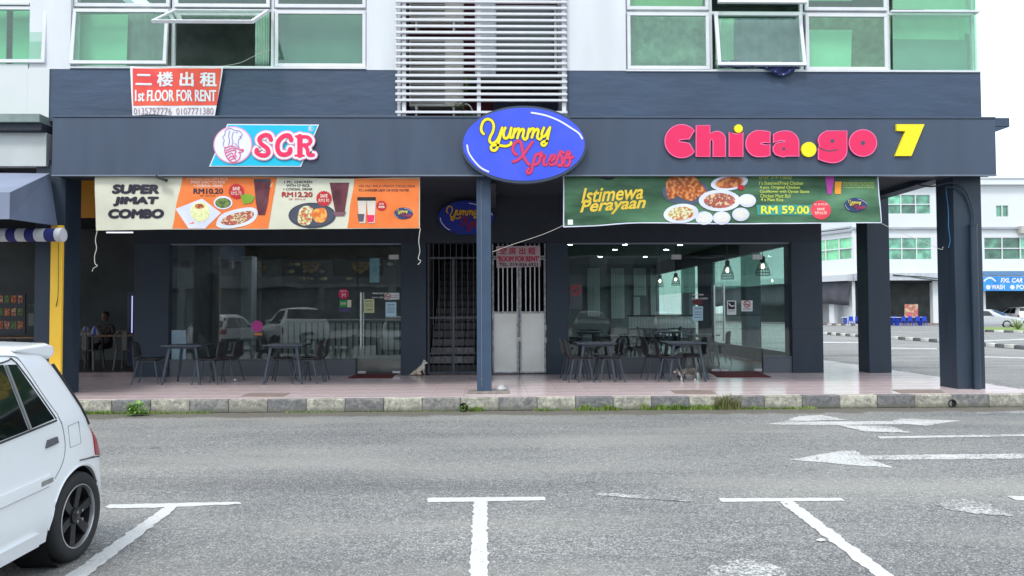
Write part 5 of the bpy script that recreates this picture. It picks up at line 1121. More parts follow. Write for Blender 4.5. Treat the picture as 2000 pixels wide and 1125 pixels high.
# grey awning : sloped top, valance, side
aw = thing('awning', 'faded grey fabric awning projecting from the left neighbour', 'awning', (-8.4, 11, 3.2)); M_aw = mat('awning_grey', srgb(128,136,158), .8, var=.08, vscale=1.3, bump=.002, bscale=40, stretch=(1,1,.4)); M_aw2 = mat('awning_side', srgb(104,116,140), .8, var=.08, vscale=2)
yB, yF = 11.80, 10.4
zt0, zt1 = UZ(50,328,yB), UZ(10,376,yF); zb = UZ(10,428,yF); xr_b = U(97,342,yB)[0]; xr_f = U(19,400,yF)[0]; zbb = UZ(112,441,yB)-.0; xrb2 = U(112,441,yB)[0]
part('top_sheet', MB().add([(-16,yB,zt0),(xr_b,yB,zt0-.09),(xr_f,yF,zt1),(-16,yF,zt1)], [(3,2,1,0)]), M_aw, aw, solid=.006)
part('valance', MB().add([(-16,yF,zt1),(xr_f,yF,zt1),(xr_f,yF,zb),(-16,yF,zb)], [(3,2,1,0)]), M_aw, aw, solid=.006)
part('side_sheet', MB().add([(xr_f,yF,zt1),(xr_b,yB,zt0-.09),(xrb2,yB,zbb),(xr_f,yF,zb)], [(3,2,1,0)]), M_aw2, aw, solid=.006)
# striped roller blind
rb = thing('roller_blind', 'rolled up blue and white striped blind under the grey awning', 'roller blind', (-7.8, 11.6, 2.7)); zr0, zr1 = UZ(60,472,11.5), UZ(60,446,11.5); M_navy = mat('blind_navy', srgb(38,40,110), .8, var=.1); M_wb = mat('blind_white', (.55,.56,.6), .8, var=.08)
us = [-200,-160,-120,-80,-40,-10,18,36,54,72,92,112,124]; zc = (zr0+zr1)/2; rr = (zr1-zr0)/2
for i in range(len(us)-1):
    a, b = U(us[i],460,11.5)[0], U(us[i+1],460,11.5)[0]; part('stripe', MB().tube([(a+.001,11.5,zc),(b-.001,11.5,zc)], rr*(1.0 if i < len(us)-2 else 1.05), 14), (M_wb if i % 2 else M_navy), rb, smooth=True)
# neighbour's menu board & furniture
A = Art(0, 0, 1, 16.5, None); t = thing('menu_board', 'pale menu board with rows of dish pictures in the dark left shop', 'menu board', (A.p(20,600)[0], 16.5, 1.3)); mb = MB(); A.poly(mb, [(-60,573),(49,573),(49,652),(-60,652)], 0, .04); part('board', mb, mat('menu_pale', srgb(70,76,84), .6, var=.1), t)
for r_ in range(3):
    for c_ in range(8):
        mb = MB(); A.poly(mb, [(-56+c_*13,577+r_*25),(-46+c_*13,577+r_*25),(-46+c_*13,592+r_*25),(-56+c_*13,592+r_*25)], .006, .002); part('dish_picture', mb, (M_food1,M_food3,M_soup)[(r_+c_)%3], t)
A.text('lettering', '24 HOUR', (55,594,80,599), .0, M_grey, t, .01)
mb = MB(); A.poly(mb, [(55,612),(66,612),(66,636),(55,636)], 0, .01); one('notice', mb, mat('notice_grey', srgb(120,122,116), .6), 'small pale notice beside the menu board', 'poster')
M_gchair = mat('dim_grey_plastic', (.13,.12,.11), .5); M_wood = mat('table_wood', (.32,.17,.10), .5, var=.2, vscale=6)
def stool_chair(x, y, rz, lab):
    t = thing('plastic_armchair', lab, 'chair', (x,y,FZ+.04), 'grey plastic chairs in the dark left shop', local=True, rz=R(rz))
    part('seat', MB().box(-.2,.2,-.2,.2,.42,.44), M_gchair, t, bevel=.01); 
    for sx in (-1,1):
        for sy in (-1,1): part('leg', MB().bar((sx*.22,sy*.23,0),(sx*.18,sy*.18,.42),.03,.045), M_gchair, t)
    part('backrest', MB().tube([(-.17,.19,.44),(-.2,.24,.75),(-.1,.25,.86),(.1,.25,.86),(.2,.24,.75),(.17,.19,.44)], .02, 6).box(-.05,.05,.2,.22,.44,.84), M_gchair, t); return t
def wtable(x, y, lab):
    t = thing('dining_table', lab, 'table', (x,y,FZ+.04), local=True); part('tabletop', MB().box(-.6,.6,-.35,.35,.72,.75), M_wood, t, bevel=.005)
    for sx in (-1,1):
        for sy in (-1,1): part('leg', MB().box(sx*.52-.02,sx*.52+.02,sy*.28-.02,sy*.28+.02,0,.72), M_black, t)
    return t
wx_ = UX(225,17); wtable(wx_, 17.2, 'brown topped table in the dark shop left of the blue pier'); stool_chair(wx_-.35, 16.6, 180, 'grey plastic chair with its back to the street in the dark left shop'); stool_chair(wx_+.45, 16.7, 185, 'grey plastic chair beside the blue pier in the dark left shop'); stool_chair(wx_-.95, 16.9, 170, 'grey plastic chair at the left end of the brown topped table')
wtable(UX(60,16.2), 16.2, 'brown topped table behind the yellow pillar')
one('fluorescent_tube', MB().tube([(UX(206,17),17,UZ(206,454,17)),(UX(258,17),17,UZ(258,454,17))], .016, 8), mat('tube_glow', (.75,.75,.95), .5, emit=.7), 'lit fluorescent tube in the dark left shop', 'lamp')
one('fluorescent_tube', MB().tube([(UX(258,17.5),17.5,UZ(258,578,17.5)),(UX(258,17.5),17.5,UZ(258,650,17.5))], .012, 8), mat('tube_glow2', (.45,.5,.9), .5, emit=.6), 'upright lit tube on the drinks cooler edge', 'lamp')
one('drinks_cooler', MB().box(UX(249,17.7), UX(262,17.7), 17.7, 18.3, FZ+.04, 2.0), mat('cooler_blue', (.03,.04,.12), .4), 'dark blue drinks cooler beside the upright tube', 'cooler', bevel=.01)
for k, (u, lab) in enumerate(((170,'blue and white bag left on the brown topped table'),(188,'blue and white packet beside the other bag on the brown topped table'))):
    x = UX(u,17.1); t = thing('bag', lab, 'bag', (x,17.05,FZ+.79)); z = FZ+.792
    part('sack', MB().add([(x-.10,17,z),(x+.12,17,z),(x+.12,17.12,z),(x-.10,17.12,z),(x-.03,17.03,z+.2),(x+.03,17.03,z+.2),(x+.03,17.09,z+.2),(x-.03,17.09,z+.2)], [(0,3,2,1),(4,5,6,7),(0,1,5,4),(1,2,6,5),(2,3,7,6),(3,0,4,7)]), mat('bag_white', (.5,.5,.52), .7), t, bevel=.01)
    part('band', MB().add([(x-.02,16.995,z),(x+.06,16.995,z),(x+.03,17.02,z+.2),(x-.0,17.02,z+.2)], [(0,1,2,3)]), mat('bag_blue', srgb(40,80,190), .7), t)
# ---- organic figures via skin -------------------------------------
def skin(name, verts, edges, rad, m, parent, sub=2, root=0):
    org = ORG[parent]; me = bpy.data.meshes.new(name); me.from_pydata([(v[0]-org.x,v[1]-org.y,v[2]-org.z) for v in verts], edges, []); me.update(); me.materials.append(m)
    o = bpy.data.objects.new(name, me); link(o, parent); mo = o.modifiers.new('skin','SKIN'); mo.use_smooth_shade = True
    for i, r_ in enumerate(rad):
        sv_ = me.skin_vertices[0].data[i]; rr_ = r_ if isinstance(r_, tuple) else (r_, r_); sv_.radius = rr_; sv_.use_root = (i == root)
    s_ = o.modifiers.new('sub','SUBSURF'); s_.levels = sub; s_.render_levels = sub; return o
# seated person behind the brown table
px_, py0 = UX(205,17.9), 17.95
t = thing('person', 'person in a dark shirt sitting behind the brown topped table in the left shop', 'person', (px_, py0, FZ+.04)); B = FZ+.04
M_skin = mat('skin', (.22,.12,.08), .6); M_shirt = mat('dark_shirt', (.05,.04,.045), .8, c2=(.14,.11,.10), vscale=20); 
V = [(px_,py0,B+.50),(px_,py0,B+.68),(px_,py0,B+.88),(px_,py0-.02,B+1.0),(px_-.17,py0-.02,B+.93),(px_-.24,py0-.1,B+.72),(px_-.14,py0-.32,B+.78),(px_+.17,py0-.02,B+.93),(px_+.24,py0-.1,B+.72),(px_+.14,py0-.32,B+.78),(px_-.1,py0-.05,B+.47),(px_-.12,py0-.42,B+.46),(px_-.12,py0-.42,B+.08),(px_+.1,py0-.05,B+.47),(px_+.12,py0-.42,B+.46),(px_+.12,py0-.42,B+.08)]
skin('body', V, [(0,1),(1,2),(2,3),(2,4),(4,5),(5,6),(2,7),(7,8),(8,9),(0,10),(10,11),(11,12),(0,13),(13,14),(14,15)], [(.15,.11),(.14,.10),(.15,.10),.06,.055,.045,.035,.055,.045,.035,.085,.07,.045,.085,.07,.045], M_shirt, t)
hb = part('head', MB().lathe([(.001,-.12),(.045,-.11),(.065,-.06),(.078,0),(.078,.05),(.06,.09),(.001,.11)], (px_,py0-.03,B+1.16), n=18), M_skin, t, smooth=True)
part('hair', MB().lathe([(.082,.02),(.085,.06),(.065,.11),(.001,.13)], (px_,py0-.015,B+1.165), n=18), M_black, hb, smooth=True); part('nose', MB().bar((px_,py0-.115,B+1.12),(px_,py0-.10,B+1.165),.022,.012), M_skin, hb)
part('eye', MB().tube([(px_-.03,py0-.104,B+1.17),(px_-.03,py0-.09,B+1.17)], .008, 8), M_black, hb); part('eye', MB().tube([(px_+.03,py0-.104,B+1.17),(px_+.03,py0-.09,B+1.17)], .008, 8), M_black, hb); part('mouth', MB().box(px_-.02,px_+.02,py0-.10,py0-.085,B+1.088,B+1.093), mat('lips', (.16,.06,.05), .6), hb)
for s_ in (-1,1): part('ear', MB().box(px_+s_*.078-.008, px_+s_*.078+.008, py0-.05, py0-.02, B+1.13, B+1.18), M_skin, hb, bevel=.004)
for s_ in (-1,1):
    hx_, hy_, hz_ = px_+s_*.13, py0-.34, B+.785
    vv = [(hx_,hy_,hz_),(hx_-s_*.03,hy_-.05,hz_)]; ee = [(0,1)]; rr_ = [.025,.03]
    for f_ in range(4): vv += [(hx_-s_*(.03+.016*(f_-1.5)),hy_-.10,hz_-.002),(hx_-s_*(.03+.018*(f_-1.5)),hy_-.13+.006*abs(f_-1.5),hz_-.012)]; ee += [(1,2+2*f_),(2+2*f_,3+2*f_)]; rr_ += [.009,.007]
    vv += [(hx_-s_*.065,hy_-.05,hz_-.005)]; ee += [(0,10)]; rr_ += [.010]
    skin('hand', vv, ee, rr_, M_skin, t, sub=1)
# sitting cat beside the grille gate
gx_, gy_ = G(822, 733, FZ); gy_ -= .0
t = thing('cat', 'white and tan cat sitting on the tiles beside the grille gate', 'cat', (gx_, gy_, FZ)); F0 = FZ
M_tan = mat('fur_tan_white', (.62,.55,.44), .9, c2=(.30,.17,.09), vscale=9, ramp=(.48,.60), bump=.003, bscale=140); M_fw = mat('fur_white', (.70,.68,.62), .9, var=.08, vscale=20, bump=.003, bscale=140)
b = lambda x, y, z: (gx_+x, gy_+y, F0+z)
V = [b(-.13,0,.055),b(-.08,0,.085),b(-.01,0,.13),b(.035,0,.18),b(.055,0,.225), b(.05,-.03,.12),b(.075,-.032,.05),b(.085,-.035,.012),b(.055,.03,.12),b(.085,.03,.05),b(.098,.03,.012), b(-.07,-.055,.05),b(.005,-.07,.035),b(.03,-.07,.013),b(-.07,.055,.05),b(.01,.065,.035),b(.035,.065,.013), b(-.2,.0,.02),b(-.26,.02,.013)]
skin('body', V, [(0,1),(1,2),(2,3),(3,4),(3,5),(5,6),(6,7),(3,8),(8,9),(9,10),(1,11),(11,12),(12,13),(1,14),(14,15),(15,16),(0,17),(17,18)], [.045,.062,.055,.045,.032,.02,.014,.015,.02,.014,.015,.04,.024,.014,.04,.024,.014,.014,.009], M_tan, t, root=1)
part('chest', MB().lathe([(.001,-.07),(.03,-.05),(.040,0),(.036,.05),(.02,.08),(.001,.085)], (gx_+.045,gy_-.008,F0+.165), n=14), M_fw, t, smooth=True)
hd = part('head', MB().lathe([(.001,-.042),(.028,-.034),(.042,-.008),(.040,.018),(.022,.036),(.001,.040)], (gx_+.075,gy_-.005,F0+.262), n=18), M_fw, t, smooth=True)
part('muzzle', MB().lathe([(.022,0),(.02,.018),(.012,.032),(.001,.036)], (gx_+.10,gy_-.008,F0+.252), 'X', 12), M_fw, hd, smooth=True)
for s_ in (-1,1): part('ear', MB().add([(gx_+.055,gy_+s_*.02-.012,F0+.29),(gx_+.08,gy_+s_*.02-.012,F0+.292),(gx_+.068,gy_+s_*.02+.012,F0+.29),(gx_+.062,gy_+s_*.026,F0+.325)], [(0,1,3),(1,2,3),(2,0,3),(0,2,1)]), M_fw, hd)
part('eye', MB().tube([(gx_+.085,gy_-.046,F0+.27),(gx_+.086,gy_-.038,F0+.27)], .008, 8), M_black, hd); part('eye', MB().tube([(gx_+.112,gy_+.015,F0+.27),(gx_+.104,gy_+.012,F0+.27)], .006, 8), M_black, hd); part('face_patch', MB().lathe([(.001,-.014),(.014,0),(.001,.014)], (gx_+.067,gy_-.040,F0+.276), n=10), M_black, hd)
# walking cat near the table beside the doors
gx_, gy_ = G(1342, 743, FZ)
t = thing('cat', 'grey tabby and white cat walking left past the table beside the double doors', 'cat', (gx_, gy_, FZ)); b = lambda x, y, z: (gx_+x, gy_+y, F0+z)
M_tab = mat('fur_tabby', (.10,.09,.085), .9, c2=(.30,.27,.24), vscale=11, ramp=(.42,.6), bump=.003, bscale=140, stretch=(3,1,.7))
V = [b(.14,0,.185),b(.06,0,.18),b(-.04,0,.17),b(-.11,0,.165),b(-.165,0,.165), b(-.10,-.03,.12),b(-.105,-.035,.06),b(-.115,-.035,.012), b(-.08,.03,.12),b(-.02,.03,.07),b(-.01,.03,.02), b(.13,-.035,.13),b(.16,-.038,.07),b(.135,-.038,.012), b(.11,.035,.13),b(.09,.035,.09),b(.115,.035,.03), b(.17,0,.21),b(.21,.01,.24),b(.22,.01,.30)]
skin('body', V, [(0,1),(1,2),(2,3),(3,4),(3,5),(5,6),(6,7),(3,8),(8,9),(9,10),(0,11),(11,12),(12,13),(0,14),(14,15),(15,16),(0,17),(17,18),(18,19)], [.052,.055,.055,.045,.035,.024,.014,.014,.024,.016,.013,.034,.016,.014,.034,.018,.013,.018,.011,.008], M_tab, t, root=1)
part('white_sock', MB().tube([(gx_-.103,gy_-.035,F0+.11),(gx_-.105,gy_-.037,F0+.06),(gx_-.118,gy_-.038,F0+.004)], [.026,.018,.020], 10), M_fw, t, smooth=True); part('white_sock', MB().tube([(gx_+.145,gy_-.038,F0+.035),(gx_+.130,gy_-.038,F0+.004)], [.015,.02], 10), M_fw, t, smooth=True)
part('chest_bib', MB().lathe([(.001,-.05),(.03,-.02),(.03,.02),(.001,.05)], (gx_-.135,gy_-.012,F0+.135), n=12), M_fw, t, smooth=True)
hd = part('head', MB().lathe([(.001,-.040),(.028,-.032),(.042,-.006),(.040,.018),(.022,.034),(.001,.038)], (gx_-.20,gy_-.005,F0+.175), n=18), M_tab, t, smooth=True)
part('muzzle', MB().lathe([(.001,-.036),(.014,-.03),(.022,-.014),(.026,0)], (gx_-.222,gy_-.008,F0+.160), 'X', 12), M_fw, hd, smooth=True)
for s_ in (-1,1): part('ear', MB().add([(gx_-.205,gy_+s_*.02-.012,F0+.20),(gx_-.18,gy_+s_*.02-.012,F0+.20),(gx_-.19,gy_+s_*.02+.012,F0+.20),(gx_-.192,gy_+s_*.026,F0+.24)], [(0,1,3),(1,2,3),(2,0,3),(0,2,1)]), M_tab, hd)
part('eye', MB().tube([(gx_-.215,gy_-.044,F0+.182),(gx_-.213,gy_-.036,F0+.182)], .007, 8), mat('cat_eye', (.3,.35,.05), .2), hd)
# ================================================================== WEEDS
def blades(spots, name, m, label=None, seed=1, thing_=None):
    rnd = random.Random(seed); mb = MB()
    for (x, y, h, n, sp, z0) in spots:
        for k in range(n):
            px, py = x+rnd.gauss(0,sp), y+rnd.uniform(-.05,.02); a = rnd.uniform(0,6.28); L_ = h*rnd.uniform(.45,1.2); lean = rnd.uniform(.1,.7)*L_; w = rnd.uniform(.0035,.007)
            d = Vector((math.cos(a), math.sin(a)*.6-.25, 0)); s_ = Vector((-d.y, d.x, 0)).normalized()*w; p = Vector((px,py,z0))
            mb.add([p-s_, p+s_, p+d*lean*.35+s_+Vector((0,0,L_*.6)), p+d*lean*.35-s_+Vector((0,0,L_*.6)), p+d*lean+Vector((0,0,L_*.85))], [(0,1,2,3),(3,2,4)])
    return part(name, mb, m, thing_, kind='stuff', label=label)
M_gr = mat('grass_blade', (.15,.25,.04), .6, c2=(.30,.42,.10), vscale=5); M_gr2 = mat('grass_dry', (.20,.24,.08), .6, c2=(.33,.28,.14), vscale=6)
sp = []
rnd = random.Random(9)
for u0, u1, h, dens in ((168,225,.07,46),(235,300,.05,30),(345,420,.04,26),(560,660,.025,16),(925,945,.09,40),(1045,1095,.05,26),(1125,1215,.09,42),(1255,1310,.10,44),(1310,1370,.10,46),(1370,1440,.10,50),(1440,1520,.05,26),(1525,1590,.05,20),(700,900,.02,10),(300,345,.05,26)):
    a, b_ = UX(u0,KY), UX(u1,KY); n = int((b_-a)/.05)+1
    for k in range(n): sp.append((a+(b_-a)*k/n, KY-.02, 1.15*h*(.75+.7*noise.noise(Vector((a*3+k*.31,1,2)))), int(dens*.8), .03, 0))
g_ = blades(sp, 'grass', M_gr); tag(g_, 'short green grass growing along the foot of the kerb', 'grass')
x = UX(1412,KY); g_ = blades([(x+rnd.gauss(0,.11), KY-.04, .27, 10, .03, 0) for _ in range(16)], 'tall_grass', M_gr2, seed=4); tag(g_, 'tall dry grass tuft against the kerb near the walking cat', 'grass')
def bushy(u, v, lab, h, w, n, seed, m=M_leaf):
    x, y = G(u, v); y = min(y, KY-.06); leafplant('weed_plant', lab, (x,y,0.0), n, .075, (w,w,h), m, seed)
bushy(268, 812, 'bright green leafy weed growing from the gutter near the white car', .17, .12, 150, 11, mat('leaf_bright', (.14,.30,.05), .5, c2=(.24,.42,.09), vscale=30)); bushy(908, 803, 'small green weed beside the black drain hole by the kerb', .12, .04, 26, 12)
mb = MB(); rnd = random.Random(21)
for k in range(420):
    x = rnd.uniform(-7, 9); y = KY-.02-abs(rnd.gauss(0,.13)) if k < 330 else rnd.uniform(5, 10.6); a = rnd.uniform(0,6.28); L_ = rnd.uniform(.006,.022); c, s_ = math.cos(a)*L_, math.sin(a)*L_
    mb.add([(x-c,y-s_,.007),(x+s_*.5,y-c*.5,.007+L_*.3),(x+c,y+s_,.008),(x-s_*.5,y+c*.5,.010)], [(0,1,2,3)])
g_ = part('leaf_litter', mb, mat('dry_litter', (.09,.065,.04), .8, c2=(.30,.27,.22), vscale=3), None, kind='stuff'); tag(g_, 'scattered dry leaf bits and grit along the kerb gutter', 'litter')
# drain holes
for u, lab in ((260,'black drain hole in the kerb beside the leafy weed'),(905,'black drain hole in the kerb below the steel column'),(1855,'black drain hole in the kerb under the corner column')):
    x = UX(u,KY); one('drain_outlet', MB().lathe([(.062,-.012),(.062,-.02),(.05,-.02),(.05,-.004),(.001,-.004)], (x,KY-.0,.065), 'Y', 20), M_black, lab, 'drain outlet')
# ================================================================== CARS
def lerp_prof(prof, s):
    if s <= prof[0][0]: return prof[0][1]
    for (a, b), (c, d) in zip(prof, prof[1:]):
        if s <= c: f = (s-a)/(c-a) if c > a else 0; return b+(d-b)*f
    return prof[-1][1]
class Car:
    """local frame: x = sideways (+x the side seen), y = backwards (rear +), z up; y=0 at the rear axle"""
    def __init__(s, top, belt, W, roofW, y0, y1, zb=.2, rad=.10, narrow=(.10,.14)):
        s.top, s.belt, s.W, s.rW, s.y0, s.y1, s.zb, s.rad, s.nar = top, belt, W, roofW, y0, y1, zb, rad, narrow
    def zt(s, y): return lerp_prof(s.top, y)
    def plan(s, y):
        L = s.y1-s.y0; f = 1
        a = .55; 
        if y > s.y1-a: f -= s.nar[0]*((y-(s.y1-a))/a)**3
        if y < s.y0+a: f -= s.nar[1]*(((s.y0+a)-y)/a)**3
        return f
    def half(s, y, z):
        zt = s.zt(y); W = s.W
        if z < s.zb+.14: w = W*(.955+.045*((z-s.zb)/.14))
        elif z < s.belt: w = W*(1-.022*max(0,(z-.55)/(s.belt-.55)))
        else: w = W*.978-(z-s.belt)/(1.3-s.belt)*(W*.978-s.rW)
        r_ = s.rad
        if z > zt-r_: q = min(1,(z-(zt-r_))/r_); w -= r_*(1-math.sqrt(max(0,1-q*q)))
        return w*s.plan(y)
    def body(s, ny=84, nz=22):
        mb = MB(); ys = [s.y0+(s.y1-s.y0)*i/ny for i in range(ny+1)]; rows = []
        for y in ys:
            zt = s.zt(y); ring = [(0,s.zb)]
            for k in range(nz+1):
                f = k/nz; f = f if f < .7 else .7+.3*math.sin((f-.7)/.3*math.pi/2); z = s.zb+(zt-s.zb)*f; ring.append((s.half(y,z), z))
            w = ring[-1][0]; ring += [(w*.75,zt+.010),(w*.4,zt+.018),(0,zt+.020)]
            rows.append([(x,y,z) for x,z in ring]+[(-x,y,z) for x,z in ring[-2:0:-1]])
        n = len(rows[0])
        for r_ in rows: mb.v += r_
        for i in range(ny):
            for j in range(n): a = i*n+j; b_ = i*n+(j+1)%n; mb.f.append((a, b_, b_+n, a+n))
        mb.f.append(tuple(range(n))); mb.f.append(tuple(ny*n+j for j in range(n))[::-1]); 
        mb.f = [f[::-1] for f in mb.f]
        return mb
    def patch(s, quad, off, ny=14, nz=8, side=1, thick=0):
        """quad of (y,z) corners, skin lifted off the body side"""
        mb = MB(); q = [Vector((*p,0)) for p in quad]
        for j in range(nz+1):
            for i in range(ny+1):
                p = q[0].lerp(q[1], i/ny).lerp(q[3].lerp(q[2], i/ny), j/nz); mb.v.append((side*(s.half(p.x,p.y)+off), p.x, p.y))
        n = ny+1
        for j in range(nz):
            for i in range(ny): a = j*n+i; f = (a, a+1, a+n+1, a+n); mb.f.append(f if side < 0 else f[::-1])
        if thick:
            k = len(mb.v); N = k; mb.v += [(x-side*thick, y, z) for x,y,z in mb.v[:N]]; F = list(mb.f); mb.f += [tuple(i+N for i in f)[::-1] for f in F]
            rim = [i for i in range(n)]+[j*n+ny for j in range(1,nz+1)]+[nz*n+i for i in range(ny-1,-1,-1)]+[j*n for j in range(nz-1,0,-1)]
            for a, b_ in zip(rim, rim[1:]+rim[:1]): mb.f.append((a, b_, b_+N, a+N) if side > 0 else (b_, a, a+N, b_+N))
        mb.f = [f[::-1] for f in mb.f] if side > 0 else mb.f
        return mb
    def line(s, pts, off, r_=.003, side=1, n=6):
        P = smooth_line([(*p,0) for p in pts], n); return MB().tube([(side*(s.half(p.x,p.y)+off), p.x, p.y) for p in P], r_, 5)
def wheel(parent, x, y, R_, side, rim_m, w=.17, spokes=6, rr=.68):
    t = part('wheel', MB().lathe([(R_*rr,w*.42*side),(R_*.80,w*.5*side),(R_*.93,w*.47*side),(R_*.985,w*.36*side),(R_,w*.15*side),(R_,-w*.15*side),(R_*.985,-w*.36*side),(R_*.93,-w*.47*side),(R_*rr,-w*.45*side)], (x,y,R_), 'X', 48), mat('tyre_rubber', (.018,.019,.021), .75, var=.15, bump=.0006, bscale=120), parent, label=None, smooth=60)
    q = R_*rr
    part('rim_lip', MB().lathe([(q,w*.44*side),(q*.965,w*.45*side),(q*.95,w*.40*side),(q*.93,-w*.3*side)], (x,y,R_), 'X', 48), rim_m[1], t, smooth=60)
    part('rim_barrel', MB().lathe([(q*.94,w*.3*side),(q*.9,-w*.3*side),(.001,-w*.32*side)], (x,y,R_), 'X', 32), M_black, t, smooth=60)
    sp_ = MB(); xo = x+side*w*.30
    for k in range(spokes):
        a = 2*math.pi*k/spokes+.3; c, s_ = math.cos(a), math.sin(a); px, py2 = -s_, c
        def pt(r_, ww, dx): return [(xo+dx, y+c*r_+px*ww, R_+s_*r_+py2*ww), (xo+dx, y+c*r_-px*ww, R_+s_*r_-py2*ww)]
        A0, A1 = pt(q*.18, q*.13, 0), pt(q*.95, q*.15, side*w*.06); B0, B1 = pt(q*.18, q*.13, -side*.03), pt(q*.95, q*.15, -side*.02)
        sp_.add([*A0,*A1,*B0,*B1], [(0,1,3,2),(4,6,7,5),(0,2,6,4),(1,5,7,3),(0,4,5,1),(2,3,7,6)])
    part('spokes', sp_, rim_m[0], t, bevel=.003)
    part('hub', MB().lathe([(q*.26,-side*.02),(q*.25,side*.01),(q*.16,side*.018),(.001,side*.018)], (xo,y,R_), 'X', 20), rim_m[0], t, smooth=60)
    part('brake_disc', MB().lathe([(q*.55,0),(q*.55,side*.008),(.02,side*.008)], (x-side*w*.12,y,R_), 'X', 28), mat('brake_iron', (.10,.10,.10), .5, metal=.5), t)
    part('brake_caliper', MB().box(x-side*w*.12-.01,x+side*w*.04, y-q*.72, y-q*.36, R_+q*.05, R_+q*.55), mat('caliper_orange', (.35,.10,.03), .5), t, bevel=.008)
    nt = MB()
    for k in range(4): a = math.pi/4+k*math.pi/2; nt.tube([(xo+side*.01, y+math.cos(a)*q*.2, R_+math.sin(a)*q*.2),(xo+side*.034, y+math.cos(a)*q*.2, R_+math.sin(a)*q*.2)], .009, 8)
    part('wheel_nuts', nt, M_steel, t)
    return t
def cut(o, x, y, R_, w, nm='wheel_arch_cutter'):
    # carve the arch in mesh data with a boolean, then drop the cutter
    me = bpy.data.meshes.new('cut'); mb = MB().tube([(x-w,y,R_),(x+w,y,R_)], R_*1.13, 40); me.from_pydata(mb.v, [], mb.f); c = bpy.data.objects.new('cut', me); COL.objects.link(c)
    m_ = o.modifiers.new('b','BOOLEAN'); m_.operation = 'DIFFERENCE'; m_.object = c; m_.solver = 'EXACT'
    c.matrix_world = o.matrix_world if False else Matrix.Identity(4)
    par = o.parent; o.parent = None; bpy.context.view_layer.update()
    n = bpy.data.meshes.new_from_object(o.evaluated_get(bpy.context.evaluated_depsgraph_get())); o.modifiers.remove(m_); o.data = n; o.parent = par; bpy.data.objects.remove(c)
M_cw = mat('car_white', (.80,.825,.85), .28, coat=.6, var=.03, vscale=1.5, spec=.4); M_cg = mat('car_glass', (.008,.014,.012), .04, spec=.7, var=.5, vscale=2); M_seal = mat('rubber_black', (.02,.02,.022), .6); M_seam = mat('seam', (.24,.25,.26), .7)
# --- white hatchback in the foreground
AZ = R(1.3)
hc = thing('hatchback_car', 'white old hatchback with black six spoke wheels at the left edge of the road', 'car', (0,0,0), local=True)
K = Car([(-2.97,.5),(-2.93,.64),(-2.72,.80),(-2.0,.88),(-1.93,.91),(-1.42,1.25),(-1.25,1.285),(-.85,1.31),(-.35,1.305),(-.16,1.285),(-.08,1.22),(0,1.08),(.06,.98),(.11,.885),(.17,.81),(.265,.735),(.33,.64),(.36,.55),(.385,.46)], .86, .72, .565, -2.97, .385, zb=.20, rad=.075, narrow=(.095,.13))
bd = part('body', K.body(), M_cw, hc, smooth=38)
for yy in (0, -2.28): 
    for sgn in (1,-1): cut(bd, sgn*.72, yy, .268, .20)
bd.data.polygons.foreach_set('use_smooth', [True]*len(bd.data.polygons)); bd.data.set_sharp_from_angle(angle=R(38))
part('underbody', MB().box(-.62,.62,-2.85,.35,.22,.45).box(-.52,.52,-.3,.3,.24,.6).box(-.52,.52,-2.6,-1.95,.24,.6), M_black, hc)
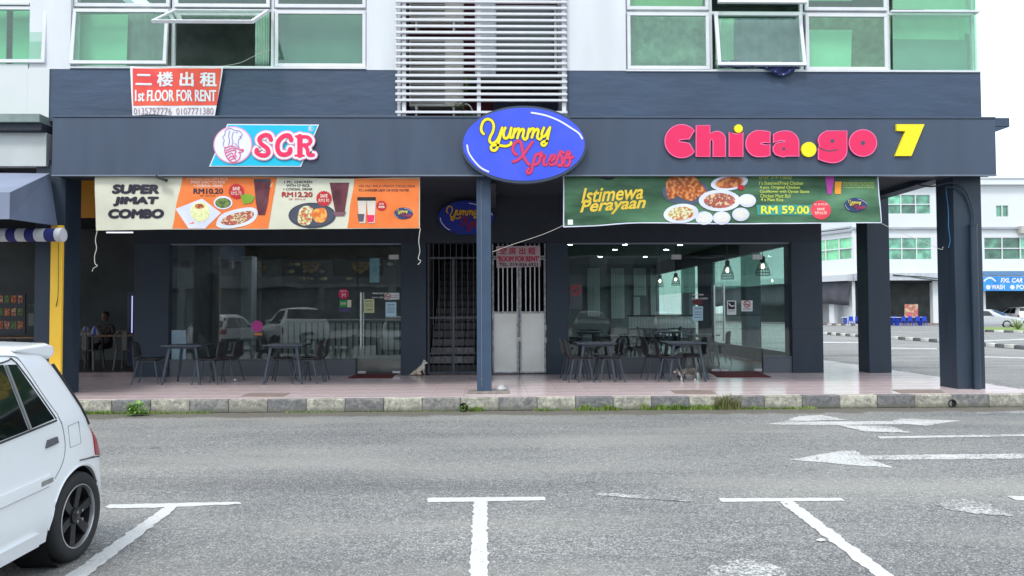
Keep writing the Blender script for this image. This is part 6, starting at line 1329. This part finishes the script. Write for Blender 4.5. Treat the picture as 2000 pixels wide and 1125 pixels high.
for sgn in (1,-1):
    q = lambda pts, off, m_, nm, **k: part(nm, K.patch(pts, off, side=sgn, **k), m_, hc, smooth='all')
    q([(-.475,.868),(-.245,.888),(-.435,1.215),(-.515,1.22)], .004, M_cg, 'side_window'); q([(-1.10,.82),(-.505,.865),(-.545,1.222),(-1.12,1.225)], .004, M_cg, 'side_window'); q([(-1.85,.79),(-1.16,.815),(-1.18,1.225),(-1.50,1.18)], .004, M_cg, 'side_window')
    part('window_divider', K.line([(-.49,.866),(-.53,1.22)], .008, .008, sgn, 1), mat('divider_grey', (.16,.17,.18), .5), hc)
    part('window_seal', K.line([(-1.85,.785),(-1.10,.812),(-.50,.856),(-.23,.876)], .003, .006, sgn, 3), M_seal, hc)
    part('window_seal', K.line([(-.225,.886),(-.43,1.226),(-.55,1.232),(-1.12,1.236),(-1.5,1.19)], .002, .004, sgn, 3), M_seal, hc)
    part('door_seam', K.line([(-1.13,.27),(-1.13,.81)], .0008, .0035, sgn, 2), M_seam, hc)
    part('door_seam', K.line([(-.20,.90),(-.165,.80),(-.155,.70),(-.19,.62),(-.27,.55)], .0004, .003, sgn, 4), M_seam, hc); part('door_frame_seam', K.line([(-1.5,1.255),(-.75,1.268),(-.45,1.262),(-.38,1.22),(-.27,1.02),(-.195,.90)], .0, .003, sgn, 5), M_seam, hc)
    part('side_moulding', K.patch([(-1.95,.475),(-.33,.525),(-.31,.585),(-1.95,.535)], .012, side=sgn, thick=.02), M_cw, hc, smooth=30)
    part('moulding_shadow_gap', K.line([(-1.95,.472),(-.33,.522)], .001, .004, sgn, 2), M_seam, hc)
    part('side_skirt', K.patch([(-2.0,.19),(-.40,.205),(-.42,.285),(-2.0,.27)], .022, side=sgn, thick=.05), M_cw, hc, smooth=30)
    part('moulding_badge', K.patch([(-.42,.538),(-.31,.542),(-.31,.568),(-.42,.565)], .015, side=sgn), M_steel, hc)
    part('door_handle', K.patch([(-.355,.738),(-.235,.748),(-.245,.785),(-.335,.78)], .012, side=sgn, thick=.016), mat('handle_grey', (.10,.105,.115), .45), hc, smooth=30)
    part('fuel_flap_seam', K.line([(-.115,.825),(.005,.835),(.025,.70),(-.10,.695),(-.115,.825)], .0006, .0022, sgn, 1), M_seam, hc) if sgn > 0 else None
    part('tail_light', K.patch([(.225,.590),(.355,.562),(.290,.70),(.18,.79)], .006, side=sgn, thick=.01), mat('tail_red', (.35,.006,.02), .15, spec=.8), hc, smooth='all')
    part('rear_bumper_seam', K.line([(.36,.555),(.26,.572),(.10,.59)], .001, .004, sgn, 2), M_seal, hc)
    part('scratch', K.line([(.20,.585),(.08,.593),(.0,.60)], .003, .005, sgn, 3), mat('scratch_dark', (.12,.12,.12), .8), hc)
    part('arch_lip', K.line([(-.303,.268)]+[(-.303*math.cos(a),.268+.303*math.sin(a)) for a in (0.1,.5,1.0,1.57,2.1,2.6,3.0)], .0, .008, sgn, 4), M_cw, hc, smooth=True)
    part('hatch_trim', K.line([(-.08,1.19),(-.01,1.06),(.05,.96),(.10,.87),(.15,.80)], .004, .012, sgn, 3), M_seal, hc)
    for yy in (0, -2.28): part('arch_liner', MB().lathe([(.298,-.20),(.298,.02)], (sgn*.66,yy,.268), 'X', 40), M_black, hc)
    part('side_marker', K.patch([(-2.62,.5),(-2.5,.5),(-2.5,.53),(-2.62,.53)], .006, side=sgn), mat('marker_orange', (.5,.15,.02), .4), hc)
sp_ = MB(); pr = [(-.40,1.322),(-.10,1.335),(-.03,1.315),(-.02,1.265),(-.06,1.235),(-.15,1.255),(-.40,1.30)]
for sx in (-.57,-.50,0,.50,.57): pass
xs_ = [-.575,-.555,-.3,0,.3,.555,.575]
for i, sx in enumerate(xs_):
    e = .82 if i in (0,len(xs_)-1) else 1; sp_.v += [(sx, y*1+(0 if e == 1 else -.01), 1.30+(z-1.30)*e-.018*(abs(sx)/.6)**2) for y, z in pr]
n = len(pr)
for i in range(len(xs_)-1):
    for j in range(n): a = i*n+j; b_ = i*n+(j+1)%n; sp_.f.append((a, a+n, b_+n, b_))
sp_.f.append(tuple(range(n))); sp_.f.append(tuple((len(xs_)-1)*n+j for j in range(n))[::-1]); sp_.f = [f[::-1] for f in sp_.f]
part('roof_spoiler', sp_, M_cw, hc, smooth=50, bevel=.01)
part('rear_window', MB().add([(-.50,-.03,1.15),(.50,-.03,1.15),(.56,.13,.88),(-.56,.13,.88)], [(3,2,1,0)]).xf(Matrix.Translation((0,.022,.02))), M_cg, hc, solid=.02)
part('windscreen', MB().add([(-.50,-1.47,1.235),(.50,-1.47,1.235),(.60,-1.88,.965),(-.60,-1.88,.965)], [(0,1,2,3)]).xf(Matrix.Translation((0,-.01,.012))), M_cg, hc, solid=.01)
part('number_plate', MB().box(-.22,.22,.40,.415,.52,.63), M_black, hc); part('rear_bumper', MB().box(-.60,.60,.32,.41,.25,.50), M_cw, hc, bevel=.05)
for sgn in (1,-1): part('headlight', MB().box(sgn*.45-.13,sgn*.45+.13,-2.985,-2.93,.52,.64), mat('headlight', (.6,.6,.6), .1), hc, bevel=.02)
RM = (mat('rim_black', (.012,.012,.014), .38, spec=.4), mat('rim_lip_steel', (.62,.62,.64), .3, metal=.8)); RS = (mat('rim_silver', (.5,.5,.5), .3, metal=.8), MATS['rim_lip_steel'])
for sgn in (1,-1):
    for yy in (0,-2.28): wheel(hc, sgn*.64, yy, .265, sgn, RM, rr=.715)
hc.rotation_euler.z = AZ; side = Vector((math.cos(AZ), math.sin(AZ), 0)); base = Vector((-2.535,4.60,0))-side*.72
hc.location = base
# --- generic background cars
def simplecar(name, lab, loc, rz, col, kind='sedan', det=True):
    t = thing(name, lab, 'car', loc, local=True, rz=rz)
    if kind == 'sedan': K = Car([(-3.55,.5),(-3.5,.65),(-3.2,.80),(-2.35,.93),(-1.5,1.38),(-1.2,1.44),(-.5,1.44),(-.1,1.38),(.45,1.02),(.85,.98),(.95,.85),(.98,.6)], .92, .85, .62, -3.55, .98, .2, .10, (.16,.20))
    elif kind == 'suv': K = Car([(-3.3,.6),(-3.25,.8),(-3.0,.95),(-2.25,1.05),(-1.6,1.58),(-1.3,1.64),(0,1.66),(.5,1.62),(.8,1.1),(.86,.7)], 1.02, .88, .70, -3.3, .86, .24, .10, (.10,.16))
    else: K = Car([(-2.97,.5),(-2.93,.66),(-2.7,.82),(-2.0,.92),(-1.42,1.34),(-1.1,1.42),(-.3,1.40),(-.05,1.2),(.30,.85),(.42,.5)], .9, .78, .6, -2.97, .42, .2, .09)
    m_ = mat('carpaint_'+col, {'silver':(.45,.46,.48),'white':(.72,.73,.75),'dark':(.03,.035,.045),'grey':(.22,.23,.25)}[col], .3, coat=.5)
    b_ = part('body', K.body(40,14), m_, t, smooth=38); wb = K.y0+ (.95 if kind != 'hatch' else .7)
    R_ = .31 if kind != 'hatch' else .27
    h0 = K.belt+.02; ht = K.zt(-.7)-.10
    for sgn in (1,-1):
        part('side_window', K.patch([(-.72,h0),(.15,h0),(-.12,ht),(-.72,ht)], .004, side=sgn, ny=8, nz=5), M_cg, t, smooth='all'); part('side_window', K.patch([(-1.75,h0),(-.78,h0),(-.78,ht),(-1.32,ht-.03)], .004, side=sgn, ny=8, nz=5), M_cg, t, smooth='all')
        part('headlight', K.patch([(K.y0+.04,.62),(K.y0+.38,.66),(K.y0+.36,.76),(K.y0+.10,.72)], .006, side=sgn, ny=5, nz=3), mat('headlight', (.6,.6,.6), .1), t, smooth='all')
        part('tail_light', K.patch([(K.y1-.3,.72),(K.y1-.05,.70),(K.y1-.1,.88),(K.y1-.3,.9)], .006, side=sgn, ny=5, nz=3), MATS['tail_red'], t, smooth='all')
        for yy in (0, wb):
            t2 = part('wheel', MB().lathe([(R_*.65,.09*sgn),(R_*.9,.10*sgn),(R_,.05*sgn),(R_,-.09*sgn)], (sgn*(K.W-.08),yy,R_), 'X', 24), MATS['tyre_rubber'], t, smooth=50); part('rim', MB().lathe([(R_*.65,.085*sgn),(R_*.6,.05*sgn),(.05,.07*sgn),(.001,.07*sgn)], (sgn*(K.W-.08),yy,R_), 'X', 10), RS[0], t2)
            part('wheel_arch', MB().lathe([(R_*1.12,.004*sgn),(R_*.8,.004*sgn)], (sgn*(K.W*.985),yy,R_), 'X', 24), M_black, t)
    f0 = [p for p in K.top if p[1] > K.belt][0]; idx = K.top.index(f0)
    a = K.top[[i for i,p in enumerate(K.top) if p[1] > K.belt+.0][0]]; c2 = K.top[[i for i,p in enumerate(K.top) if p[1] > K.belt+.0][0]+1]
    d_ = Vector((0, c2[0]-a[0], c2[1]-a[1])).normalized(); nrm = Vector((0,-d_.z,d_.y))*.03
    part('windscreen', MB().add([(-K.W*.82,a[0]+.04,a[1]+.03),(K.W*.82,a[0]+.04,a[1]+.03),(K.rW*.9,c2[0]-.03,c2[1]-.03),(-K.rW*.9,c2[0]-.03,c2[1]-.03)], [(0,1,2,3)]).xf(Matrix.Translation(nrm)), M_cg, t, solid=.01)
    rr = [i for i,p in enumerate(K.top) if p[1] > K.belt+.12][-1]; a = K.top[rr]; c2 = K.top[rr+1]; d_ = Vector((0, c2[0]-a[0], c2[1]-a[1])).normalized(); nrm = Vector((0,-d_.z,d_.y))*.03; c3 = Vector((0,a[0],a[1])).lerp(Vector((0,c2[0],c2[1])), .7)
    part('rear_window', MB().add([(-K.rW*.9,a[0],a[1]-.04),(K.rW*.9,a[0],a[1]-.04),(K.W*.8,c3.y,c3.z),(-K.W*.8,c3.y,c3.z)], [(3,2,1,0)]).xf(Matrix.Translation(nrm)), M_cg, t, solid=.01)
    part('grille', MB().box(-.42,.42,K.y0-.012,K.y0+.1,.42,.56), M_black, t, bevel=.02); part('number_plate', MB().box(-.26,.26,K.y0-.02,K.y0-.013,.34,.44), M_black, t)
    part('number_plate', MB().box(-.24,.24,K.y1-.02,K.y1+.012,.66,.77), M_black, t); part('bumper', MB().box(-K.W*.8,K.W*.8,K.y1-.1,K.y1+.03,.3,.5), m_, t, bevel=.04)
    for sgn in (1,-1): part('wing_mirror', MB().box(sgn*(K.W+.02)-.08,sgn*(K.W+.02)+.08,-1.72,-1.62,h0+.02,h0+.15), m_, t, bevel=.03)
    return t
gx_, gy_ = G(1950, 641); simplecar('sedan_car', 'silver sedan parked on the far side beyond the corner column', (gx_-.3, gy_+2.6, 0), R(40), 'silver')
gx_, gy_ = G(2010, 634); simplecar('pickup_car', 'white vehicle cut off at the right edge behind the silver sedan', (gx_+.9, gy_+2, 0), R(175), 'white', 'suv')
# cars standing behind and beside the camera (seen mirrored in the shop glass)
simplecar('sport_utility_car', 'white utility car mirrored in the left shop window', (-7.2,2.6,0), R(-28), 'white', 'suv'); simplecar('hatchback_car', 'white hatchback mirrored low in the left shop window', (-10.4,3.2,0), R(10), 'white', 'hatch')
simplecar('sedan_car', 'dark sedan mirrored in the right shop window', (4.2,-1.8,0), R(8), 'dark'); simplecar('sedan_car', 'grey sedan mirrored at the right of the right shop window', (7.6,-1.5,0), R(4), 'grey')
# ================================================================== FAR SIDE
M_fw2 = mat('far_white_wall', (.68,.70,.72), .7, c2=(.62,.65,.67), vscale=.25); M_fgrey = mat('far_grey', (.36,.38,.42), .7, var=.1, vscale=.5)
fb = thing('shophouse', 'white three storey shophouse row with green windows across the side street', 'building', (45, 72, 0)); D = 70.0
def fz(v, u=1780): return UZ(u, v, D)
def fxx(u): return UX(u, D)
X0, X1 = fxx(1668), fxx(2300); ztop = fz(346)
rows = [(fz(418),fz(380)),(fz(507),fz(464))]
mb = MB(); holes = []
cols = [(1735,1822)]+[(1925,2032),(2050,2150),(2170,2280)]
holes = [(fxx(a),fxx(b),*rows[1]) for a, b in cols]+[(fxx(1735),fxx(1822),*rows[0]),(fxx(1950),fxx(1975),fz(424),fz(401)),(fxx(2050),fxx(2150),*rows[0])]
wallgrid(mb, X0, X1, fz(534), ztop, holes, D, D+.3); part('upper_wall', mb, M_fw2, fb)
part('roof', MB().box(X0, X1, D+.31, D+14, ztop-.4, ztop-.1), M_fgrey, fb); part('cornice', MB().box(X0-.1, X1, D-.5, D-.01, fz(362), fz(352)), M_fw2, fb); part('cornice_edge', MB().box(X0-.1,X1,D-.52,D-.505,fz(353),fz(349)), M_fgrey, fb)
part('floor_band', MB().box(X0, X1, D-.25, D-.01, fz(448), fz(444)), M_fgrey, fb); part('floor_band', MB().box(X0, X1, D-.9, D-.01, fz(548), fz(534)), mat('far_canopy', (.46,.49,.53), .6, var=.1), fb)
part('side_return', MB().box(X0, X0+.3, D+.31, D+14, 0, ztop-.41), M_fw2, fb); part('back_room', MB().box(X0+.4, X1, D+3.2, D+3.4, 0, ztop-.5), M_room, fb); part('ground_ceiling', MB().box(X0+.4, X1, D+.01, D+3.1, fz(552), fz(549)), M_soffit, fb)
def fwin(x0, x1, z0, z1, nc, Y, par, nr=2):
    f = MB(); w = .09
    for i in range(nc+1): x = x0+(x1-x0)*i/nc; f.box(x-w/2, x+w/2, Y+.02, Y+.12, z0, z1)
    for j in range(nr+1): z = z0+(z1-z0)*j/nr; f.box(x0, x1, Y+.017, Y+.117, z-w/2, z+w/2)
    F_ = part('window', f, M_alu, par); p0 = None
    for i in range(nc):
        for j in range(nr):
            a, b_ = x0+(x1-x0)*i/nc, x0+(x1-x0)*(i+1)/nc; c, d = z0+(z1-z0)*j/nr, z0+(z1-z0)*(j+1)/nr; part('pane', MB().box(a+.04,b_-.04,Y+.14,Y+.16,c+.04,d-.04), M_fglass, F_)
for i, h in enumerate(holes): fwin(h[0], h[1], h[2], h[3], 3 if i not in (5,) else 2, D, fb, 2 if i != 5 else 1)
for u in (1822, 1915, 2030, 2150): part('column', MB().box(fxx(u), fxx(u)+.5, D-.05, D+.45, 0, fz(549)), M_fw2, fb)
part('arcade_floor', MB().box(X0, X1, D-.6, D+3.2, 0, .15), M_grout, fb)
# oblique wing to the left
p0 = Vector((X0, D, 0)); p1 = Vector((fxx(1605)-1.0, D+9.5, 0))
def wingpt(f, v, u): return None
wing = thing('shophouse', 'white shophouse wing with green windows angled away beside the corner', 'building', (p0.x, p0.y, 0)); dirw = (p1-p0).normalized(); LW = (p1-p0).length*2.2; 
Mw = Matrix(((-dirw.x, dirw.y, 0, p0.x), (-dirw.y, -dirw.x, 0, p0.y), (0,0,1,0), (0,0,0,1)))
Mw = Matrix.Translation(p0) @ Matrix.Rotation(math.atan2(-dirw.y, -dirw.x), 4, 'Z')   # local -x runs away from the corner, local y into the building
def wmb(mb): return mb.xf(Mw)
zw = fz(505), fz(462)
wmid = (-LW*.62, -.15); mb = MB(); wallgrid(mb, -LW, 0, fz(535), fz(446), [(-4.9,-.0,zw[0],zw[1])], 0, .3); part('upper_wall', wmb(mb), M_fw2, wing)
part('roof', wmb(MB().box(-LW, 0, .01, 9, fz(444), fz(441))), M_fgrey, wing); part('floor_band', wmb(MB().box(-LW, 0, -.25, -.01, fz(452), fz(447))), M_fgrey, wing); part('floor_band', wmb(MB().box(-LW, 0, -.9, -.01, fz(548), fz(536))), mat('far_canopy2', (.52,.54,.57), .6), wing)
part('back_room', wmb(MB().box(-LW, -.5, 4, 4.2, 0, fz(452))), M_room, wing); part('arcade_floor', wmb(MB().box(-LW, 0, -.6, 4, 0, .15)), M_grout, wing)
f = MB(); w = .1
for i in range(4): f.box(-4.9*i/3-w/2, -4.9*i/3+w/2, .02, .12, zw[0], zw[1])
for j in range(3): z = zw[0]+(zw[1]-zw[0])*j/2; f.box(-4.9, 0, .017, .117, z-w/2, z+w/2)
F_ = part('window', wmb(f), M_alu, wing)
for i in range(3):
    for j in range(2): part('pane', wmb(MB().box(-4.9*(i+1)/3+.05,-4.9*i/3-.05,.14,.16,zw[0]+(zw[1]-zw[0])*j/2+.05,zw[0]+(zw[1]-zw[0])*(j+1)/2-.05)), mat('far_window_bright', (.16,.50,.26), .1, spec=.8, randv=.3, var=.25, vscale=1), F_)
for a in (-2.6,-7): part('column', wmb(MB().box(a-.3, a+.3, -.05, .45, 0, fz(549))), M_fw2, wing)
cur_ = MB(); N = 30
for j in range(5):
    for i in range(N+1): cur_.v.append((-LW*.9+(LW*.9-.2)*i/N, -.5+.08*math.sin(i*1.3), fz(548)-(fz(548)-fz(594))*j/4-.1*math.sin(i*.9)*(j/4)))
for j in range(4):
    for i in range(N): a = j*(N+1)+i; cur_.f.append((a+N+1, a+N+2, a+1, a))
one('curtain', wmb(cur_), mat('shade_net', (.07,.07,.085), .9, var=.2, vscale=1), 'dark grey shade cloth hanging from the angled wing across the street', 'curtain', smooth='all', solid=.02)
acf = thing('air_conditioner', 'small air conditioner on the wall of the shops across the street', 'air conditioner', (fxx(1990), D-.4, fz(457))); part('casing', MB().box(fxx(1990), fxx(2012), D-.6, D-.02, fz(457), fz(443)), mat('ac_far', (.45,.43,.40), .6), acf)
for q in ([(1735,537),(1770,541),(1822,549)],[(1735,539),(1790,541),(1822,545)]): one('wire', MB().tube([(fxx(a), D-.95, fz(b)) for a, b in q], .03, 5), M_black, ('thin wire sagging across the canopy of the shops across the street','second wire crossing the canopy of the shops across the street')[len(q) > 2 and q[1][0] > 1780], 'wire')
# car wash sign
A = Art(0,0,1,D-1.0); t = thing('signboard', 'blue car wash signboard on the shops across the street', 'sign', (A.p(2000,555)[0], D-1, 4)); mb = MB(); A.poly(mb, [(1921,540),(2140,540),(2140,568),(1921,568)], 0, .1); part('board', mb, mat('carwash_blue', srgb(30,120,200), .5, c2=srgb(70,160,225), vscale=.6), t)
A.text('lettering', 'FXL CAR BEAUTY', (1954,543,2042,552), .02, M_wprint, t, .03, .2); A.text('lettering', 'WASH', (1936,556,1962,565), .02, M_wprint, t, .03); A.text('lettering', 'POLISH', (1985,556,2022,565), .02, M_wprint, t, .03)
mb = MB(); A.ribbon(mb, [(1922,549),(1928,544),(1936,543),(1944,549)], 3, .02, .02, 4); A.disc(mb, 1930, 561, 4.5, 4.5, .02, .02); A.disc(mb, 1977, 561, 4.5, 4.5, .02, .02); part('car_emblem', mb, M_plate, t)
part('band', MB().box(A.p(1921,530)[0], A.p(2140,530)[0], D-1.0, D-.92, fz(539), fz(531)), mat('steel_blue', srgb(90,130,170), .5), t)
# far tables and blue chairs
M_bch = mat('blue_plastic', srgb(20,60,180), .5)
def blueset(u, v, lab):
    x, y = G(u, v, .0); y = min(y, D-2); t = thing('dining_table', 'pale topped table '+lab, 'table', (x,y,0), local=True); part('tabletop', MB().box(-1.3,1.3,-.4,.4,.74,.78), M_wprint, t); part('leg', MB().box(-1.1,-1.05,-.3,.3,0,.74), M_bch, t); part('leg', MB().box(1.05,1.1,-.3,.3,0,.74), M_bch, t)
    for k, dx in enumerate((-.9,-.3,.4,1.0)):
        c = thing('plastic_chair', 'blue plastic chair, '+('left end','left middle','right middle','right end')[k]+' of table '+lab, 'chair', (x+dx,y-.55,0), 'blue plastic chairs '+lab, local=True, rz=R(180))
        part('seat', MB().box(-.22,.22,-.22,.22,.42,.45), M_bch, c); part('backrest', MB().box(-.2,.2,.19,.22,.46,.85), M_bch, c)
        for sx in (-1,1):
            for sy in (-1,1): part('leg', MB().bar((sx*.24,sy*.24,0),(sx*.19,sy*.19,.42),.04,.05), M_bch, c)
blueset(1775, 636, 'before the poster across the street'); blueset(1630, 634, 'under the far left shade cloth'); blueset(1678, 634, 'beside the second shaded column')
A = Art(0,0,1,D+.5); t = thing('poster', 'pink and cream food poster in the shop across the street', 'poster', (A.p(1779,600)[0], D+.5, 1.2)); mb = MB(); A.poly(mb, [(1767,594),(1793,594),(1793,619),(1767,619)], 0, .05); part('sheet', mb, foodmat('far_poster', srgb(210,180,150), srgb(200,90,110), srgb(170,120,90), sc=2.5), t)
# planters / kerb islands
isl = thing('kerb_island', 'black and white painted kerb running along the middle of the far road', 'kerb', (*G(1800,665), 0)); 
def fkerb(par, pix, step=.62, h=.15, w=.18, z=0, first_=0):
    P = [Vector((*G(u,v),0)) for u, v in pix]; k = first_; base = {}
    for a, b_ in zip(P, P[1:]):
        L_ = (b_-a).length; n = max(1, round(L_/step)); d = (b_-a)/n; ang = math.atan2(d.y, d.x)
        for i in range(n):
            if (k%2) not in base: base[k%2] = part('kerbstone', MB().box(0, step*.985, 0, w, 0, h), (M_kw2 if k%2 else M_kb2), par, bevel=.02); o = base[k%2]; o.data.transform(Matrix.Translation(ORG[par]))
            else: o = again(base[k%2], par, (0,0,0))
            q = a+d*i; o.location = (q.x-ORG[par].x, q.y-ORG[par].y, z); o.rotation_euler = (0,0,ang); o.scale.x = d.length/step; k += 1
M_kw2 = mat('far_kerb_white', (.55,.55,.50), .8, var=.25, vscale=3, randv=.15); M_kb2 = mat('far_kerb_black', (.10,.10,.105), .8, var=.3, vscale=3, randv=.2)
fkerb(isl, [(1560,648),(1607,653),(1680,659),(1740,662.5),(1830,669),(1925,677),(2000,683),(2100,693)])
isl2 = thing('kerb_island', 'painted kerb edging the grass verge in front of the silver sedan', 'kerb', (*G(1960,648), 0)); fkerb(isl2, [(1905,648),(1960,649.5),(2040,652),(2140,656)], first_=1)
isl3 = thing('kerb_island', 'weathered painted kerb under the shops across the street', 'kerb', (*G(1640,637), 0)); fkerb(isl3, [(1590,634.5),(1690,637)])
g_ = part('grass_verge', MB().sheet([G(1905,647.5),G(2140,655),G(2140,642),G(1905,641.5)], .10), mat('verge_grass', (.13,.20,.04), .8, c2=(.20,.28,.06), vscale=2), None, kind='stuff'); tag(g_, 'bright grass verge in front of the silver sedan', 'grass')
x, y = G(1988, 646); t = thing('agave_plant', 'spiky pale green plant on the grass verge beside the silver sedan', 'plant', (x,y,.1)); mb = MB(); rnd = random.Random(3)
for k in range(46):
    a = rnd.uniform(0,6.28); el = rnd.uniform(.25,1.4); L_ = rnd.uniform(.7,1.1); d = Vector((math.cos(a)*math.cos(el), math.sin(a)*math.cos(el), math.sin(el))); s_ = Vector((-math.sin(a), math.cos(a), 0))*.04; p = Vector((x,y,.1)); mb.add([p-s_, p+s_, p+d*L_*.6+s_*.7, p+d*L_*.6-s_*.7, p+d*L_-Vector((0,0,.1))], [(0,1,2,3),(3,2,4)])
part('leaf_rosette', mb, mat('agave_leaf', (.30,.36,.20), .6, var=.2), t, kind='stuff')
# unseen row behind the camera, walls darkened to dim its reflection in the glass
ob = thing('shophouse', 'unseen shophouse row behind the viewpoint, darkened to dim its reflection in the shop windows', 'building', (0,-34,0)); mb = MB(); hl = []
for k in range(-5,6):
    for z0 in (4.6, 7.8): hl.append((k*6-2.2, k*6+2.2, z0, z0+1.5))
wallgrid(mb, -36, 36, 3.6, 10.5, hl, -34.3, -34); M_dim = mat('dim_reflection_wall', (.15,.165,.17), .8, var=.3, vscale=.3); part('upper_wall', mb, M_dim, ob); part('back_room', MB().box(-36,36,-38,-37.8,0,10), M_room, ob); part('roof', MB().box(-36,36,-44,-34.31,10.2,10.4), M_fgrey, ob)
for k, h in enumerate(hl): part('window', MB().box(h[0],h[1],-34.2,-34.15,h[2],h[3]), M_cg, ob)
for k in range(-6,7): part('column', MB().box(k*6-3.25,k*6-2.75,-34.4,-33.9,0,3.6), M_dim, ob)
part('arcade_ceiling', MB().box(-36,36,-37.8,-34.31,3.5,3.59), M_soffit, ob); part('shutter', MB().box(-30,30,-36.5,-36.4,0,3.4), mat('roller_shutter', (.16,.17,.18), .5, var=.1), ob)
for o in bpy.data.objects:
    if o.type == 'MESH' and len(o.data.materials) == 0: o.data.materials.append(M_grey)
